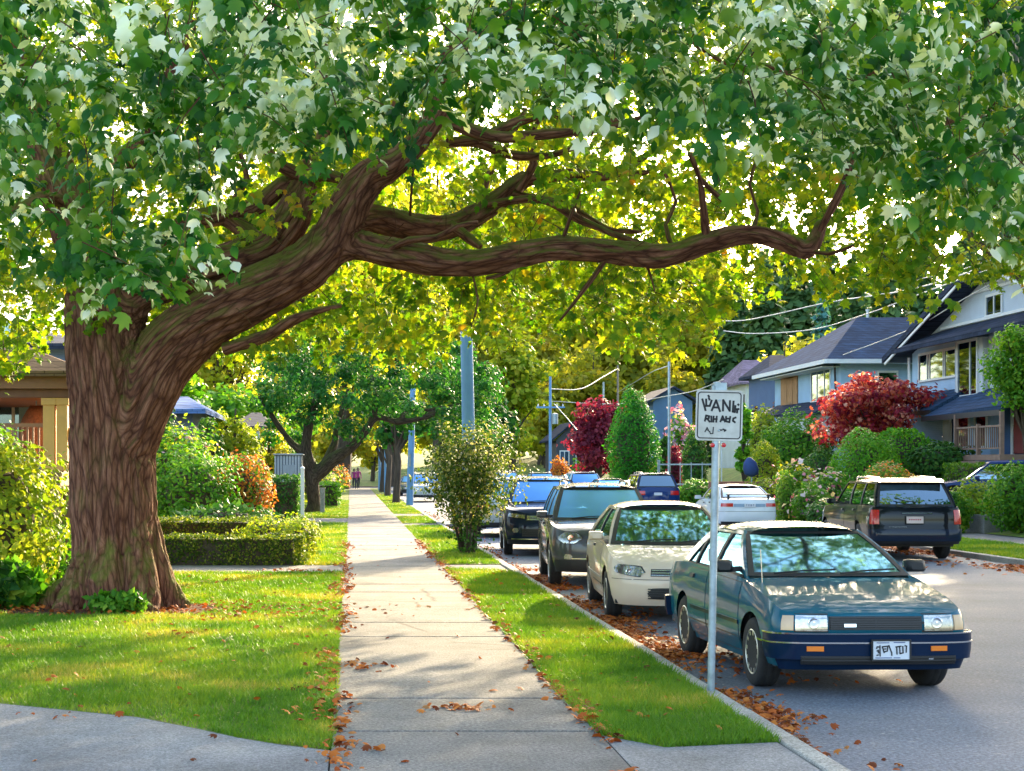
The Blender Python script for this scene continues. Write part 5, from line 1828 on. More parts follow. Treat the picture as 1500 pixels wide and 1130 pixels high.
top_.build("small_print", m_plateblue, pl)
fg = sedan.feat("fog_detail", m_chrome, .42, .46, .305, .33, off=.062, nq=3)

# ---- cream hatchback
m_cream = paint("cream_paint", (.72, .57, .44), rough=.3)
hatch = Car(dict(L=4.0, W=1.70, wb=2.5, fo=.80, r=.30, zs=.20, zf=.20, zr_=.26, cf=.75, nf=2.7, cr=.45, nr=3.2, taper=.02,
                 top=[(0, .62), (.12, .67), (.5, .77), (1.0, .89), (1.3, .93), (2.5, .96), (3.6, .98), (4.0, .93)],
                 ins_f=[(.18, .08), (.30, .0), (.50, .0), (.58, .03), (.66, .08), (.7, .1)], ins_r=[(.2, .06), (.45, .0), (.8, .04), (1.0, .1)],
                 gh=(1.02, 1.86, 3.0, 3.72), zr=1.37, Wr=.56, Wg=.76, yB=2.42, yQ=None, Cw=.30, doors=[(1.30, 2.42)], spokes=7, spoke_w=.2, bow=.20, crown=.05))
hatch.build("parked_car", "cream hatchback with slatted grille, second car from the sign", (4.10, 19.75 + 2.0, 0), R(-3.5), "cars parked along the kerb", m_cream, m_glass, 2, m_cabin2)
hatch.lamp(.44, .92, .545, .665, nq=9, nz=3, z0b=.60, z1b=.70, rnd=.25)
hatch.slats("grille", m_blackp, -.36, .36, .56, .645, 3, m_chrome, off=.008)
hatch.slats("lower_intake", m_blackp, -.40, .40, .28, .42, 5, m_blackp, off=.006, rnd=.15)
hatch.feat("bumper_line", m_blackp, -.95, .95, .515, .521, off=.002, nq=30, nz=2)
hatch.plate(.06, .475, .30, .125, None, frame=False)
hatch.feat("tail_light", m_redl, .55, .85, .70, .92, True, rear=True, off=.01)
hatch.feat("side_trim", mat("grey_plastic", (.25, .23, .2), .6), hatch.side_q(1.3), hatch.side_q(2.9), .46, .485, True, off=.010, nq=14, nz=2)

# ---- small black crossover with round eyed lamps
m_black = paint("black_paint", (.006, .009, .014), rough=.3, coat=.7)
m_navy = paint("navy_paint", (.008, .018, .045), rough=.3, coat=.7)
suv_spec = dict(L=4.25, W=1.80, wb=2.62, fo=.82, r=.345, zs=.27, zf=.25, zr_=.33, cf=.7, nf=2.7, cr=.40, nr=3.6, taper=.02, gap=.07,
                top=[(0, .80), (.10, .87), (.5, .96), (1.15, 1.02), (1.4, 1.04), (3.6, 1.09), (4.25, 1.05)],
                ins_f=[(.2, .08), (.35, .0), (.6, .0), (.75, .02), (.85, .06), (.95, .1)], ins_r=[(.2, .06), (.5, .0), (.9, .02), (1.1, .08)],
                gh=(1.12, 1.78, 3.7, 4.06), zr=1.56, Wr=.62, Wg=.80, yB=2.35, yQ=3.2, Cw=.14, doors=[(1.32, 2.33), (2.38, 3.2)], spokes=5, spoke_w=.3, bow=.18, crown=.05, rails=True)
cross = Car(suv_spec)
m_silverh = paint("grey_paint", (.055, .062, .075), metal=.3, rough=.25)
cross.build("parked_car", "small black crossover with big oval headlights, third car from the sign", (4.12, 25.35 + 2.1, 0), R(-3.5), "cars parked along the kerb", m_silverh, m_glassb, 2)
cross.lamp(.42, .84, .70, .87, nq=10, nz=5, rnd=.5)
cross.slats("grille", m_blackp, -.36, .36, .66, .78, 4, m_blackp, off=.008, rnd=.2)
cross.feat("lower_bumper", m_blackp, -.92, .92, .26, .44, off=.012, nq=30, nz=3)
cross.feat("bumper_trim", m_chrome, -.7, .7, .455, .472, off=.014, nq=24, nz=2)
cross.plate(.0, .545, .30, .13, None)
cross.feat("fog_light", m_lamp, .56, .70, .45, .53, True, off=.02, nq=5, rnd=.3)
cross.feat("tail_light", m_redl, .6, .86, .85, 1.05, True, rear=True, off=.01)

# ---- dark blue four wheel drive behind it
sp2 = dict(suv_spec)
sp2.update(L=4.4, W=1.86, zr=1.62, r=.36, cf=.6, nf=3.0, top=[(0, .90), (.10, .96), (.5, 1.02), (1.15, 1.08), (1.4, 1.10), (3.7, 1.14), (4.4, 1.1)], gh=(1.15, 1.75, 3.9, 4.25), yQ=3.3, doors=[(1.35, 2.35), (2.4, 3.3)], rails=True)
fwd = Car(sp2)
fwd.build("parked_car", "dark blue four wheel drive with slim headlights, fourth car from the sign", (4.30, 34.6 + 2.2, 0), R(-3.5), "cars parked along the kerb", m_navy, m_glassb, 2)
fwd.lamp(.50, .92, .80, .88, nq=9, nz=3, z0b=.84, z1b=.92)
fwd.slats("grille", m_blackp, -.46, .46, .76, .87, 3, m_chrome, off=.008)
fwd.slats("lower_intake", m_blackp, -.55, .55, .42, .58, 4, m_blackp, off=.008)
fwd.feat("fog_light", m_lamp, .62, .76, .50, .60, True, off=.02, nq=5, rnd=.4)
fwd.feat("bumper_trim", m_chrome, -.8, .8, .36, .375, off=.014, nq=24, nz=2)
fwd.feat("lower_bumper", m_blackp, -.95, .95, .26, .355, off=.012, nq=30, nz=3)
fwd.feat("tail_light", m_redl, .6, .9, .9, 1.1, True, rear=True, off=.01)

# ---- black SUV across the street, seen from behind
sp3 = dict(suv_spec)
sp3.update(L=4.75, W=1.86, zr=1.60, r=.36, wb=2.8, top=[(0, .92), (.10, .98), (.5, 1.02), (1.35, 1.06), (1.6, 1.08), (4.0, 1.12), (4.75, 1.08)], gh=(1.35, 2.0, 4.25, 4.62), yB=2.6, yQ=3.5, Cw=.10, doors=[(1.55, 2.58), (2.63, 3.5)],
           cr=.30, nr=4.2, zr_=.36, ins_r=[(.3, .06), (.42, -.02), (.62, -.02), (.66, .02), (.95, .03), (1.1, .08)], dark_rear=False, dark_side=True, Wr=.66, rim=.68, spokes=6)
bsuv = Car(sp3)
bsuv.build("parked_car", "black SUV with silver roof rails parked across the street, seen from behind", (11.5, 32.9 + 2.37, 0), math.pi + R(-3), "cars parked along the far kerb", m_black, m_glassd, 2)
bsuv.feat("tail_light", m_redl, .75, .95, .74, 1.03, True, rear=True, off=.014, nq=7)
bsuv.feat("rear_bumper", m_navy, -1.02, 1.02, .40, .64, rear=True, off=.03, back=.06, nq=36, nz=4)
bsuv.feat("bumper_step", m_blackp, -.98, .98, .34, .40, rear=True, off=.01, nq=30, nz=2)
bsuv.plate(.05, .83, .34, .14, text_mesh("\u2022\u2022\u2022\u2022\u2022\u2022", .12, sx=1.0), rear=True, m=mat("plate_pink", (.72, .60, .62), .5), ink=mat("plate_red_ink", (.45, .06, .08), .6))
bsuv.feat("badge_bar", m_plate, .20, .56, .665, .69, rear=True, off=.012, nq=6, nz=2)
bsuv.feat("handle_bar", m_chrome, -.3, .3, .955, .975, rear=True, off=.03, nq=8, nz=2)
wp = MB().tube([(0, 4.66, 1.18), (.22, 4.645, 1.21), (.42, 4.60, 1.27)], .01, 5)
bsuv.fin(wp, "rear_wiper", m_blackp)
sb = MB().grid(lambda i, j: ((-1 + i / 5) * .62, 4.22 + .22 * j / 3, 1.655 - .015 * j), 11, 4).grid(lambda i, j: ((-1 + i / 5) * .62, 4.22 + .22 * j / 3, 1.63 - .015 * j), 11, 4)
bsuv.fin(sb, "spoiler", mat("silver_spoiler", (.45, .45, .45), .4, .5), smooth=True)
bsuv.lamp(.5, .9, .78, .90, nq=8)

# ---- white saloon with a boot spoiler
m_white = paint("white_paint", (.70, .76, .80), rough=.25)
wsp = dict(sedan.sp)
wsp.update(L=4.3, W=1.72, cf=.6, nf=3, cr=.5, nr=3.2, zr=1.34, Wr=.58, top=[(0, .60), (.1, .66), (1.2, .90), (1.6, .93), (3.3, .98), (3.9, 1.0), (4.3, .96)], gh=(1.2, 2.0, 3.1, 3.78), Cw=.22, mirror_m=None, spokes=6, spoke_w=.3,
           ins_r=[(.2, .1), (.4, .0), (.6, .0), (.85, .03), (1.0, .08)])
wsp.pop('mirror_m')
wcar = Car(wsp)
wcar.build("parked_car", "white saloon with red tail lights parked across the street by the flower beds", (11.45, 47 + 2.15, 0), math.pi, "cars parked along the far kerb", m_white, m_glassd, 2)
wcar.feat("tail_light", m_redl, .48, .86, .76, .86, True, rear=True, off=.012, nq=9)
wcar.feat("boot_strip", mat("grey_blue_plastic", (.25, .36, .48), .4), -.46, .46, .755, .845, rear=True, off=.008, nq=12)
wcar.plate(0, .80, .32, .10, text_mesh("T E B T", .08), rear=True, frame=False, ink=m_plateblue)
wcar.feat("bumper_gap", m_blackp, -.98, .98, .62, .63, rear=True, off=.003, nq=30, nz=2)
wcar.feat("lower_bumper", m_blackp, -.9, .9, .25, .33, rear=True, off=.01, nq=30, nz=2)
sp_ = MB()
sp_.box(-.62, .62, 3.98, 4.2, 1.10, 1.125).box(-.6, -.55, 4.03, 4.15, .97, 1.10).box(.55, .6, 4.03, 4.15, .97, 1.10)
wcar.fin(sp_, "spoiler", m_blackp, bevel=.008)
b_ = MB().box(-.045, .045, 3.6, 3.63, 1.06, 1.30)
hb = wcar.lamp(.45, .85, .56, .66, nq=8)

# ---- farther cars
def simple(spec, label, loc, rz, group, m, glass, front=True):
    c = Car(spec)
    r_ = c.build("parked_car", label, loc, rz, group, m, glass, 1)
    zt0 = c.zt(0)
    c.lamp(.42, .84, zt0 - .14, zt0 - .02, nq=7)
    c.slats("grille", m_blackp, -.36, .36, zt0 - .16, zt0 - .06, 3, m_chrome, off=.008)
    c.feat("lower_bumper", m_blackp, -.8, .8, .28, .40, off=.012, nq=20, nz=2)
    zb = c.zt(spec['L'])
    c.feat("tail_light", m_redl, .5, .86, zb - .28, zb - .12, True, rear=True, off=.012, nq=7)
    c.feat("bumper_step", m_blackp, -.9, .9, .32, .42, rear=True, off=.012, nq=20, nz=2)
    c.plate(0, zb - .24, .32, .11, None, rear=True, frame=False)
    c.plate(0, .50, .30, .11, None, frame=False)
    return r_


m_silver = paint("silver_paint", (.45, .50, .55), metal=.5, rough=.3)
m_blue = paint("blue_paint", (.008, .035, .15), rough=.3, coat=.7)
m_greyc = paint("slate_paint", (.10, .12, .14), metal=.4, rough=.3)
FK, NK = "cars parked along the far kerb", "cars parked along the kerb"
simple(sp2, "dark blue hatchback seen from behind, next beyond the white saloon", (12.0, 64 + 2.2, 0), math.pi, FK, m_blue, m_glassd)
simple(hatch.sp, "dark blue grey hatchback behind the sign side of the dark blue one, windows toward us", (11.55, 73, 0), 0, FK, m_navy, m_glassb)
simple(sp2, "silver white SUV farther along the far kerb", (11.7, 82.5, 0), 0, FK, m_white, m_glassb)
for i, (y, m_, l_) in enumerate(((92, m_white, "low white saloon roof beyond the silver SUV"), (101, m_greyc, "grey car far off beside the green shrub"), (111, m_black, "black car among the farthest parked roofs"), (122, m_silver, "silver car among the farthest parked roofs"), (134, m_greyc, "grey car farthest up the street"))):
    simple(suv_spec if i % 2 else hatch.sp, l_, (11.6 + (i % 3) * .12, y, 0), 0, FK, m_, m_glassb)
simple(suv_spec, "silver hatchback half hidden by the shrub at the pole, showing a red light", (4.2, 45.8, 0), math.pi, NK, m_silver, m_glass)
simple(hatch.sp, "white car mostly hidden by the shrub at the pole", (4.2, 53.5, 0), 0, NK, m_white, m_glass)
simple(suv_spec, "grey car between the shrub and the second pole, far along the kerb", (4.15, 92, 0), 0, NK, m_silver, m_glassb)
simple(hatch.sp, "dark car far along the near kerb behind the grey one", (4.15, 112, 0), 0, NK, m_greyc, m_glassb)
# blue estate on the side driveway with its tailgate up
es = dict(sp2)
es.update(zr=1.45, top=[(0, .70), (.1, .76), (1.2, .93), (3.7, .97), (4.4, .95)], rails=False)
ec = Car(es)
r_ = ec.build("parked_car", "blue estate car with raised tailgate on the driveway beyond the black SUV", (18.9, 47.2, .60), R(-112), None, m_blue, m_glassd, 1)
tg = MB().prism([(-.68, 3.95, 1.46), (.68, 3.95, 1.46), (.62, 4.75, 1.56), (-.62, 4.75, 1.56)], (0, 0, .045))
ec.fin(tg, "tailgate", m_blue, bevel=.02)
ec.lamp(.42, .84, .58, .68, nq=7)
ec.feat("tail_light", m_redl, .6, .86, .7, .9, True, rear=True, off=.012)
# ================================================================ the sign on its post
m_galv = mat("galvanised_steel", (.34, .42, .48), .42, .75, .25, 9, bump=.05, bscale=30)
m_signw = mat("sign_face", (.60, .59, .55), .5, var=.08, vscale=9, dirt=(.45, .43, .38))
m_signedge = mat("sign_edge", (.55, .55, .52), .5, .4)
SGY = 13.03
sx_, sz0, sz1 = PX(1041, SGY), PZ(1012, SGY), PZ(560, SGY)
top_x = PX(1050, SGY)
post = empty("street_sign", (sx_, SGY, .06), 0, "square white parking sign with black lettering on a leaning steel post by the kerb", "street sign")
lean = (top_x - sx_) / (sz1 - .06)
pb = MB()
zt_ = sz1 - .06
pb.tube([(0, 0, -.1), (lean * zt_, 0, zt_)], .030, 16)
p_o = pb.build("post", m_galv, post, smooth=True, angle=50)
cl = MB().lathe([(.036, -.05), (.036, .05)], 16, 'z', (lean * .9, 0, 1.12))
cl.build("collar", m_galv, p_o, smooth=True)


def rrect(w, h, r, n=6):
    out = []
    for cx, cz, a0 in ((w / 2 - r, h / 2 - r, 0), (-w / 2 + r, h / 2 - r, 90), (-w / 2 + r, -h / 2 + r, 180), (w / 2 - r, -h / 2 + r, 270)):
        for k in range(n + 1):
            a = R(a0 + 90 * k / n)
            out.append((cx + r * math.cos(a), cz + r * math.sin(a)))
    return out


sw_, sh_ = 68 * SGY / F, 74 * SGY / F
scx, scz = PX(1052, SGY) - sx_, PZ(609, SGY) - .06
sg = MB()
sg.prism([(x, 0, z) for x, z in rrect(sw_, sh_, .03)], (0, .004, 0))
plate = sg.build("sign_plate", m_signw, post)
plate.location = (scx, -.036, scz)
plate.rotation_euler = (0, R(1.5), R(-3))
u = sw_ / 680.0        # one unit of the enlarged photo (about 680 units across the plate)


def SP(x, y):
    return ((x - 540) * u, (615 - y) * u)


ring = rrect(sw_ * .93, sh_ * .925, .026)
bd = MB()
n_ = len(ring)
inn = rrect(sw_ * .93 - .016, sh_ * .925 - .016, .020)
for k in range(n_):
    a, b2, c, d = ring[k], ring[(k + 1) % n_], inn[(k + 1) % n_], inn[k]
    bd.prism([(a[0], -.0005, a[1]), (b2[0], -.0005, b2[1]), (c[0], -.0005, c[1]), (d[0], -.0005, d[1])], (0, -.0015, 0))
bd.build("border", m_ink, plate)
L1 = [[(290, 385), (340, 545)], [(345, 385), (350, 480), (400, 480), (425, 400)], [(375, 330), (385, 345)], [(385, 365), (395, 390)],
      [(430, 545), (490, 395), (550, 555)], [(455, 500), (520, 500)],
      [(592, 545), (592, 390), (690, 545), (690, 400)], [(742, 405), (735, 555), (765, 560)], [(770, 470), (765, 555)], [(780, 520), (820, 515)], [(800, 520), (797, 570)], [(808, 448), (816, 456)]]
L2 = [[(335, 700), (350, 620), (395, 630), (390, 660), (350, 670)], [(370, 670), (405, 712)], [(425, 630), (430, 712)], [(460, 630), (458, 712)], [(460, 670), (510, 670)], [(505, 630), (500, 712)],
      [(560, 705), (590, 625), (625, 705)], [(575, 680), (615, 678)], [(640, 630), (640, 700), (690, 710), (700, 630)], [(655, 660), (690, 658)], [(780, 640), (745, 655), (740, 690), (770, 710)]]
L3 = [[(340, 860), (370, 795), (400, 855)], [(355, 830), (380, 835)], [(460, 790), (455, 880), (420, 885), (408, 850)]]
for L_, w_ in ((L1, 30), (L2, 27), (L3, 15), ([[(545, 828), (585, 828)], [(600, 815), (640, 830), (620, 842)]], 22)):
    b = strokes([[SP(*p) for p in l] for l in L_], w_ * u, .0015)
    b.v = [(x, y - .0005, z) for x, y, z in b.v]
    b.build("lettering", m_ink, plate)
br = MB().box(-.03, .065, -.025, .02, 0, .07).box(-.055, -.03, -.02, .01, .0, .05)
o = br.build("bracket", m_galv, post, bevel=.006)
o.location = (scx, -.005, scz + sh_ / 2 - .01)
for z in (-.12, .12):
    b = MB().lathe([(.009, -.006), (.007, -.010), (.001, -.011)], 10, 'y')
    o = b.build("bolt", m_galv, plate, smooth=True)
    o.location = (.0, 0, z)
for dx in (-.04, .05):
    rb = MB().lathe([(.001, -.02), (.018, -.012), (.018, .012), (.001, .02)], 12, 'y')
    o = rb.build("reflector", m_redl, post, smooth=True)
    o.location = (scx + dx - .012, -.02, scz - sh_ / 2 - .035)

# ================================================================ poles and wires
m_bluep = mat("blue_grey_pole", (.14, .32, .58), .6, var=.15, vscale=4, stretch=(1, 1, .3), bump=.1)
m_woodp = mat("weathered_pole", (.24, .20, .17), .9, var=.3, vscale=3, stretch=(1, 1, .15), bump=.3)
m_wire = mat("pale_wire", (.55, .56, .56), .5, .2)
PY = 35.6
up = empty("utility_pole", (PX(688, PY), PY, .08), 0, "thick blue grey pole with brown foot rising from the lilac shrub", "pole")
zt_ = PZ(482, PY)
MB().tube([(0, 0, 1.15), (-.04, 0, 3.2), (-.07, 0, zt_ - .2), (-.07, 0, zt_ - .08)], [.142, .138, .13, .12], 20).lathe([(.12, 0), (.10, .05), (.001, .075)], 20, 'z', (-.07, 0, zt_ - .08)).build("upper_pole", m_bluep, up, smooth=True, angle=60)
MB().tube([(0, 0, -.1), (0, 0, 1.15)], [.165, .155], 20).build("foot", m_woodp, up, smooth=True, angle=60)
for i, (px, Y, tpx, tpy, m_, l_) in enumerate(((600, 78, 605, 560, m_bluep, "blue grey pole on the left verge, second along the pavement"), (566, 118, 566, 610, m_bluep, "slim dark pole farther along the left verge"), (557, 132, 557, 625, m_bluep, "thin blue pole near the far end of the pavement"))):
    p = empty("utility_pole", (PX(px, Y), Y, .05), 0, l_, "pole")
    MB().tube([(0, 0, -.1), (PX(tpx, Y) - PX(px, Y), 0, PZ(tpy, Y))], [.17, .13], 14).build("shaft", m_, p, smooth=True, angle=60)
    MB().box(-.05, .05, -.22, -.12, 1.9, 2.5).build("meter_box", m_galv, p, bevel=.01)


def crosspole(px, Y, bot, top, label, arm=None, m_=m_woodp, r=.13):
    z0 = PZ(bot, Y)
    p = empty("utility_pole", (PX(px, Y), Y, 0), 0, label, "pole")
    h = PZ(top, Y)
    MB().tube([(0, 0, -.1), (0, 0, h)], [r, r * .75], 12).build("shaft", m_, p, smooth=True, angle=60)
    if arm:
        za = PZ(arm, Y)
        MB().box(-1.1, 1.1, -.2, -.12, za - .06, za + .06).build("crossarm", m_, p)
        for dx in (-.95, -.5, .5, .95):
            MB().lathe([(.05, 0), (.07, .06), (.04, .12), (.05, .18), (.001, .2)], 10, 'z', (dx, -.16, za + .06)).build("insulator", m_plate, p, smooth=True)
        MB().lathe([(.001, -.5), (.24, -.48), (.24, .3), (.001, .36)], 14, 'z', (.34, -.2, za - .8)).build("transformer", m_galv, p, smooth=True, angle=50)
    return p


crosspole(806, 126, 690, 552, "pole with a crossarm and transformer left of the purple tree", 597, m_bluep)
crosspole(884, 150, 690, 560, "plain pale pole above the purple leaved tree", None, m_galv, .12)
crosspole(905, 152, 690, 535, "thin dark pole just right of the pale one above the purple tree", None, m_woodp, .12)
crosspole(980, 84, 690, 530, "tall thin pale pole in front of the far blue house", None, m_galv, .085)
crosspole(1057, 76, 715, 640, "thin white rod pole behind the sign post", None, m_plate, .03)


def wire(name, label, pts, r=.012, grp="overhead wires"):
    P = [W(*q) for q in pts]
    a = np.array([tuple(p) for p in P])
    q = smooth_path(np.c_[a, np.zeros(len(a))], 1.0)
    o = MB().tube([tuple(p[:3]) for p in q], r, 5).build(name, m_wire, None, smooth=True)
    tag(o, label, "wire", grp)


wire("overhead_wire", "upper pale wire sweeping from the trees to above the hip roof", [(1040, 470, 78), (1085, 470, 72), (1130, 462, 66), (1215, 443, 60), (1330, 425, 52), (1430, 395, 45), (1530, 350, 40)], .022)
wire("overhead_wire", "second pale wire crossing just over the hip roof's ridge", [(1060, 485, 78), (1105, 489, 74), (1190, 483, 68), (1270, 460, 60), (1345, 432, 54), (1420, 405, 48), (1530, 370, 42)], .022)
wire("overhead_wire", "straight pale wire slanting down in front of the blue hip roof", [(1235, 520, 72), (1290, 500, 68), (1350, 475, 62), (1400, 445, 56), (1460, 412, 50), (1540, 375, 44)], .02)
wire("overhead_wire", "thin wire high over the conifers at right", [(1290, 440, 70), (1340, 412, 62), (1400, 398, 54), (1480, 372, 46), (1540, 362, 42)], .016)
wire("overhead_wire", "wire from the crossarm pole toward the pale poles", [(806, 570, 126), (850, 570, 130), (884, 552, 140), (905, 540, 150)], .035)
wire("overhead_wire", "drooping wire between the pale pole and the thin tall pole", [(905, 575, 150), (930, 560, 130), (955, 545, 110), (980, 536, 84)], .03)
wire("overhead_wire", "level wire across the far blue house front", [(806, 588, 126), (900, 592, 112), (980, 580, 84), (1020, 572, 74), (1060, 556, 66)], .022)
wire("overhead_wire", "wire stay slanting down from the crossarm pole", [(812, 592, 126), (830, 612, 122), (845, 630, 118)], .03)

# ================================================================ houses
def siding(name, col, freq=8.0, var=.08, rough=.7, axis=2):
    if name in _M:
        return _M[name]
    m, t, b = _nodes(name)
    v = _coord(t)
    n = _noise(t, v, 1.2, 4)
    c = _ramp(t, n, [(.3, tuple(q * (1 - var) for q in col)), (.7, tuple(q * (1 + var) for q in col))])
    wv = t.nodes.new("ShaderNodeTexWave")
    wv.wave_type = 'BANDS'
    wv.bands_direction = 'XYZ'[axis]
    wv.wave_profile = 'SAW'
    wv.inputs['Scale'].default_value = freq / 2
    t.links.new(v, wv.inputs['Vector'])
    t.links.new(c, b.inputs['Base Color'])
    b.inputs['Roughness'].default_value = rough
    _bump(t, b, wv.outputs[0], .6, .02)
    _M[name] = m
    return m


def shingle(name, col):
    if name in _M:
        return _M[name]
    m, t, b = _nodes(name)
    v = _coord(t)
    br = t.nodes.new("ShaderNodeTexBrick")
    br.inputs['Scale'].default_value = 1.0
    br.inputs['Brick Width'].default_value = .35
    br.inputs['Row Height'].default_value = .13
    br.inputs['Mortar Size'].default_value = .008
    br.inputs['Color1'].default_value = (*[q * .8 for q in col], 1)
    br.inputs['Color2'].default_value = (*[q * 1.25 for q in col], 1)
    br.inputs['Mortar'].default_value = (*[q * .35 for q in col], 1)
    # course by height, tab by the run along the eave
    sp_ = t.nodes.new("ShaderNodeSeparateXYZ")
    t.links.new(v, sp_.inputs[0])
    ad = t.nodes.new("ShaderNodeMath")
    t.links.new(sp_.outputs[0], ad.inputs[0])
    t.links.new(sp_.outputs[1], ad.inputs[1])
    cb = t.nodes.new("ShaderNodeCombineXYZ")
    t.links.new(ad.outputs[0], cb.inputs[0])
    t.links.new(sp_.outputs[2], cb.inputs[1])
    t.links.new(cb.outputs[0], br.inputs['Vector'])
    n = _noise(t, v, .9, 5, .7)
    c = _mix(t, 1.0, br.outputs[0], _ramp(t, n, [(.3, (.7, .7, .7)), (.7, (1.25, 1.25, 1.25))]), 'MULTIPLY')
    t.links.new(c, b.inputs['Base Color'])
    b.inputs['Roughness'].default_value = .95
    b.inputs['Specular IOR Level'].default_value = .12
    _bump(t, b, br.outputs[1], .15, .01)
    _M[name] = m
    return m


m_trim = mat("white_trim", (.72, .74, .74), .5, var=.05)
m_pane = glass_mat("house_pane", (.45, .55, .60), .80, .03)
m_curt = mat("curtain_cloth", (.66, .76, .78), .9, var=.12, vscale=6, stretch=(3, 3, .2))
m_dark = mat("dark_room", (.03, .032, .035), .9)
m_roofb = shingle("blue_grey_shingle", (.030, .062, .120))
m_roofd = shingle("dark_shingle", (.030, .042, .072))
m_roofp = shingle("purple_shingle", (.20, .155, .22))
m_roofbr = shingle("brown_shingle", (.22, .135, .085))
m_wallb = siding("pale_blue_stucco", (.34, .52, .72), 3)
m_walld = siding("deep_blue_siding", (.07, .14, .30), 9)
m_wallw = siding("white_siding", (.66, .68, .68), 8)
m_wallv = siding("grey_board_siding", (.50, .54, .58), 9, axis=1)
m_wallg = siding('gable_siding', (.52, .60, .68), 8)
m_deck = mat("stained_deck", (.23, .14, .10), .7, var=.2, vscale=4)


def window(parent, face, c, w, h, mull=(), curtain=True, trim=m_trim, depth=.07):
    "face '-x' or '-y' or '+x': the way it looks; c: centre on the wall; mull: fractions across"
    fr, pn, ct = MB(), MB(), MB()
    t = .075

    def bx(b, u0, u1, z0, z1, d0, d1):
        if face == '-x':
            b.box(c[0] - d1, c[0] - d0, c[1] + u0, c[1] + u1, c[2] + z0, c[2] + z1)
        elif face == '+x':
            b.box(c[0] + d0, c[0] + d1, c[1] + u0, c[1] + u1, c[2] + z0, c[2] + z1)
        else:
            b.box(c[0] + u0, c[0] + u1, c[1] - d1, c[1] - d0, c[2] + z0, c[2] + z1)
    bx(fr, -w / 2 - t, w / 2 + t, h / 2, h / 2 + t * 1.3, .003, depth)
    bx(fr, -w / 2 - t, w / 2 + t, -h / 2 - t, -h / 2, .003, depth + .03)
    bx(fr, -w / 2 - t, -w / 2, -h / 2, h / 2, .003, depth)
    bx(fr, w / 2, w / 2 + t, -h / 2, h / 2, .003, depth)
    for f in mull:
        bx(fr, -w / 2 + w * f - .03, -w / 2 + w * f + .03, -h / 2, h / 2, .02, depth - .01)
    o = fr.build("window", trim, parent)
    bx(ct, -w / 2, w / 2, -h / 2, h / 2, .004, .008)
    q = ct.build("curtain", m_curt if curtain else m_dark, o)  # uncurtained windows get a dark sheet painted as the unlit room behind
    bx(pn, -w / 2, w / 2, -h / 2, h / 2, .028, .034)
    pn.build("pane", m_pane, o)
    return o


def door(parent, face, c, w, h, m):
    d = MB()
    sgn = -1 if face in ('-x', '-y') else 1
    if face in ('-x', '+x'):
        d.box(c[0] + sgn * .003, c[0] + sgn * .05, c[1] - w / 2, c[1] + w / 2, c[2], c[2] + h)
    else:
        d.box(c[0] - w / 2, c[0] + w / 2, c[1] - .05, c[1] - .003, c[2], c[2] + h)
    o = d.build("door", m, parent, bevel=.01)
    k = MB()
    kc = (c[0] + sgn * .09, c[1] + w * .38, c[2] + h * .48) if face in ('-x', '+x') else (c[0] + w * .38, c[1] - .09, c[2] + h * .48)
    k.lathe([(.001, -.03), (.03, -.015), (.03, .015), (.001, .03)], 10, 'z', kc)
    k.build("handle", m_chrome, o, smooth=True)
    return o


def roofplane(b, pts, th=.16, mi=0):
    "roof sheet with thickness below"
    b.prism([tuple(p) for p in pts], (0, 0, -th), mi)


GZ = 1.85
# ---- the blue house at the right edge: street front with a big gable
h1 = empty("house", (22, 57, GZ), 0, "blue two storey house with steep gable, white windows and porch at the right edge", "house")


def loc(b, base=(22, 57, GZ)):
    b.v = [(v[0] - base[0], v[1] - base[1], v[2] - base[2]) for v in b.v]
    return b


def LB(parent_base):
    return lambda b: loc(b, parent_base)


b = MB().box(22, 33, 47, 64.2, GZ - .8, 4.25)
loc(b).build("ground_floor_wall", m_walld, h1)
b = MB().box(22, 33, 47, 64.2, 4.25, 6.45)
loc(b).build("upper_wall", m_wallb, h1)
gab = [(47, 6.45), (64.2, 6.45), (57.6, 8.35), (53.4, 8.35)]
b = MB().prism([(22.02, y, z) for y, z in gab], (10.9, 0, 0))
loc(b).build("gable_wall", m_wallg, h1)
b = MB()
for (y0, z0), (y1, z1) in (((65.2, 6.25), (57.4, 8.5)), ((57.4, 8.5), (53.6, 8.55)), ((53.6, 8.55), (46, 6.25))):
    roofplane(b, [(21.2, y0, z0), (21.2, y1, z1), (33.4, y1, z1), (33.4, y0, z0)], .2)
roofplane(b, [(20.9, 63.2, 6.42), (20.9, 48, 6.42), (22.0, 48, 6.98), (22.0, 61.2, 6.98)], .12)
loc(b).build("roof", m_roofd, h1)
b = MB()
for (y0, z0), (y1, z1) in (((65.25, 6.05), (57.4, 8.32)), ((53.6, 8.36), (46, 6.05))):
    b.prism([(21.14, y0, z0), (21.14, y1, z1), (21.14, y1, z1 + .22), (21.14, y0, z0 + .22)], (.055, 0, 0))
b.box(20.84, 20.9, 48, 63.2, 6.26, 6.44)
loc(b).build("barge_board", m_roofd, h1)
b = MB()
for (y0, z0), (y1, z1) in (((65.0, 5.95), (57.4, 8.18)), ((53.6, 8.2), (46.2, 5.95))):
    b.prism([(21.16, y0, z0), (21.16, y1, z1), (21.16, y1, z1 + .10), (21.16, y0, z0 + .10)], (.05, 0, 0))
b.box(21.93, 22.015, 50.5, 61.0, 7.0, 7.1).box(21.93, 22.015, 53.3, 57.7, 8.0, 8.1)
loc(b).build("gable_trim", m_trim, h1)
b = MB()
roofplane(b, [(20.6, 64.6, 3.95), (20.6, 58.3, 3.95), (22.0, 58.3, 4.75), (22.0, 64.6, 4.75)], .14)
roofplane(b, [(20.3, 58.2, 3.68), (20.3, 51.2, 3.85), (21.98, 51.2, 4.72), (21.98, 58.2, 4.60)], .14)
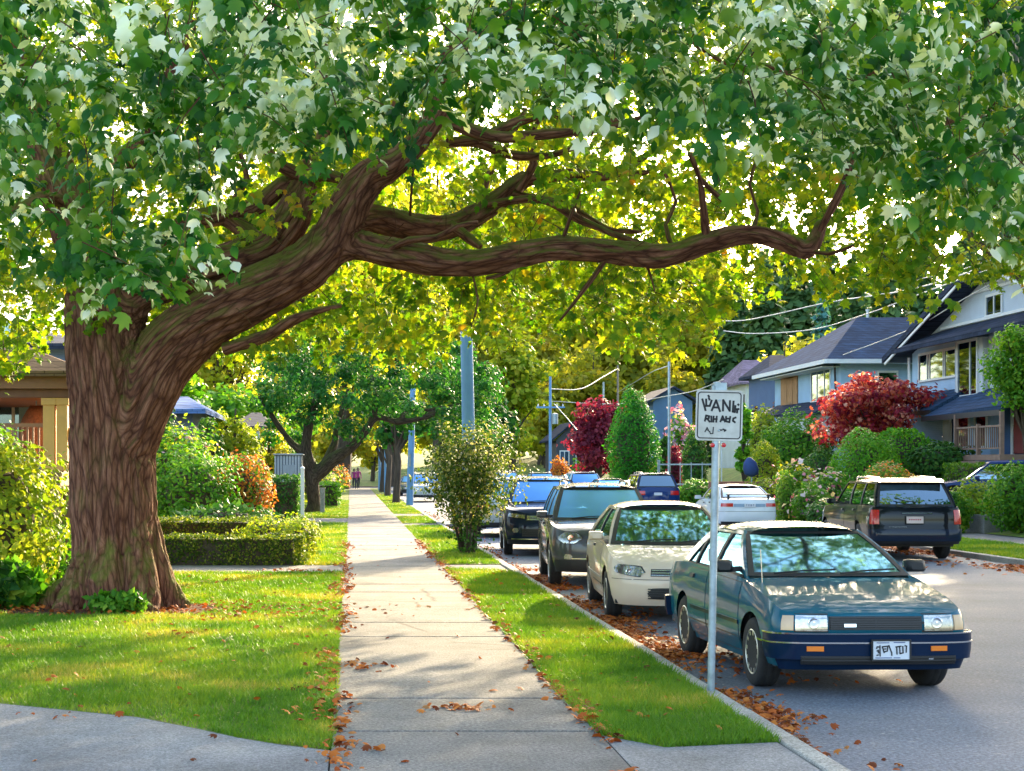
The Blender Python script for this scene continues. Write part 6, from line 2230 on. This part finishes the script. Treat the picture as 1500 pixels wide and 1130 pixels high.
loc(b).build("porch_roof", m_roofb, h1)
b = MB().box(20.25, 20.31, 51.2, 58.2, 3.52, 3.7).box(20.55, 20.61, 58.25, 64.6, 3.78, 3.94)
loc(b).build("gutter", m_blackp, h1)


def W1(face, y, z, w, h, x=22.0, **k):
    return window(h1, face, (x - 22, y - 57, z - GZ), w, h, **k)


W1('-x', 61.3, 5.72, 4.0, .95, mull=(.32, .36, .72, .78))
b = MB().box(21.75, 21.998, 56.4, 59.0, 4.28, 6.40)
loc(b).build("bay", m_wallv, h1)
W1('-x', 57.7, 5.38, 1.75, 1.85, x=21.75, mull=(.36,))
b = MB().box(21.93, 21.999, 51.0, 56.3, 4.6, 6.40)
loc(b).build("board_panel", m_wallv, h1)
W1('-x', 56.0, 7.45, 1.3, .62, x=22.02, mull=(.5,))
W1('-x', 52.5, 5.5, 1.2, 1.2, x=21.93)
b = MB().box(21.55, 21.999, 55.2, 58.6, GZ - .4, 4.05)
loc(b).build("bay", m_wallb, h1)
W1('-x', 57.6, 3.3, 1.1, 1.35, x=21.55, curtain=False)
W1('-x', 55.95, 3.3, .95, 1.35, x=21.55)
door(h1, '-x', (0, 60.3 - 57, 2.05 - GZ), .95, 2.05, mat("navy_door", (.04, .07, .14), .5))
door(h1, '-x', (0, 53.8 - 57, 2.35 - GZ), .95, 1.95, mat("red_door", (.30, .05, .045), .5))
b = MB().box(21.94, 21.998, 53.1, 53.28, 2.3, 4.4).box(21.94, 21.998, 54.32, 54.5, 2.3, 4.4)
loc(b).build("door_trim", m_trim, h1)
b = MB().box(20.2, 21.99, 51, 55, 2.12, 2.3)
for i in range(5):
    b.box(19.3 + .18 * i, 19.3 + .18 * (i + 1) - .005, 52.2, 53.8, GZ - .6, GZ - .45 + .14 * (i + 1))
loc(b).build("porch_deck", m_deck, h1)
b = MB()
for y in (51.1, 53.0, 54.95):
    b.box(20.24, 20.36, y - .06, y + .06, 2.3, 3.66 if y != 53.0 else 3.3)
b.beam((20.3, 51.1, 3.2), (20.3, 54.95, 3.2), .06)
b.beam((20.3, 51.1, 2.5), (20.3, 54.95, 2.5), .05)
for i in range(24):
    y = 51.2 + i * .16
    b.beam((20.3, y, 2.5), (20.3, y, 3.2), .025)
loc(b).build("porch_railing", m_deck, h1)
b = MB().tube([(21.9, 64.3, 6.2), (21.9, 64.3, GZ)], .05, 8)
loc(b).build("downpipe", m_trim, h1)
lb = MB().lathe([(.05, -.1), (.08, 0), (.04, .1)], 10, 'z', (21.85, 58.9, 3.35))
loc(lb).build("porch_lamp", m_trim, h1, smooth=True)

# ---- the hip roofed house beyond it
B2 = (22, 78, GZ)
h2 = empty("house", B2, 0, "pale blue house with big blue grey hip roof left of the gabled one", "house")
l2 = LB(B2)
b = MB().box(22, 34, 73.6, 85, GZ - .8, 6.75)
l2(b).build("wall", m_wallb, h2)
b = MB()
E = 6.72
c00, c01, c10, c11 = (21.1, 72.7, E), (21.1, 85.9, E), (35, 72.7, E), (35, 85.9, E)
a0, a1 = (24.1, 78.0, 9.05), (36, 78.0, 9.05)
roofplane(b, [c00, c10, (35, 78, 9.05), a0], .16)
roofplane(b, [c01, a0, (35, 78, 9.05), c11], .16)
roofplane(b, [c00, a0, c01], .16)
l2(b).build("roof", m_roofb, h2)
b = MB().box(21.02, 21.1, 72.7, 85.9, E - .2, E - .01).box(21.1, 35, 72.62, 72.7, E - .2, E - .01)
l2(b).build("gutter", m_trim, h2)
b = MB().box(21.2, 22, 73.7, 84.9, E - .3, E - .26)
l2(b).build("soffit", m_trim, h2)
b = MB()
roofplane(b, [(20.7, 84.5, 4.55), (20.7, 73.4, 4.35), (22, 73.4, 5.0), (22, 84.5, 5.1)], .14)
l2(b).build("porch_roof", m_roofd, h2)
b = MB().box(21.0, 21.998, 74.2, 80.5, GZ - .5, 4.3)
l2(b).build("porch_wall", m_wallw, h2)


def W2(face, x, y, z, w, h, **k):
    return window(h2, face, (x - B2[0], y - B2[1], z - GZ), w, h, **k)


W2('-x', 22, 76.6, 5.72, 3.0, 1.35, mull=(.3, .7))
W2('-x', 22, 81.9, 5.75, 1.0, 1.2, curtain=False, trim=mat("brown_trim", (.30, .16, .08), .6))
W2('-y', 24.1, 73.6, 5.75, .8, .8, curtain=False)
W2('-y', 27.2, 73.6, 5.7, 1.2, .95)
b = MB().box(21.93, 21.998, 80.6, 83.6, 5.0, 6.6)
l2(b).build("entry_panel", mat("orange_wood", (.35, .17, .07), .6), h2)
b = MB().tube([(21.85, 74.0, E - .2), (21.9, 74.0, 5.2)], .05, 8)
l2(b).build("downpipe", m_blackp, h2)
for (x, y, z) in ((24.6, 78, 9.1), (23.1, 80.6, 7.9), (28, 77, 8.7)):
    b = MB().lathe([(.07, -.15), (.07, .25), (.10, .26), (.10, .32)], 10, 'z', (x, y, z))
    l2(b).build("roof_vent", m_trim, h2, smooth=True, angle=40)
l2(MB().box(24.0, 24.9, 81.2, 81.8, 8.0, 8.06)).build("skylight", m_blackp, h2)


def cottage(name, label, px0, px1, Y, eave, ridge, mw, mr, depth=8, base=None, wins=1, gable=False):
    x0, x1 = PX(px0, Y), PX(px1, Y)
    z0 = (yard_z(x0, Y) if x0 > 17 else 0) if base is None else base
    ze, zr_ = PZ(eave, Y), PZ(ridge, Y)
    o = empty(name, (x0, Y, z0), 0, label, "house")
    l_ = LB((x0, Y, z0))
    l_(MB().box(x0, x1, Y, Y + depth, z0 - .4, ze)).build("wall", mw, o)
    b = MB()
    e = .5
    xm, ym = (x0 + x1) / 2, Y + depth / 2
    if gable:
        roofplane(b, [(x0 - e, Y - e, ze), (xm, Y - e, zr_), (xm, Y + depth + e, zr_), (x0 - e, Y + depth + e, ze)])
        roofplane(b, [(x1 + e, Y - e, ze), (x1 + e, Y + depth + e, ze), (xm, Y + depth + e, zr_), (xm, Y - e, zr_)])
        l_(MB().prism([(x0, Y + .02, ze), (x1, Y + .02, ze), (xm, Y + .02, zr_ - .15)], (0, .2, 0))).build("gable_wall", mw, o)
    else:
        k = min(2.0, (x1 - x0) * .3)
        A, B_, C, D = (x0 - e, Y - e, ze), (x1 + e, Y - e, ze), (x1 + e, Y + depth + e, ze), (x0 - e, Y + depth + e, ze)
        r0, r1 = (x0 + k, ym, zr_), (x1 - k, ym, zr_)
        roofplane(b, [A, B_, r1, r0]); roofplane(b, [B_, C, r1]); roofplane(b, [C, D, r0, r1]); roofplane(b, [D, A, r0])
    l_(b).build("roof", mr, o)
    for i in range(wins):
        xx = x0 + (x1 - x0) * (i + .5) / wins
        window(o, '-y', (xx - x0, 0, (ze - z0) * .62), min(1.3, (x1 - x0) / wins * .5), 1.1, mull=(.5,))
    return o


cottage("house", "small house with purple grey roof and white wall beyond the orange tree", 1093, 1148, 108, 560, 522, m_wallw, m_roofp, wins=2)
cottage("house", "dark roofed house corner tucked left of the hip roof", 1135, 1180, 92, 545, 515, m_walld, m_roofd, depth=6)
cottage("house", "deep blue gabled house far off behind the tall thin pole", 957, 1014, 118, 588, 566, siding("bright_blue_siding", (.07, .16, .30), 8), m_roofd, gable=True, wins=0)
cottage("house", "dark house with white gable trim far left of the purple tree", 815, 862, 142, 645, 618, mat("black_siding", (.05, .055, .07), .7), m_roofd, gable=True, wins=2)
cottage("house", "house with blue roof and dark walls just right of the maple trunk", 205, 282, 58, 600, 574, mat("dark_grey_siding", (.10, .115, .13), .7), shingle("bright_blue_shingle", (.10, .18, .36)), base=.1, wins=2)  # plain dark grey walls
cottage("house", "grey boarded house behind the yellow small tree in the left gardens", 352, 384, 74, 625, 600, m_wallv, m_roofd, base=.1, wins=1)
cottage("house", "blue sided two storey house behind the orange porch at the left edge", -150, 118, 45, 505, 470, siding("royal_blue_siding", (.09, .14, .27), 9), m_roofd, depth=8, base=.1, wins=0)
h5 = [o for o in COL.objects if o.get('label', '').startswith('blue sided two')][0]
x5 = PX(-150, 45)
for px, py, w_, h_ in ((8, 510, 1.0, 1.3), (30, 620, .9, 1.5), (55, 640, .8, 1.6), (82, 600, .5, 1.1)):
    window(h5, '-y', (PX(px, 45) - x5, 0, PZ(py, 45) - .1), w_, h_)

# ---- left garden shed, post and fences
sd2 = empty("garden_shed", (PX(402, 60), 60, .09), 0, "small grey white plank shed beside the second street tree", "shed")
wsh = PX(441, 60) - PX(402, 60)
MB().box(0, wsh, 0, 2.2, 0, 2.25).build("wall", siding("whitewashed_planks", (.20, .22, .24), 12, .2, axis=0), sd2)
MB().box(-.05, wsh + .06, -.1, 2.3, 2.255, 2.31).build("roof", mat("flat_roof_edge", (.42, .42, .40), .7), sd2, bevel=.02)
bt = MB()
for i in range(9):
    bt.box(.01 + i * wsh / 9, .01 + i * wsh / 9 + .035, -.03, -.003, .02, 2.24)
bt.build("batten", m_wallw, sd2)
d = MB().box(.3, .75, -.04, -.003, .05, 1.9)
d.build("door", mat("grey_plank_door", (.33, .35, .36), .8, stretch=(8, 1, 1)), sd2)
gp = tag(MB().box(-.05, .05, -.05, .05, 0, 1.75).lathe([(.07, 1.75), (.07, 1.79), (.001, 1.84)], 8).build("gate_post", m_trim, None, loc=(PX(443, 47), 47, .09)), "white gate post at the end of the dark ivy hedge", "post")
gq = tag(MB().box(-.09, .09, -.09, .09, 0, .95).box(-.11, .11, -.11, .11, .95, 1.0).build("gate_post", m_kerb, None, loc=(PX(473, 66), 65, .09)), "short pale stone post at the second street tree's foot", "post")


def slat_fence(label, p0, p1, z, h, m, n=None, gap=.18, group=None):
    p0, p1 = Vector((*p0, z)), Vector((*p1, z))
    o = empty("fence", p0, 0, label, "fence", group)
    d = p1 - p0
    L = d.length
    d.normalize()
    k = n or max(2, int(L / gap))
    s = MB()
    for i in range(k + 1):
        q = d * (L * i / k)
        s.beam(q, q + Vector((0, 0, h)), .07 if gap < .3 else .05, .03)
    s.build("palings", m, o)
    r = MB()
    for f in (.15, .92):
        r.beam(Vector((0, -.03, h * f)), d * L + Vector((0, -.03, h * f)), .05, .07)
    r.build("rail", m, o)
    for q in (Vector((0, 0, 0)), d * L):
        MB().box(q.x - .06, q.x + .06, q.y - .06, q.y + .06, 0, h + .12).build("post", m, o)
    return o


slat_fence("grey vertical slat fence behind the creeper hedge", (PX(352, 70), 69), (PX(380, 70), 69), 1.0, 2.3, m_wallv)
slat_fence("pale wire framed fence under the far blue house", (PX(965, 80), 80), (PX(1045, 78), 78), .9, 1.25, m_galv, gap=.5)
slat_fence("low dark wooden slat fence at the right edge over the pavement", (18.0, 43.6), (18.4, 38.8), .15, .95, mat("grey_fence_wood", (.20, .19, .19), .85, var=.3), gap=.2)
rw = MB().box(0, .3, 0, 5.6, -.1, .95)
rw.box(-.05, .35, -.04, 5.64, .95, 1.03)
tag(rw.build("retaining_wall", ground_mat("wall_concrete", [(.20, .22, .25), (.28, .30, .33), (.34, .36, .38)], .8, 20, .4), None, loc=(17.6, 38.3, .12)), "grey concrete retaining wall beside the driveway at the right edge", "wall")
rw2 = MB().box(0, .35, 0, 9, -.1, .7)
tag(rw2.build("garden_wall", mat("stacked_stone", (.22, .20, .19), .9, var=.4, vscale=2.5, bump=.6, bscale=4), None, loc=(17.15, 50.8, .1)), "low stone wall under the flower beds beside the far pavement", "wall")
rw3 = MB().box(0, 9, 0, .4, -.2, .85)
tag(rw3.build("garden_wall", mat("red_brick_wall", (.30, .12, .08), .9, var=.35, vscale=3), None, loc=(PX(1045, 63), 63.5, .5)), "low reddish wall below the golden ball bush", "wall")

# ---- blue barbecue cover / garden seat
gc = empty("garden_parasol", (PX(1101, 62), 62, yard_z(PX(1101, 62), 62)), 0, "closed dark blue garden parasol leaning by the golden ball bush", "parasol")
zc_ = PZ(697, 62) - yard_z(PX(1101, 62), 62)
b = MB().lathe([(.05, zc_ - .05), (.26, zc_ + .05), (.30, zc_ + .25), (.24, zc_ + .5), (.10, zc_ + .66), (.02, zc_ + .7)], 14)
b.v = [(x + (z - zc_) * -.12, y, z) for x, y, z in b.v]
b.build("canopy", mat("navy_canvas", (.02, .05, .16), .8, var=.2), gc, smooth=True, angle=60)
MB().tube([(0, 0, -.1), (0, 0, zc_ + .1)], .025, 8).build("pole", m_galv, gc)

# ================================================================ the porch at the left edge
pc = empty("porch", (-7, 31, .09), 0, "timber porch with brown shingle roof and ochre columns left of the maple trunk", "porch")
m_och = mat("ochre_paint", (.74, .40, .12), .55, var=.1)
m_fas = mat("brown_fascia", (.34, .15, .07), .55, var=.12)
m_wdk = mat("deck_boards", (.26, .15, .09), .75, var=.25, vscale=3)
Yp = 30.2
xe = PX(112, Yp)            # right corner of the roof, behind the trunk
ze0, ze1 = PZ(582, Yp), PZ(546, Yp)
lp = LB((-7, 31, .09))
b = MB().box(-12, xe, Yp, Yp + 5.2, ze0 + .16, ze1)
lp(b).build("fascia", m_fas, pc)
b = MB().box(-11.9, xe - .15, Yp + .15, Yp + 5.05, ze0, ze0 + .155)
lp(b).build("beam", mat("dark_beam", (.20, .08, .04), .6), pc)
b = MB()
zr_ = PZ(526, Yp + 2.6) + .55
roofplane(b, [(-12, Yp - .25, ze1 + .02), (xe + .25, Yp - .25, ze1 + .02), (xe - 2.2, Yp + 2.6, zr_), (-12, Yp + 2.6, zr_)], .1)
roofplane(b, [(xe + .25, Yp - .25, ze1 + .02), (xe + .25, Yp + 5.4, ze1 + .02), (xe - 2.2, Yp + 2.6, zr_)], .1)
roofplane(b, [(-12, Yp + 5.4, ze1 + .02), (-12, Yp + 2.6, zr_), (xe - 2.2, Yp + 2.6, zr_), (xe + .25, Yp + 5.4, ze1 + .02)], .1)
lp(b).build("roof", m_roofbr, pc)
zd = PZ(690, Yp)
for px, Y, w_ in ((73, Yp + .3, .22), (92, Yp + .3, .20), (73, Yp + 4.8, .22), (-60, Yp + .3, .22)):
    x = PX(px, Y)
    b = MB().box(x - w_ / 2, x + w_ / 2, Y - w_ / 2, Y + w_ / 2, zd, ze0 - .002).box(x - w_ / 2 - .03, x + w_ / 2 + .03, Y - w_ / 2 - .03, Y + w_ / 2 + .03, zd + .0, zd + .12)
    b.box(x - w_ / 2 - .03, x + w_ / 2 + .03, Y - w_ / 2 - .03, Y + w_ / 2 + .03, ze0 - .14, ze0 - .004)
    lp(b).build("column", m_och, pc, bevel=.01)
xd = PX(88, Yp)
b = MB().box(-12, xd, Yp + .05, Yp + 5, zd - .28, zd)
lp(b).build("deck", m_wdk, pc)
b = MB().box(-12, xd - .05, Yp + .2, Yp + 4.9, .05, zd - .282)
lp(b).build("base", siding("ochre_siding", (.45, .30, .14), 8), pc)
b = MB()
for i in range(5):
    b.box(xd + .005 + .28 * i, xd + .28 * (i + 1), Yp + .4, Yp + 2.2, .03, zd - (zd - .1) * (i + 1) / 6)
lp(b).build("steps", m_wdk, pc)
b = MB()
b.beam((xd, Yp + .35, zd + .85), (xd + 1.5, Yp + .35, 1.0), .09, .10)
b.beam((xd, Yp + .35, zd + .2), (xd + 1.5, Yp + .35, .35), .06, .07)
for i in range(9):
    f = i / 8
    b.beam((xd + 1.5 * f, Yp + .35, zd + .2 - (zd - .15) * f), (xd + 1.5 * f, Yp + .35, zd + .85 - (zd - .15) * f), .035)
lp(b).build("stair_railing", m_och, pc)
b = MB()
xa = PX(-60, Yp)
b.beam((xa, Yp + .3, zd + .85), (PX(73, Yp), Yp + .3, zd + .85), .07, .07)
b.beam((xa, Yp + .3, zd + .12), (PX(73, Yp), Yp + .3, zd + .12), .05, .06)
k = 16
for i in range(k):
    x = xa + (PX(73, Yp) - xa) * (i + .5) / k
    b.beam((x, Yp + .3, zd + .12), (x, Yp + .3, zd + .85), .035)
lp(b).build("porch_railing", m_fas, pc)
b = MB().box(-12, PX(108, Yp + 5.2), Yp + 5.1, Yp + 5.3, .05, ze0 + .1)
lp(b).build("back_wall", m_wallw, pc)
window(pc, '-y', (PX(20, Yp + 5.1) + 7, Yp + 5.1 - 31, PZ(635, Yp + 5.1) - .09), .9, 1.5, mull=(.5,))
door(pc, '-y', (PX(52, Yp + 5.1) + 7, Yp + 5.1 - 31, zd - .09), .7, 1.75, mat("blue_panel_door", (.25, .42, .50), .5))
# hanging wicker seat under the porch roof
cx, cy, czs = PX(53, Yp + 1.6), Yp + 1.6, PZ(655, Yp + 1.6)
hc = empty("hanging_chair", (cx, cy, czs), 0, "brown woven hanging chair under the porch roof", "chair")
sh2 = MB()
def shell(i, j):
    a, f = math.pi * (.15 + 1.7 * i / 14) + math.pi * .5, j / 9
    r = .36 * math.sin(math.pi * min(1, .12 + f * .8)) ** .8
    return (r * math.cos(a) * .95, r * math.sin(a) * .8, -.25 + 1.05 * f)
sh2.grid(shell, 15, 10)
m_wick = mat("brown_wicker", (.27, .10, .045), .7, var=.35, vscale=22, bump=.6, bscale=40)
o = sh2.build("seat_shell", m_wick, hc, smooth=True, angle=80)
md = o.modifiers.new('t', 'SOLIDIFY'); md.thickness = .03
MB().lathe([(.001, -.16), (.26, -.14), (.28, -.06), (.001, -.02)], 16).build("cushion", mat("rust_cushion", (.42, .15, .06), .9), hc, smooth=True)
MB().tube([(0, 0, .8), (0, 0, ze0 - czs + .02)], .012, 6).build("chain", m_galv, hc)

# ================================================================ two walkers far up the pavement
m_skin = mat("skin", (.50, .30, .21), .6, var=.06)


def walker(loc, rz, label, top_c, leg_c, hair_c, h=1.68, phase=1):
    k = h / 1.7
    o = empty("person", loc, rz, label, "person")
    joints = [((0, 0, .95), .13), ((0, 0, 1.12), .12), ((0, 0, 1.32), .155), ((0, 0, 1.43), .12), ((0, 0, 1.50), .055), ((0, -.01, 1.56), .058), ((0, -.015, 1.63), .085), ((0, 0, 1.69), .06)]
    edges = [(i, i + 1) for i in range(7)]
    for sx in (-1, 1):
        s = sx * phase
        n = len(joints)
        joints += [((sx * .09, 0, .90), .10), ((sx * .10, -.12 * s - .03, .50), .068), ((sx * .10, .02 - .20 * s + .05, .10 + (.05 if s < 0 else 0)), .045), ((sx * .11, -.20 * s - .08, .045 + (.03 if s < 0 else 0)), .035)]
        edges += [(0, n), (n, n + 1), (n + 1, n + 2), (n + 2, n + 3)]
        n = len(joints)
        joints += [((sx * .19, 0, 1.40), .062), ((sx * .23, .06 * s, 1.14), .045), ((sx * .23, .10 * s - .08, .90), .034), ((sx * .23, .10 * s - .11, .80), .028)]
        edges += [(3, n), (n, n + 1), (n + 1, n + 2), (n + 2, n + 3)]
    me = bpy.data.meshes.new("body")
    me.from_pydata([Vector(j[0]) * k for j in joints], edges, [])
    bo = bpy.data.objects.new("body", me)
    COL.objects.link(bo)
    md = bo.modifiers.new('skin', 'SKIN')
    for i, v in enumerate(me.skin_vertices[0].data):
        v.radius = (joints[i][1] * k,) * 2
        v.use_root = (i == 0)
    sb = bo.modifiers.new('sub', 'SUBSURF')
    sb.levels = sb.render_levels = 2
    m2 = bpy.data.meshes.new_from_object(bo.evaluated_get(bpy.context.evaluated_depsgraph_get()))
    bo.modifiers.clear()
    bo.data = m2
    bo.parent = o
    for m_ in (m_skin, mat("shirt_" + label[:12], top_c, .9), mat("trousers_" + label[:12], leg_c, .9), m_blackp):
        m2.materials.append(m_)
    for p in m2.polygons:
        z, x = p.center.z / k, abs(p.center.x) / k
        p.material_index = 3 if z < .08 else 2 if z < .96 and x < .17 else 1 if .86 < z < 1.46 else 0
    m2.shade_smooth()
    hr = MB().lathe([(.001, 1.76), (.07, 1.745), (.098, 1.68), (.098, 1.60), (.09, 1.52), (.001, 1.56)], 14, 'z', (0, .025, 0))
    hr.v = [(x * k, y * k, z * k) for x, y, z in hr.v]
    hr.build("hair", mat("hair_" + label[:12], hair_c, .6), o, smooth=True)
    return o


walker((PX(519, 138), 138, .1), 0, "person in a magenta top and dark trousers walking far up the pavement", (.35, .03, .20), (.03, .03, .05), (.04, .025, .02))
walker((PX(524.5, 139), 139, .1), .2, "person in a dark blue jacket walking beside the magenta one", (.04, .04, .09), (.02, .02, .03), (.12, .07, .04), 1.75, -1)
